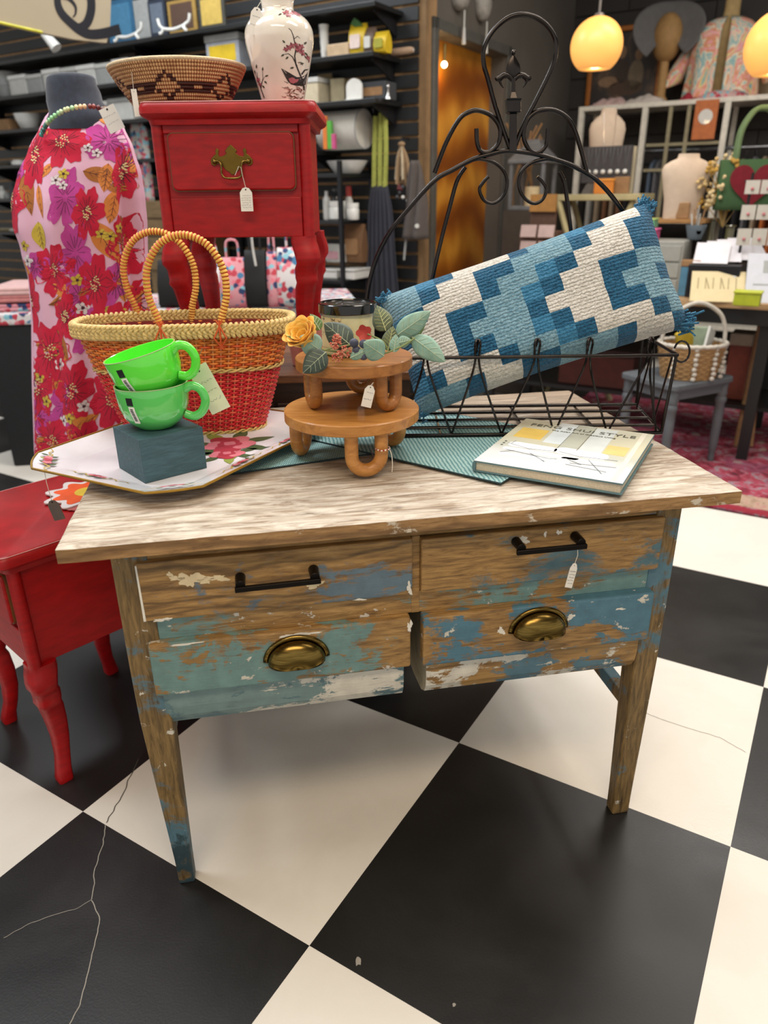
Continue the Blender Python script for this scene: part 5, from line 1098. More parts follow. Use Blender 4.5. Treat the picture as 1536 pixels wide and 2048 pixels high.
pouch('white and pink patterned pouch on the low shelf',655,690,488,UZ[2]+.085,pale,plain('label_pinkish','#b58a92',.6),.2,'cosmetic_pouch'); pouch('crumpled brown paper bag on the low shelf',690,730,448,UZ[2]+.085,plain('paper_brown','#6e4f33',.85),kraft,.15,'paper_bag')
# aprons, beads, jacket hanging at the end of the slat wall
hook=plain('hook_steel','#3a3a3e',.35,.8)
def drape(name,label,cat,outl,out,mt,folds=6,amp=.012,th=.02,wallx=None,group=None):
    """hanging cloth: outl = (row, left px, right px) from top to bottom"""
    t=thing(name,label,cat); top=lw((outl[0][1]+outl[0][2])/2,outl[0][0],out)
    def fn(u,v):
        q=v*(len(outl)-1); i=min(int(q),len(outl)-2); f=q-i; r,a,b=[lerp(outl[i][k_],outl[i+1][k_],f) for k_ in range(3)]
        P=lw(lerp(a,b,u),r,out); return P+GA*(amp*sin(u*folds*TAU+v*2)*min(1,v*3+.2)+th*sin(PI*u)*.5)
    M().grid(fn,40,14).obj('cloth',mt,t,smooth=180).modifiers.new('t','SOLIDIFY').thickness=.006
    return rebase(t,top),t
navy=plain('apron_charcoal','#2e2f38',.9,var=.1,vs=10); olive=plain('strap_olive','#8f9443',.8)
rt,ap=drape('apron','long charcoal apron with olive straps hanging from the slat wall','apron',[(372,744,776),(420,738,786),(500,736,792),(580,733,799),(655,728,806)],.10,navy)
for P in ([(748,374),(749,300),(751,232)],[(770,374),(772,300),(770,228)],[(760,374),(760,300),(762,226)]):
    k=M(); Q=[lw(x,y,.11)-Vector(ap.location) for x,y in P]; k.tube(smoothpath(Q,4),.013,8,flat=.25).obj('strap',olive,ap,smooth=60)
q=lw(760,226,.06); M().tube([q-GA*.035-Vector(ap.location),q+GA*.07-Vector(ap.location),q+GA*.075+Vector((0,0,.02))-Vector(ap.location)],.006,8).obj('hook',hook,ap,smooth=60)
bd=thing('tassel_bundle','bundle of cream tassels and beads hanging beside the apron','tassel'); tp=lw(803,288,.10); rn=random.Random(8); tm_=[plain('tassel_cream','#b3a58c',.85,var=.15),plain('tassel_tan','#8d7355',.85)]
for i in range(16):
    a=rn.uniform(-1,1); e=lw(806+a*17,375-rn.random()*25,.10+rn.uniform(-.02,.03)); M().tube(smoothpath([tp,tp.lerp(e,.4)+Vector((a*.01,0,.01)),e],4),[.004]*4+[.006]*5,6).obj('tassel_strand',tm_[i%2],bd,smooth=60)
for i in range(9):
    e=lw(806+rn.uniform(-14,14),382+rn.uniform(-10,22),.11); M().ball(e,.009+.004*rn.random(),10,6).obj('bead',[plain('bead_dark','#2f2f33',.4),wht,plain('bead_wine','#5c2228',.4)][i%3],bd,smooth=180)
M().ball(tp,.016,10,6,sc=(1.3,1,.8)).obj('knot',tm_[1],bd,smooth=180); M().tube([tp,tp+Vector((0,0,.03)),tp+Vector((0,0,.03))-GA*.09],.004,6).obj('hook',hook,bd); rebase(bd,tp)
def dwall(x,y,out=.0): return onpl(x,y,KC+GB*out,GB)
jk_=thing('hanging_jacket','brown grey jacket hanging on the corner next to the amber doorway','jacket'); J0=lw(838,325,.09)
def jf(u,v): r=lerp(322,478,v); a,b=lerp(828,806,v**.7),lerp(838,858,v**.6); P=lw(lerp(a,b,u),r,.12); return P+GA*(.03*sin(PI*u)+.012*sin(u*14+v*5))
M().grid(jf,26,16).obj('cloth',plain('jacket_taupe','#4b4440',.9,var=.1),jk_,smooth=180).modifiers.new('t','SOLIDIFY').thickness=.012
q=lw(834,452,.17); M().lathe([(.012,0),(.012,.004),(0,.005)],12,fn=lambda p:q+Vector((p.x,-p.z,p.y))).obj('button',pale,jk_); M().tube([lw(812,478,.13),lw(808,520,.13)],.006,8).obj('drawcord',palg,jk_); rebase(jk_,J0)
# hanging sign, top left
so=onpl(0,50,KC+GB*(-1.75),GB); sg_m=plain('sign_cream','#a3957c',.7,var=.05,vs=3); SN=GB
sgn=thing('hanging_sign','cream hanging board with a black calligraphic scroll at the top left','sign')
def sp(x,y,o=0): return onpl(x,y,KC+GB*(-1.30),GB)+GB*o
P=[(-60,36),(0,50),(70,66),(140,80),(205,87),(212,60),(214,0),(215,-60),(-60,-60)]
k=M(); n=len(P); k.v=[tuple(sp(x,y,0)) for x,y in P]+[tuple(sp(x,y,.03)) for x,y in P]; k.f=[tuple(reversed(range(n))),tuple(range(n,2*n))]+[(i,(i+1)%n,n+(i+1)%n,n+i) for i in range(n)]; k.mi=[0]*len(k.f); k.obj('board',sg_m,sgn)
bs=lambda x,y,o:sp(x,y,.031+o); blk_m=plain('sign_black','#14141c',.5)
k=M()
for P,w_ in (([(106,-20),(107,10),(116,30),(134,48),(152,62),(172,70),(200,68),(232,60)],(9,16)),([(106,-20),(107,10),(116,30),(134,48),(152,60)],(8,12)),([(146,60),(163,50),(172,30),(174,5),(168,-25)],(14,11)),([(116,-4),(128,-1),(138,8),(143,18),(142,30),(137,36)],(6,2)),([(109,-6),(118,-10),(132,-12),(143,-2)],(5,4))):
    Q=smoothpath([(x,y,0) for x,y in P],4); k.stroke([(p.x,p.y) for p in Q],tuple(1.4*q for q in w_),bs,.0005+.0002*len(k.f)/50,sub=1)
k.obj('calligraphy',blk_m,sgn)
for x in (20,180): M().tube([sp(x,-55,.015),sp(x,-55,.015)*1+Vector((0,0,.9))],.004,6).obj('hanging_wire',steel,sgn)
M().tube([sp(-60,35,.032),sp(0,49,.032),sp(75,66,.032)],.006,8).obj('yellow_glow_edge',plain('sign_glow_yellow','#c9c23a',.5),sgn); rebase(sgn,sp(80,30))  # yellow glow on the sign's lower left edge, put in as a coloured tube
# display table with printed bags, left
dt=thing('display_table','display table with a black skirt and floral cloths at the far left','table',(-1.849,3.464,0),rad(8)); skirt=plain('skirt_black','#0d0f12',.8,var=.2)
M().bb((0,0,0),(1.75,.62,.69)).obj('skirt',skirt,dt,bevel=.01)
def floral(name,seed,base='#c9c4c4'):
    t=NT(name); co=t.co('Object',loc=(seed,seed*2,seed)); v=t.n('ShaderNodeTexVoronoi'); v.inputs['Scale'].default_value=42; t.l(co,v.inputs['Vector']); s=t.n('ShaderNodeSeparateColor'); t.l(v.outputs['Color'],s.inputs[0])
    c=t.ramp(s.outputs[0],((0,base),(.34,'#b03a48'),(.5,'#d0717f'),(.62,base),(.72,'#3f6f93'),(.8,'#26365e'),(.88,'#7fb0bd'),(.95,base)),'CONSTANT'); m_=t.ramp(v.outputs['Distance'],((.62,1),(.72,0))); t.color(t.mix(m_,base,c)); t.pr(Roughness=.85); return t.m
flA,flB=floral('print_cloth_white',1),floral('print_cloth_pink',5,'#c98a92')
M().bb((-.01,-.012,.69),(1.76,.64,.742)).obj('floral_cloth',flA,dt,bevel=.01)
for i,(z,m_,dx) in enumerate(((.7425,flB,0),(.783,plain('cloth_salmon','#b77573',.85),.02),(.816,plain('cloth_blush','#c9a3a0',.85),.0))):
    p=Vector((-1.849,3.464,0))+Matrix.Rotation(rad(8),3,'Z')@Vector((.02+dx,.06,z)); t=thing('folded_cloth','folded %s cloth at the left edge, %s of the pile'%(('floral','salmon','blush')[i],('lowest','middle','topmost')[i]),'cloth',p,rad(8)); M().bb((0,0,0),(.48,.40,.018)).bb((.004,.004,.017),(.476,.396,.034)).obj('folds',m_,t,bevel=.008)
blkc=plain('bag_black','#0b0b0d',.8)
for i,(x0,x1,yt,m_,lab) in enumerate(((425,452,522,flA,'narrow white floral bag just right of the basket handle'),(452,500,515,flB,'pink floral bag seen between the red nightstand legs'),(500,541,500,blkc,'black bag with a white ribbon between the red nightstand legs'),(543,562,503,flB,'slim pink and blue floral bag beside the black bag'),(562,640,495,flA,'large white floral bag behind the right legs of the nightstand'),(330,420,520,blkc,'black bag behind the left leg of the raised nightstand'))):
    Y_=3.62+.01*i; a=at(x0,640,Y_); b=at(x1,640,Y_); zt_=at(x0,yt,Y_).z; z0_=.7424; w_=(b.x-a.x); t=thing('fabric_bag',lab,'bag',((a.x+b.x)/2,Y_,z0_),0); R=[]
    for q,dd in ((0,.05),(.1,.07),(.5,.065),(.9,.03),(1,.015)): R.append([(w_/2*sx*(1-.05*q),dd*sy,(zt_-z0_)*q) for sx,sy in ((-1,-1),(0,-1.2),(1,-1),(1,1),(0,1.2),(-1,1))])
    M().loft(R).obj('bag_body',m_,t,smooth=60); M().tube(smoothpath([(-w_*.25,0,(zt_-z0_)),(-w_*.2,0,zt_-z0_+.07),(w_*.2,0,zt_-z0_+.07),(w_*.25,0,zt_-z0_)],5),.006,6).obj('bag_handle',m_ if m_ is not blkc else blkc,t,smooth=60)
    if i==2: M().tube(smoothpath([(-.02,-.09,.34),(.0,-.085,.345),(.004,-.083,.27),(.012,-.083,.19)],5),.006,6).obj('ribbon',pale,t,smooth=60)

# scarf, tan drawers and jars behind the dress form
drape('hanging_scarf','white patterned scarf hanging between the dress form and the red nightstand','scarf',[(246,262,292),(300,266,300),(350,268,306),(405,272,312)],.20,floral('print_scarf_blue',13,'#a9a6a0'),3,.008,.01)
td=thing('tan_drawers','tan wooden drawer unit low behind the dress form','drawers',WL(1.72,.16,.0),wrz); dz_=lw(300,402,.3).z; tanw=wood('tan_drawer_wood',((.3,'#5e4a30'),(.6,'#7d6544'),(.8,'#8f7752')),(1,9,9),10,(),.6,.1)
M().bb((-.26,-.12,0),(.26,.12,dz_)).obj('carcass',tanw,td,bevel=.004)
for i in range(4): a_,b_=sorted((.12*LY,.132*LY)); M().bb((-.25,a_,dz_-.11*(i+1)+.008),(.25,b_,dz_-.11*i-.008)).obj('drawer_front',tanw,td,bevel=.003)
wshelf('lower black shelf at the far left, holding dark jars',2.1,3.7,1.235,.28); wshelf('lowest black shelf at the far left, holding tan boxes',2.1,3.7,1.0,.28)
slathe('jar','white jar left of the dress form shoulder','jar',28,46,320,Z4-.0,[(.8,0),(1,.1),(1,.7),(.7,.85),(.75,1),(0,1)],wht,.2)
slathe('bowl','wide cream bowl at the far left shelf','bowl',-4,24,332,Z4,[(.4,0),(.5,.1),(1,1),(.9,1),(0,.3)],crm,.2)
for i,(x0,x1,yt,m_,lab) in enumerate(((-2,8,372,wht,'white bottle at the extreme left of the lower shelf'),(9,18,384,palg,'grey bottle second from the left edge'),(19,29,366,dkg,'dark bottle left of the dress form sleeve'))): slathe('bottle',lab,'bottle',x0,x1,yt,1.235,[(.9,0),(1,.06),(1,.6),(.5,.75),(.5,1),(0,1)],m_,.2)
sbox('small_box','tan box at the far left of the lowest shelf','box',2,34,462,1.0,plain('tan_box2','#7d6f4c',.7),.18,.12,lid=crm); sbox('small_box','white low box under the tan one at far left','box',36,58,478,1.0,pale,.18,.12)
# track spot under the hanging sign
sp0=lw(98,86,.62); tk=thing('track_spotlight','small white track spotlight under the cream sign','spotlight',sp0); 
M().tube([(0,0,.05),(.0,0,.20)],.006,8).obj('stem',wht,tk); M().tube([(-.02,0,.05),(.03,-.01,-.01),(.045,-.014,-.03)],[.024,.030,.033],16).obj('lamp_head',wht,tk,smooth=50)
M().tube([Vector((0,0,.20))-GB*.9,Vector((0,0,.20))+GB*.25],.012,8).obj('track_rail',palg,tk)
# ------------------------------------------------------------------ background: right side
grz=math.atan2(GB.y,GB.x)
def rwl(x,y,out): return onpl(x,y,C2+GA*out,GA)
def WR(x,out,z): return C2+GB*x+GA*out+Vector((0,0,z))
# rug
def rugm():
    t=NT('rug_red_persian'); co=t.co('Object'); v=t.n('ShaderNodeTexVoronoi'); v.inputs['Scale'].default_value=9; t.l(co,v.inputs['Vector']); s=t.n('ShaderNodeSeparateColor'); t.l(v.outputs['Color'],s.inputs[0])
    n=t.noise(co,16,5,.6,1.2); c=t.ramp(n,((.32,'#4d1c2c'),(.44,'#8e2a3c'),(.54,'#a8465a'),(.60,'#8a8a90'),(.66,'#a03448'),(.74,'#5c5f6e')));  c=t.mix(t.ramp(v.outputs['Distance'],((.16,.75),(.22,0))),c,'#b7aa98'); t.color(t.mix(t.ramp(s.outputs[1],((.75,0),(.76,.5))),c,'#7a3f5a')); t.pr(Roughness=.95); t.bump(t.noise(co,300,2),.4,.003); return t.m
rp=onz(1390,1010); rug=thing('persian_rug','red and pink patterned rug under the black side table','rug',(rp.x,rp.y,.0006),grz)
RYs=1 if Vector((-GB.y,GB.x,0)).dot(-GA)>0 else -1
yy=lambda a,b:sorted((a*RYs,b*RYs))
a,b=yy(0,1.75); M().bb((-.95,a,0),(1.5,b,.008)).obj('pile',rugm(),rug)
a,b=yy(.0,.045); M().bb((-.95,a,.008),(1.5,b,.009)).obj('border_stripe',plain('rug_border_red','#8c1f30',.95),rug); a,b=yy(.06,.20); M().bb((-.95,a,.008),(1.5,b,.009)).obj('border_band',wood('rug_border_band',((.3,'#8a6e58'),(.5,'#b59a86'),(.7,'#a25a62')),(1,1,1),26,(),.95,.2),rug)
# long black table with wooden top
tp0=onz(1347,598,.76); LT=thing('side_table','long black table with a light wooden top on the right','table',(tp0.x,tp0.y,.009),grz); tz_=.751
a,b=yy(0,.78); M().bb((-1.0,a,tz_-.028),(.85,b,tz_)).obj('tabletop',wood('ply_top',((.3,'#8a6a48'),(.6,'#b08f68'),(.8,'#c4a682')),(1,9,9),10,(),.5,.1,seed=3),LT,bevel=.002)
blkp=plain('table_black','#0c0c0e',.5); a,b=yy(.02,.76); M().bb((-.98,a,tz_-.10),(.83,b,tz_-.028)).obj('apron_frame',blkp,LT)
for x in (-.95,.41,.80):
    for y in (.085,.70): M().box((x,y*RYs,(tz_-.1)/2),(.05,.05,tz_-.1)).obj('leg',blkp,LT)
a,b=yy(.25,.72); M().bb((-.94,a,.20),(.80,b,.22)).obj('lower_shelf',blkp,LT)
TZ=.7604
def ubox(name,label,cat,x0,x1,yt,Y,z,d,mt,rz=grz,lid=None,parts=(),group=None,bev=.004):
    a=at(x0,yt,Y); b=at(x1,yt,Y); w_=abs(b.x-a.x); h=max((a.z+b.z)/2-z,.012); t=thing(name,label,cat,((a.x+b.x)/2,Y+d/2,z),rz,group)
    M().bb((-w_/2,-d/2,0),(w_/2,d/2,h*(.82 if lid else 1))).obj('box_body',mt,t,bevel=bev)
    if lid: M().bb((-w_/2-.004,-d/2-.004,h*.82),(w_/2+.004,d/2+.004,h)).obj('lid',lid,t,bevel=bev)
    for (nm,u0,u1,v0,v1,m_,dd) in parts: M().bb((lerp(-w_/2,w_/2,u0),-d/2-dd,h*v0),(lerp(-w_/2,w_/2,u1),-d/2+.002,h*v1)).obj(nm,m_,t,bevel=min(.002,dd*.4))
    return t
def ulathe(name,label,cat,xc,hw,yt,Y,z,prof,mt,part='body',n=28):
    c=at(xc,yt,Y); r=hw*mpp(c); h=c.z-z; t=thing(name,label,cat,(c.x,Y,z)); M().lathe([(max(q*r,.0001),v*h) for q,v in prof],n).obj(part,mt,t,smooth=45); return t,r,h
gry=plain('cabinet_pale_grey','#8f8f88',.5,var=.05); gryd=plain('cabinet_gap','#5c5c58',.6)
dc=ubox('drawer_chest','pale grey tabletop chest of drawers behind the pillow','chest',1290,1398,482,3.72,TZ,.26,gry,parts=[('drawer',.04,.96,.04,.30,gry,.008),('drawer',.04,.96,.34,.60,gry,.008),('drawer',.04,.96,.64,.92,gry,.008)])
for v in (.17,.47,.78): M().ball((-.02,-.145,v*.30),.008,8,6).obj('knob',gryd,dc,smooth=180)
dzt=at(1340,482,3.72).z
ubox('small_box','pink box on the pale grey chest of drawers','box',1294,1324,457,3.76,dzt+.0006,.1,plain('box_pink','#c04f84',.5),lid=plain('box_pink_lid','#d05f94',.5)); pzt=at(1300,457,3.76).z
ubox('small_box','green box stacked on the pink box','box',1290,1320,437,3.77,pzt+.0008,.09,plain('box_green','#5f9f7c',.5),lid=plain('box_green_lid','#8fae62',.5))
bt,r_,h_=ulathe('brush_pot','tapered blue grey pot holding brushes on the chest','pot',1393,20,450,3.80,dzt+.0006,[(.62,0),(.66,.03),(1,1),(.92,1),(.6,.08),(0,.06)],plain('pot_bluegrey','#5f6b74',.6)); 
M().lathe([(.0001,0),(.012,0)],12,fn=lambda p:Vector((p.x,-r_*.86,h_*.55+p.y))).obj('pot_sticker',wht,bt)
for i in range(5): M().tube([(.006*(i-2),0,h_*.1),(.022*(i-2)*.7,.01*(i%2),h_+.05+.02*(i%3))],.0035,6).obj('brush_handle',[pale,kraft,palg][i%3],bt)
ubox('small_box','flat blue box in front of the grey chest','box',1357,1404,520,3.66,TZ,.04,plain('box_blue','#4d7c96',.5),lid=kraft)
ubox('black_case','black glossy case holding white papers','case',1408,1506,530,3.56,TZ,.22,plain('case_black','#141418',.35),parts=[('clasp',.62,.68,.45,.7,wht,.006),('clasp',.88,.94,.45,.7,wht,.006)]); czt=at(1450,530,3.56).z
pp_=thing('paper_sheets','fanned white papers on the black case','paper'); q=at(1460,520,3.66)
for i in range(4): M().box((q.x+.06*(i-1.5),q.y+.012*i,czt+.046+.006*i),(.15,.15,.0016),rz=.16*i-.45,rx=rad(34)).obj('sheet',plain('paper_white','#cfcdd2',.7,var=.03),pp_)
rebase(pp_,(q.x,q.y,czt))
def lean(name,label,cat,px,Y,tilt,mt,th=.006,parts=()):
    """a board leaning back; px = (x0,x1,ytop,ybot)"""
    a=at(px[0],px[3],Y); b=at(px[1],px[3],Y); w_=b.x-a.x; hh=(at(px[0],px[2],Y).z-TZ)/cos(tilt); t=thing(name,label,cat,((a.x+b.x)/2,Y,TZ),rot=(-tilt,0,grz*.6)); M().bb((-w_/2,0,0),(w_/2,th,hh)).obj('board',mt,t,bevel=.001)
    for nm,u0,u1,v0,v1,m_ in parts: M().bb((lerp(-w_/2,w_/2,u0),-.0008,hh*v0),(lerp(-w_/2,w_/2,u1),.001,hh*v1)).obj(nm,m_,t)
    return t,w_,hh
t,w_,hh=lean('lettered_board','cream lettered board leaning at the front of the black table','sign',(1383,1484,548,600),3.46,rad(42),plain('board_cream','#c4b48c',.7,var=.04))
let=plain('board_letters','#8f815e',.7)
for i in range(6): M().bb((-w_*.38+i*w_*.14,-.0012,hh*.42),(-w_*.36+i*w_*.14,.001,hh*.78)).obj('letter_stroke',let,t)
for i in (1,3): M().prism([(-w_*.38+i*w_*.14,hh*.78),(-w_*.36+i*w_*.14,hh*.78),(-w_*.29+i*w_*.14,hh*.42),(-w_*.31+i*w_*.14,hh*.42)],-.0012,.001,fn=lambda x,z,q:(x,q,z)).obj('letter_stroke',let,t)
lean('booklet','white booklet leaning behind the lime green box','booklet',(1494,1560,512,590),3.40,rad(35),plain('booklet_white','#b3b5bc',.5,var=.05),parts=[('print_line',.2,.8,.35,.38,palg),('print_disc',.45,.7,.6,.85,palg)])
ubox('small_box','lime green box at the front of the black table','box',1481,1530,583,3.30,TZ,.07,plain('box_lime','#9aa31f',.5),lid=plain('box_lime_lid','#a8b02a',.5))
for xc,hw,yt,Y,lab in ((1462,15,452,3.85,'left olive glass bottle vase'),(1425,12,440,3.95,'slim brown glass bottle beside the dried flowers'),):
    t,r_,h_=ulathe('bottle_vase',lab,'vase',xc,hw,yt,Y,TZ,[(.9,0),(1,.03),(1,.62),(.8,.74),(.55,.82),(.55,1),(.45,1),(0,.98)],plain('glass_olive','#5e5a40',.2,coat=.5))
    M().tube([(.6*r_*cos(TAU*i/20),.6*r_*sin(TAU*i/20),h_) for i in range(20)],r_*.12,6,closed=True).obj('lip',plain('glass_olive','#5e5a40',.2),t)
fl=thing('dried_flowers','dried cream flowers rising from the glass bottles','flowers'); rn=random.Random(11); dm=[plain('dried_cream','#b79d6c',.9,var=.2),plain('dried_gold','#b08a3c',.9,var=.2),plain('dried_pale','#c9b58a',.9)]; f0=at(1445,455,3.9)
for i in range(26):
    e=at(1400+rn.random()*85,318+rn.random()*95,3.9+rn.uniform(-.06,.06)); M().tube(smoothpath([f0,f0.lerp(e,.5)+Vector((rn.uniform(-.02,.02),0,.02)),e],3),.0018,4).obj('dried_stem',dm[i%2],fl)
    k=M()
    for j in range(9): k.ball(e+Vector((rn.gauss(0,.014),rn.gauss(0,.01),rn.gauss(0,.018))),.008+.004*rn.random(),6,4)
    tag(k.obj('dried_head',dm[i%3],fl,smooth=180),kind='stuff')
rebase(fl,f0)
# wooden riser with the big necklace bust
rz_=at(1350,438,3.92).z; rs=thing('wooden_shelf_riser','tan wooden riser under the larger necklace bust','riser',(at(1350,440,3.92).x,3.92+.1,TZ),grz); w2=.20
M().bb((-w2,-.12,rz_-TZ-.018),(w2,.12,rz_-TZ)).obj('riser_top',wood('riser_tan',((.3,'#8a6236'),(.6,'#a97c48'),(.8,'#bd925c')),(1,9,9),10,(),.5,.1),rs)
for x in (-w2+.015,w2-.015): M().bb((x-.012,-.11,0),(x+.012,.11,rz_-TZ-.018)).obj('riser_leg',blkp,rs)
linen=plain('bust_linen','#b8a592',.9,var=.05,bump=.3,bs=300)
def bust(label,x0,x1,yt,yb,Y,z,necklace=False):
    a,b=at(x0,yt,Y),at(x1,yb,Y); w_=(b.x-a.x); h=a.z-z; cx=(a.x+b.x)/2; t=thing('necklace_bust',label,'bust',(cx,Y,z)); R=[]
    for v,ww,dd in ((0,.36,.20),(.3,.38,.22),(.6,.46,.22),(.76,.50,.19),(.83,.46,.16),(.89,.34,.14),(.93,.22,.12),(1,.20,.11)): R.append([(w_*ww*cos(q),w_*dd*sin(q),h*v) for q in [TAU*i/28 for i in range(28)]])
    M().loft(R).obj('bust_form',linen,t,smooth=60)
    M().bb((-w_*.28,-w_*.18,-.0004),(w_*.28,w_*.18,.012)).obj('bust_foot',linen,t)
    if necklace:
        M().tube(smoothpath([(-w_*.17,-w_*.12,h*.95),(-w_*.13,-w_*.245,h*.6),(0,-w_*.262,h*.22),(w_*.13,-w_*.245,h*.6),(w_*.17,-w_*.12,h*.95)],6),.0014,5).obj('chain',plain('silver','#b9b9b9',.25,.9),t); M().ball((0,-w_*.27,h*.2),.012,10,8).obj('pendant',wht,t,smooth=180)
    return t
bust('larger pink linen necklace bust on the wooden riser',1328,1410,308,436,3.96,rz_+.0006)
sb=ubox('wood_tag','round-topped tan wooden tag in front of the larger bust','tag',1356,1382,405,3.90,rz_+.0006,.02,kraft); 
# cream folding stand with displays further back
cst=at(1205,388,4.82); ck=thing('cream_stand','cream folding stand with crossed legs behind the pillow','stand',(cst.x,4.82,0),grz); crmw=plain('cream_paint_wood','#a59a72',.6,var=.12,vs=12); ch=cst.z
M().bb((-.27,-.17,ch-.035),(.27,.17,ch)).obj('stand_top',crmw,ck,bevel=.004)
for y in (-.14,.14):
    for s in (-1,1): M().tube([(-.22*s,y+.012*s,0),(.22*s,y+.012*s,ch-.035)],.018,8).obj('crossed_leg',crmw,ck,smooth=40)
bust('smaller cream necklace bust above the grey earring board',1182,1247,217,300,4.90,ch+.0006,True)
eb=ubox('earring_board','dark grey board with six hanging pendants on the cream stand','display',1169,1268,292,4.73,ch+.06,.03,plain('earring_grey','#3a3739',.7)); 
c=at(1218,345,4.73); M().prism([(-.13,0),(.13,0),(.10,.055),(-.10,.055)],-.03,.03,fn=lambda x,z_,q:(x,q,z_-.0596)).obj('foot',plain('foot_grey','#57534f',.7),eb)
w_=at(1268,300,4.73).x-at(1169,300,4.73).x; h=at(1218,292,4.73).z-ch-.06
for i in range(6):
    x=lerp(-w_*.34,w_*.40,i/5); M().tube([(x-.012,-.017,h*.97),(x,-.018,h*.35),(x+.012,-.017,h*.97)],.0012,4).obj('chain',plain('silver','#b9b9b9',.25,.9),eb); M().ball((x,-.022,h*.30),.014,10,8).obj('pendant',wht,eb,smooth=180)
ubox('small_box','orange box on the cream stand under the earring board','box',1192,1230,357,4.66,ch+.0006,.03,plain('box_orange','#c8781f',.5),lid=plain('box_orange_lid','#d0862a',.5)); ubox('small_box','brown wooden box beside the orange box','box',1232,1262,353,4.66,ch+.0006,.03,kraft)
ubox('post_figure','slim carved cream figure at the right of the cream stand','figure',1264,1276,292,4.76,ch+.0006,.03,crm)
# white clothes rack
rk=thing('clothes_rack','white metal clothes rack with a top shelf against the block wall','rack',WR(.26,.45,0),grz); rm=plain('rack_white','#d2cdc0',.45); RZ=1.765
inw=-RY                                          # local y towards the wall
for x in (0,.45,.98,1.9): M().bb((x-.018,-.018,0),(x+.018,.018,RZ)).obj('rack_post',rm,rk)
for x in (0,.98,1.9): M().box((x,inw*.36,RZ/2),(.03,.03,RZ)).obj('rack_post',rm,rk)
a,b=sorted((-.02,inw*.38)); M().bb((-.02,a,RZ),(1.95,b,RZ+.03)).obj('rack_shelf',rm,rk,bevel=.003); M().bb((-.02,a,.30),(1.95,b,.33)).obj('rack_shelf',rm,rk,bevel=.003)
M().tube([(0,inw*.16,1.50),(1.93,inw*.16,1.50)],.013,10).obj('hanging_rail',plain('rail_steel','#7d7f82',.3,.9),rk,smooth=60)
a,b=sorted((inw*.02,inw*.34)); M().bb((.46,a,1.02),(1.0,b,1.05)).obj('rack_shelf',rm,rk)
for z in (1.36,1.52): M().bb((.48,-.008,z),(.98,.008,z+.018)).obj('grid_bar',plain('grid_tan','#8c8468',.6),rk)
for x in (.62,.74): M().bb((x-.012,-.010,1.05),(x+.012,.010,RZ)).obj('grid_bar',plain('grid_tan','#8c8468',.6),rk)
cl_m=[plain('cloth_rust','#6e4a30',.9),plain('cloth_black','#131316',.9),plain('cloth_denim','#4b5868',.9),plain('cloth_beige','#8d7c66',.9),plain('cloth_white2','#9c9a94',.9),plain('cloth_orange','#a85a22',.9),plain('cloth_grey2','#5a5a5e',.9)]
cn=['rust','black','denim blue','beige','off-white','orange','grey']
def garment(i,x,z0,ci,lab):
    P=WR(.26+x,.45-.16,1.50); t=thing('hanging_garment',lab,'garment',P,grz,'clothes on the white rack'); R=[]
    for z,w_,th in ((-.06,.03,.012),(-.09,.12,.018),(-.16,.17,.022),(-.4,.165,.024),(z0-1.50,.18,.026)): R.append([(th*cos(q)*(1+.25*sin(3*q)),w_*sin(q),z) for q in [TAU*k_/18 for k_ in range(18)]])
    M().loft(R).obj('garment_cloth',cl_m[ci],t,smooth=60); M().tube(smoothpath([(0,0,-.07),(0,0,-.03),(.0,.012,.012),(0,.02,.004)],4),.003,6).obj('hanger_hook',steel,t)
gi=[(.10,.85,4),(.16,.8,3),(.22,.75,0),(.27,.8,3),(.32,.7,0),(.37,.85,1),(.52,.72,2),(.56,.95,6),(1.06,.8,1),(1.12,.7,1),(1.18,.75,6),(1.24,.8,3),(1.30,.7,5),(1.36,.75,5),(1.42,.8,5),(1.48,.7,5),(1.54,.8,3)]
ordn=['first','second','third','fourth','fifth','sixth','seventh','eighth','ninth','tenth','eleventh','twelfth','thirteenth','fourteenth','fifteenth','sixteenth','seventeenth']
for i,(x,z0,ci) in enumerate(gi): garment(i,x,z0,ci,'%s garment on the white rack, %s from its left end'%(cn[ci],ordn[i]))
# on the rack shelf
pkc=[plain('lace_pink','#b99d97',.9,var=.1),plain('lace_white','#bdb3aa',.9)]
def heap(label,x0,x1,yt,mt,seed,out=.34):
    a,b=rwl(x0,yt,out),rwl(x1,yt,out); c=(a+b)/2; w_=(b-a).length; h=max(c.z-RZ-.03,.07); t=thing('folded_lace',label,'cloth',(c.x,c.y,RZ+.0305),grz); rn=random.Random(seed)
    M().grid(lambda u,v:((u-.5)*w_,(v-.5)*.24,h*max(0,sin(PI*u)**.5*sin(PI*v)**.5)*(.7+.5*noise.noise(Vector((u*5+seed,v*4,0))))),26,14).obj('cloth',mt,t,smooth=180)
    M().bb((-w_*.42,-.09,0),(w_*.42,.09,h*.3)).obj('cloth_fold',mt,t,bevel=.01)
heap('rumpled pink lace at the left of the rack shelf',1188,1262,193,pkc[0],1); heap('rumpled white lace in the middle of the rack shelf',1256,1335,186,pkc[1],2); heap('small red folded cloth on the rack shelf',1366,1392,194,plain('cloth_red','#8c1f2c',.9),3); heap('pink and white scarf on the rack shelf under the kimono',1395,1500,188,floral('print_scarf',9,'#c2a09a'),4)
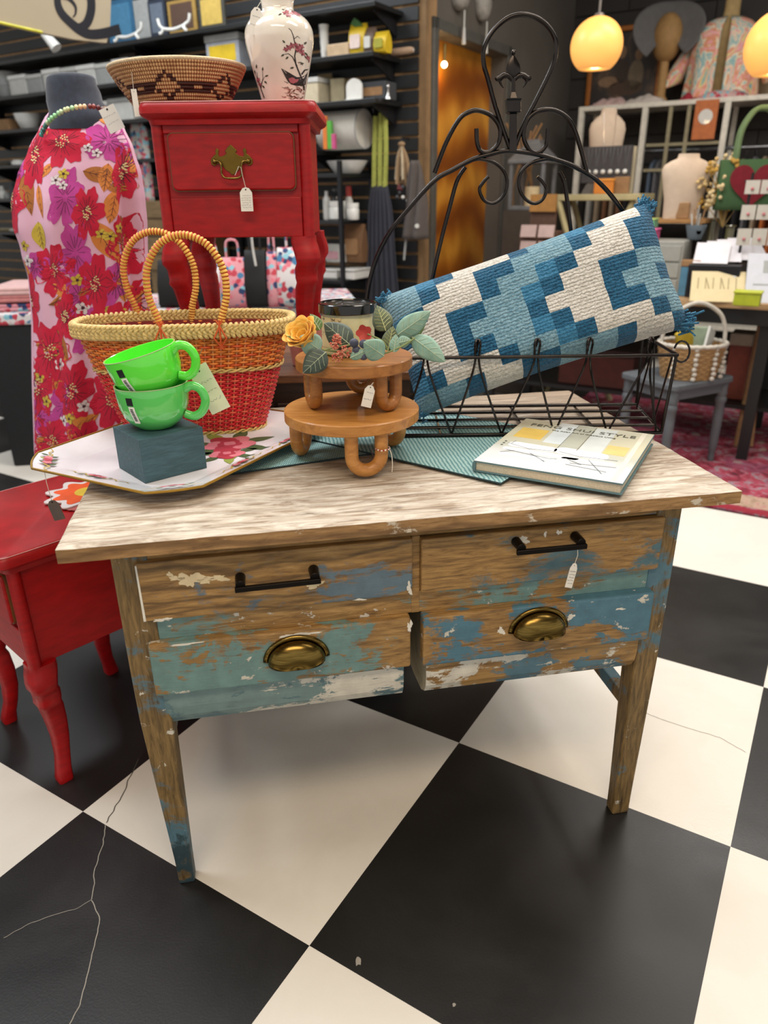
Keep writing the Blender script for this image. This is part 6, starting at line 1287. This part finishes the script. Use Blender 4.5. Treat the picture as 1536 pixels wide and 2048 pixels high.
# orange card hanging from the shelf
c=rwl(1414,215,.475); t=thing('hanging_card','orange card with a white disc hanging from the rack shelf','card',(c.x,c.y,RZ+.02),grz); cw=.145; 
M().bb((-cw/2,-.004*1,-.235),(cw/2,.004,0)).obj('card',plain('card_orange','#b86a3a',.7),t); M().lathe([(.0001,0),(.045,0),(.045,.003)],24,fn=lambda p:Vector((p.x,-inw*-.006*0-(.0045+p.z)*(1 if inw>0 else -1),-.10+p.y))).obj('card_disc',wht,t)
# framed paintings on the wall
def frame(label,x0,x1,y0,y1,fm,inner):
    a=rwl(x0,y0,.02); b=rwl(x1,y1,.02); c=(a+b)/2; w_=abs((b-a).dot(GB)); h=abs(a.z-b.z); t=thing('framed_picture',label,'picture',(c.x,c.y,c.z),grz); s=1 if inw<0 else -1; f=.035
    for (u0,u1,v0,v1) in ((-w_/2,w_/2,h/2-f,h/2),(-w_/2,w_/2,-h/2,-h/2+f),(-w_/2,-w_/2+f,-h/2+f,h/2-f),(w_/2-f,w_/2,-h/2+f,h/2-f)):
        p,q=sorted((-.015*s,.03*s)); M().bb((u0,p,v0),(u1,q,v1)).obj('frame_bar',fm,t,bevel=.006)
    p,q=sorted((-.012*s,.006*s)); M().bb((-w_/2+f,p,-h/2+f),(w_/2-f,q,h/2-f)).obj('canvas',inner,t); return t,w_,h,s
def painting(name,stops,sc):
    t=NT(name); co=t.co('Object'); t.color(t.ramp(t.noise(co,sc,3,.5,.8),stops)); t.pr(Roughness=.5); return t.m
gf=plain('frame_orange_gold','#9a5a18',.4,.3); 
t,w_,h,s=frame('dark figure painting in a gold frame behind the globe lamp',1184,1316,60,214,gf,painting('old_painting',((.35,'#14100d'),(.5,'#2c2119'),(.62,'#54402e'),(.72,'#7d6248')),6))
bl_m=plain('paint_skin','#8a6c50',.6); sh_m=plain('paint_cloth','#7a6b55',.6)
for u,v,r1,r2,m_ in ((-.03,.13,.030,.042,bl_m),(.11,.10,.028,.040,bl_m),(.10,-.06,.055,.10,sh_m),(-.13,-.10,.075,.035,bl_m),(-.02,-.02,.05,.075,plain('paint_umber','#3a2a1e',.6)),(.02,-.16,.13,.05,plain('paint_umber2','#4a3524',.6))):
    M().prism([(u*w_*1.6+r1*cos(q),v*h*1.5+r2*sin(q)) for q in [TAU*i/20 for i in range(20)]],.0065*s,.008*s,fn=lambda x,z,q:(x,q,z)).obj('painted_figure',m_,t)
frame('pale print in an orange frame at the right edge',1497,1600,95,206,plain('frame_orange','#b8781f',.4,.2),painting('pale_print',((.35,'#6e5638'),(.5,'#9d8460'),(.7,'#b8a684')),9))
# head with sun hat
hz=RZ+.0306; hc=rwl(1326,150,.30); hd=thing('hat_mannequin','tan mannequin head wearing a grey wide-brimmed hat on the rack','mannequin head',(hc.x,hc.y,hz)); hp_=rwl(1326,70,.30).z-hz; 
skin=plain('mannequin_tan','#9a7748',.7); hatm=plain('hat_grey','#5d5b5a',.9,var=.08,bump=.2,bs=200)
M().lathe([(.05,0),(.05,.02),(.03,.05),(.03,hp_-.13)],20).obj('neck_post',skin,hd,smooth=50)
M().ball((0,0,hp_-.02),.118,24,16,sc=(.84,.9,1.25)).obj('head',skin,hd,smooth=180)
fo_=Vector((-hc.x,-hc.y,0)).normalized()
sd_=Vector((-fo_.y,fo_.x,0)); hcz=hp_-.01
def brim(u,v):                                    # floppy brim pushed back so that it frames the face
    a=rad(-58)+rad(296)*u; r=lerp(.078,.225,v); up_=Vector((0,0,1))*.97-fo_*.25; fw=fo_*.97+Vector((0,0,.25))
    return sd_*(r*cos(a)*1.02)+up_*(r*sin(a)*(.86 if sin(a)>0 else .90))+fw*(.030+.075*v*abs(cos(a))**1.3-.03*v*max(sin(a),0))+Vector((0,0,hcz+.02))
M().grid(brim,60,8).obj('hat_brim',hatm,hd,smooth=180).modifiers.new('t','SOLIDIFY').thickness=.006
def crown(u,v):
    a=TAU*u; up_=Vector((0,0,1))*.97-fo_*.25; bw=-(fo_*.97+Vector((0,0,.25))); q=v*PI/2
    return (sd_*cos(a)+up_*sin(a)*.85)*(.115*cos(q)**.6+.0005)+bw*(.13*sin(q)-.03)+Vector((0,0,hcz+.02))
M().grid(crown,40,10,cu=True).obj('hat_crown',hatm,hd,smooth=180)
# kimono torso
kc=rwl(1437,205,.22); kt=thing('torso_form','cream torso form standing on the white rack','mannequin',(kc.x,kc.y,hz)); kh=rwl(1437,38,.22).z-hz; torm=plain('torso_beige','#a38a5c',.8)
R=[[(w_*cos(q),w_*.62*sin(q),z*kh) for q in [TAU*i/28 for i in range(28)]] for z,w_ in ((0,.10),(.04,.12),(.3,.115),(.62,.145),(.82,.155),(.93,.12),(1.0,.055),(1.08,.05),(1.2,.05),(1.22,.03))]
M().loft(R).obj('torso',torm,kt,smooth=60)
def kimm():
    t=NT('kimono_print'); co=t.co('Object'); n=t.noise(t.co('Object',scale=(1,1,.55)),10,3,.5,1.5); t.color(t.ramp(n,((.30,'#d07f8c'),(.38,'#e0c6ac'),(.44,'#86b0b0'),(.50,'#e0d4bc'),(.55,'#d08a5c'),(.60,'#e0a0a6'),(.66,'#d8c878'),(.72,'#7aa6ae')),'EASE')); t.pr(Roughness=.85); return t.m
kim=thing('kimono','multicoloured watercolour print kimono draped on the torso form','kimono',(kc.x,kc.y,hz)); km=kimm()
kd=Vector((-kc.x,-kc.y,0)).normalized(); ka=math.atan2(kd.y,kd.x)
def robe(u,v):
    a=ka+.13+(TAU-.26)*u; z=kh*lerp(.985,.02,v); w_=lerp(.09,.205,min(v*5,1)**.6)+.035*v; f=1+.05*sin(a*9)*v
    return (w_*f*cos(a),w_*.72*f*sin(a),z)
M().grid(robe,70,24).obj('robe_body',km,kim,smooth=180).modifiers.new('t','SOLIDIFY').thickness=.005
for s in (1,-1):
    def sl_(u,v):
        a=TAU*u; base=Vector((.185*s*cos(grz),.185*s*sin(grz),kh*.84)); ax_=Vector((s*.16*cos(grz),s*.16*sin(grz),-kh*.62)); p=base+ax_*v; r=.055+.045*v; return p+Vector((r*cos(a)*.8,r*sin(a)*.8,r*.25*cos(a)))
    M().grid(sl_,24,10,cu=True).obj('sleeve',km,kim,smooth=180).modifiers.new('t','SOLIDIFY').thickness=.004
# pendant lamps
def pendant(label,xc,yc,rpx,Y,z_top=CEIL-.01):
    c=at(xc,yc,Y); r=rpx*mpp(c); t=thing('pendant_lamp',label,'lamp',(c.x,c.y,c.z-r*.80)); gl=emit('amber_glass','#f0ab5a',.60)
    pr=[(r*.62,0.0)]+[(r*sin(q),r*.80-r*cos(q)*(1)) for q in [rad(38)+(PI-rad(38)-.10)*i/20 for i in range(21)]]
    M().lathe(pr[1:],40).obj('glass_globe',gl,t,smooth=180).modifiers.new('t','SOLIDIFY').thickness=.004
    M().cyl((0,0,r*1.78),(0,0,r*1.88),.028,.02,20).obj('cap',plain('cap_grey','#7d746c',.4,.5),t,smooth=40); M().cyl((0,0,r*1.86),(0,0,z_top-(c.z-r*.80)),.006,n=10).obj('cord',plain('cord_grey','#6b6660',.7),t,smooth=40)
    plight((c.x,c.y,c.z-r*.70),5,(1,.72,.38),.05)
pendant('glowing amber globe pendant lamp hanging before the dark block wall',1193,92,51,4.2); pendant('glowing amber globe pendant lamp cut by the right edge of the view',1557,92,64,3.7)
# green bag with heart hanging at the right, and jewellery cards
gb=at(1500,420,3.82); BGz=gb.z; hb=thing('heart_bag','green felt bag with a dark red heart hanging behind the jewellery cards','bag',(gb.x+.0,3.86,BGz),grz*.5); felt_g=plain('felt_green','#3d5a38',.95,var=.1,vs=20); felt_r=plain('felt_red','#6e1420',.95,var=.15,vs=40)
bw_,bh_=.30,at(1500,318,3.82).z-BGz
M().loft([[(bw_/2*a,.05*b*d_,bh_*q) for a,b in ((-1,-1),(0,-1.2),(1,-1),(1,1),(0,1.2),(-1,1))] for q,d_ in ((0,.7),(.1,1),(.6,.9),(1,.5))]).obj('bag_body',felt_g,hb,smooth=50)
for y_ in (-.03,.03): M().tube(smoothpath([(-.085,y_,bh_*.97),(-.08,y_,bh_+.12),(-.04,y_,bh_+.20),(.0,y_,bh_+.215),(.04,y_,bh_+.20),(.08,y_,bh_+.12),(.085,y_,bh_*.97)],6),.012,8).obj('bag_handle',plain('felt_green_pale','#5d7350',.95),hb,smooth=60)
hpts=[]
for i in range(40):
    q=TAU*i/40; hpts.append((16*sin(q)**3/16*.105-.0,(13*cos(q)-5*cos(2*q)-2*cos(3*q)-cos(4*q))/16*.11+bh_*.52))
M().prism(hpts,-.068,-.062,fn=lambda x,z,q:(x,q,z)).obj('heart',felt_r,hb)
jr=thing('jewellery_rack','black card rack holding white earring cards at the right edge','rack',(at(1530,480,3.62).x,3.62,TZ),grz*.5)
rh=at(1500,345,3.62).z-TZ; 
for x in (-.10,.12): M().tube([(x,0,0),(x,0,rh)],.006,8).obj('upright',steel,jr)
M().bb((-.14,-.05,-.0002),(.16,.05,.012)).obj('foot',steel,jr)
for r,(yt,yb) in enumerate(((362,388),(412,440),(460,492))):
    z1,z0=at(1500,yt,3.58).z-TZ,at(1500,yb,3.58).z-TZ; M().tube([(-.13,0,z1),(.15,0,z1)],.004,6).obj('crossbar',steel,jr)
    for c in range(4):
        x=-.125+c*.066; M().bb((x,-.018,z0),(x+.06,-.014,z1+.004)).obj('earring_card',plain('card_white_warm','#bdb8ae',.7,var=.04),jr); M().ball((x+.03,-.022,z0+(z1-z0)*.4),.007,8,6).obj('earring',plain('earring_pink','#b5656a',.4),jr,smooth=180)
# tall lantern and sticks in the dark corner
lv=at(1062,420,4.9); lt=thing('lantern','grey metal lantern with a cream candle in the dark corner','lantern',(lv.x,4.9,lv.z-.45),grz); lg=plain('lantern_grey','#6e6f70',.5,.4); zz_=lv.z-.45; 
M().bb((-.13,-.13,0),(.13,.13,.45)).obj('crate',plain('crate_dark','#3c332b',.8),lt); lh=at(1062,335,4.9).z-lv.z
M().bb((-.11,-.11,.45),(.11,.11,.475)).obj('lantern_base',lg,lt,bevel=.004)
for sx in (-1,1):
    for sy in (-1,1): M().box((sx*.10,sy*.10,.47+lh/2),(.02,.02,lh)).obj('lantern_post',lg,lt)
M().loft([[(r*a,r*b,z) for a,b in ((-1,-1),(1,-1),(1,1),(-1,1))] for r,z in ((.12,.47+lh),(.12,.49+lh),(.04,.58+lh),(.04,.60+lh))]).obj('lantern_roof',lg,lt,bevel=.003)
M().cyl((0,0,.475),(0,0,.475+lh*.45),.045,n=24).obj('candle',plain('candle_cream','#c9b48c',.5),lt,smooth=40)
lt.location.z=0.0; 
for c_ in lt.children: c_.location.z=0
M().bb((-.125,-.125,-0),(.125,.125,zz_+.001)).obj('crate_base',plain('crate_dark','#3c332b',.8),lt)
for c_ in lt.children:
    if c_.name.split('.')[0]!='crate_base': c_.location.z=zz_
st=thing('dried_sticks','tan dried reeds standing behind the lantern','reeds',(lv.x-.02,5.12,0)); 
M().lathe([(.07,0),(.08,.3),(.06,.6),(.05,zz_+.30)],20).obj('tall_vase',plain('vase_dark2','#2b2622',.6),st,smooth=50)
rn=random.Random(3); zt_=at(1045,235,5.12).z
for i in range(9): M().tube(smoothpath([(rn.uniform(-.02,.02),0,zz_+.2),(rn.uniform(-.07,.07),0,lerp(zz_,zt_,.6)),(rn.uniform(-.16,.14),rn.uniform(-.05,.05),zt_-rn.random()*.15)],4),.006,6).obj('reed',[kraft,plain('reed_tan','#8f6b40',.8)][i%2],st,smooth=60)
# card display stand in front of the cream stand
cdp=at(1083,480,4.45); cs_=thing('card_display','small pink greeting cards on a brown display below the lantern','display',(cdp.x,4.45,TZ),grz); zc=cdp.z-TZ
M().bb((-.11,-.06,0),(.11,.06,zc+.05)).obj('display_body',plain('display_brown','#4f3526',.7),cs_,bevel=.004); M().bb((-.075,-.02,zc+.05+.10),(.075,.0,zc+.24)).obj('header_card',plain('header_tan','#94682f',.7),cs_)
M().bb((-.075,.0,zc+.05),(.075,.012,zc+.16)).obj('back_board',plain('display_brown','#4f3526',.7),cs_)
for r in range(3):
    for c in range(2): M().box((-.052+c*.104,-.065-.005*r,zc-.12+r*.085),(.09,.012,.065),rx=rad(-12)).obj('greeting_card',plain('card_pinkish','#a8908a',.7,var=.08),cs_)
# masks on the door wall
for xc,yt,yb,lab in ((920,-30,22,'left white painted mask with a tassel above the doorway'),(966,-40,45,'right white painted mask with a tassel above the doorway')):
    c=dwall(xc,(yt+yb)/2,.02); r=.075; hh=abs(dwall(xc,yt).z-dwall(xc,yb).z)/2; t=thing('decorative_mask',lab,'mask',c,math.atan2(-GA.y,-GA.x)); 
    M().ball((0,0,0),1,20,14,sc=(r,.05,hh)).obj('mask_face',plain('mask_white','#8f8b84',.4,var=.3,vs=25),t,smooth=180)
    for s in (-1,1): M().ball((s*r*.4,.042*DY,hh*.1),.018,10,8,sc=(1,.5,.6)).obj('mask_eye',plain('mask_dark','#1a1715',.6),t,smooth=180)
    M().tube([(0,.03*DY,-hh),(0,.03*DY,-hh-.09)],.004,6).obj('mask_cord',pale,t); M().tube([(0,.03*DY,-hh-.08),(0,.03*DY,-hh-.16)],[.007,.012],8).obj('tassel',pale,t,smooth=60)
# grey stool with the rattan basket
sc_=onz(1366,758,.43); SZ=.43; sr=thing('grey_stool','grey painted wooden stool with turned legs by the rug','stool',(sc_.x+.01,sc_.y+.10,0),rad(28)); sm=plain('stool_grey','#565b60',.6,var=.12,vs=14)
M().prism(rrect(.40,.34,.03),SZ-.028,SZ).obj('seat',sm,sr,bevel=.006)
for x in (-.165,.165):
    for y in (-.135,.135):
        M().lathe([(.012,.0085),(.016,.03),(.013,.05),(.017,.06),(.021,.10),(.023,.25),(.021,.30),(.026,.31),(.026,.325),(.020,.335),(.025,.345),(.022,.36),(.024,SZ-.028)],16,c=(x,y,0)).obj('turned_leg',sm,sr,smooth=50)
for y in (-.135,.135): M().bb((-.15,y-.009,SZ-.075),(.15,y+.009,SZ-.028)).obj('rail',sm,sr)
for x in (-.165,.165): M().bb((x-.009,-.12,SZ-.075),(x+.009,.12,SZ-.028)).obj('rail',sm,sr)
rb=sr.location+Vector((.03,-.05,SZ+.0006)); rtn=plain('rattan_tan','#96744a',.7,var=.2,vs=60); rwt=plain('rattan_white','#b9b3a8',.6)
bk2=thing('rattan_basket','round rattan basket with white lacing and hoop handle on the grey stool','basket',rb)
for r in range(13):
    z=.006+r*.0115; R_=.118+.03*z/.15; M().tube([((R_+.003*cos(i*PI/2+PI*r))*cos(TAU*i/64),(R_+.003*cos(i*PI/2+PI*r))*.82*sin(TAU*i/64),z) for i in range(64)],.0062,6,closed=True).obj('woven_row',rtn,bk2,smooth=60)
M().lathe([(.0001,.002),(.112,.002),(.112,.008)],30,fn=lambda p:Vector((p.x,p.y*.82,p.z))).obj('base',rtn,bk2)
M().tube([(.150*cos(TAU*i/60),.150*.82*sin(TAU*i/60),.155+.003*(i%2)) for i in range(60)],.0095,8,closed=True).obj('white_rim',rwt,bk2,smooth=60)
M().tube(smoothpath([(-.145,0,.15),(-.138,0,.22),(-.10,0,.29),(0,0,.335),(.10,0,.29),(.138,0,.22),(.145,0,.15)],6),.0095,8).obj('hoop_handle',rwt,bk2,smooth=60)
for a in (-100,-62,-28,-140):
    q=rad(a); k=M()
    for j in range(7): k.ball((.142*cos(q)+.004*(j%2),.142*.82*sin(q)-.006,.012+.022*j),.010,8,6,sc=(1.2,.7,1))
    k.obj('white_lacing',rwt,bk2,smooth=180)
for i,(x,y,an,m_) in enumerate(((-.04,0,.5,plain('pkt_yellow','#b59a2c',.5)),(.03,.02,-.4,plain('pkt_palegreen','#8fa08a',.5)),(.06,-.03,.9,pale))):
    M().box((x,y,.17),(.10,.012,.11),rz=an,ry=.4*(i-1)).obj('packet',m_,bk2,bevel=.003)
price_tag('white tag hanging at the front of the grey stool',None,[onz(1352,760,.40)*1+Vector((0,0,.0)),at(1351,785,onz(1352,760,.40).y)],.040,.060,0,lines=0)
# things under the side table
ubox('storage_crate','dark brown crate under the black table','crate',1150,1300,700,4.02,.2302,.30,plain('crate_red_brown','#4a2018',.8),lid=plain('crate_lid_dark','#2c1612',.8))
ubox('small_box','red and cream box under the black table','box',1482,1522,668,3.72,.2302,.14,plain('box_rust','#7c3a2a',.6),lid=plain('box_cream2','#9d927c',.6))
eb_=at(1500,800,3.62); es=thing('folded_easel','tan wooden easel leaning under the black table','easel',(eb_.x,3.60,.0092)); 
for s in (-1,1): M().tube([(s*.04,0,.006),(s*.012+.03,.10,.60)],.011,8).obj('easel_leg',kraft,es,smooth=50)
M().tube([(-.03,.03,.2),(.045,.03,.2)],.008,8).obj('easel_bar',kraft,es)
# paper flowers on the floor nightstand, and the tag on the tray
fz=NSH+.0006; fpos=onz(150,990,NSH)+Vector((.03,0,0)); pf=thing('paper_flower','orange and white scalloped paper plate on the floor nightstand','plate',(fpos.x,fpos.y,fz),rad(20))
def scal(r,n=9,d=.13): return [(r*(1-d+d*cos(n*q))*cos(q),r*(1-d+d*cos(n*q))*sin(q)) for q in [TAU*i/90 for i in range(90)]]
M().prism(scal(.098),.004,.007).obj('white_edge',plain('plate_white','#d6d0d0',.6,var=.03),pf); M().prism(scal(.078),.007,.0078).obj('orange_face',plain('plate_orange','#e2571c',.6),pf); M().lathe([(.0001,.0085),(.028,.0085),(.028,.0078)],24).obj('yellow_eye',plain('plate_yellow','#d6b93a',.6),pf)
p2=fpos+Vector((.01,-.055,0)); nk2=thing('napkin_stack','fanned pink scalloped napkins beside the orange plate','napkins',(p2.x,p2.y,fz),rad(-25))
for i in range(5): M().prism([(x,y*.7) for x,y in scal(.062,11,.10)],.0004+.0006*i,.001+.0006*i,fn=lambda x,y,z,i=i:(x*cos(i*.12)-y*sin(i*.12)+.006*i,x*sin(i*.12)+y*cos(i*.12),z)).obj('napkin',plain('napkin_pink','#b5605c',.8,var=.06),nk2)
y_t=onz(88,940,.782).y
price_tag('grey handwritten tag hanging on a thread below the white tray',None,[at(88,938,y_t),at(93,965,y_t),at(103,1000,y_t)],.021,.040,rad(12),plain('tag_grey','#5d524c',.8),lines=5)
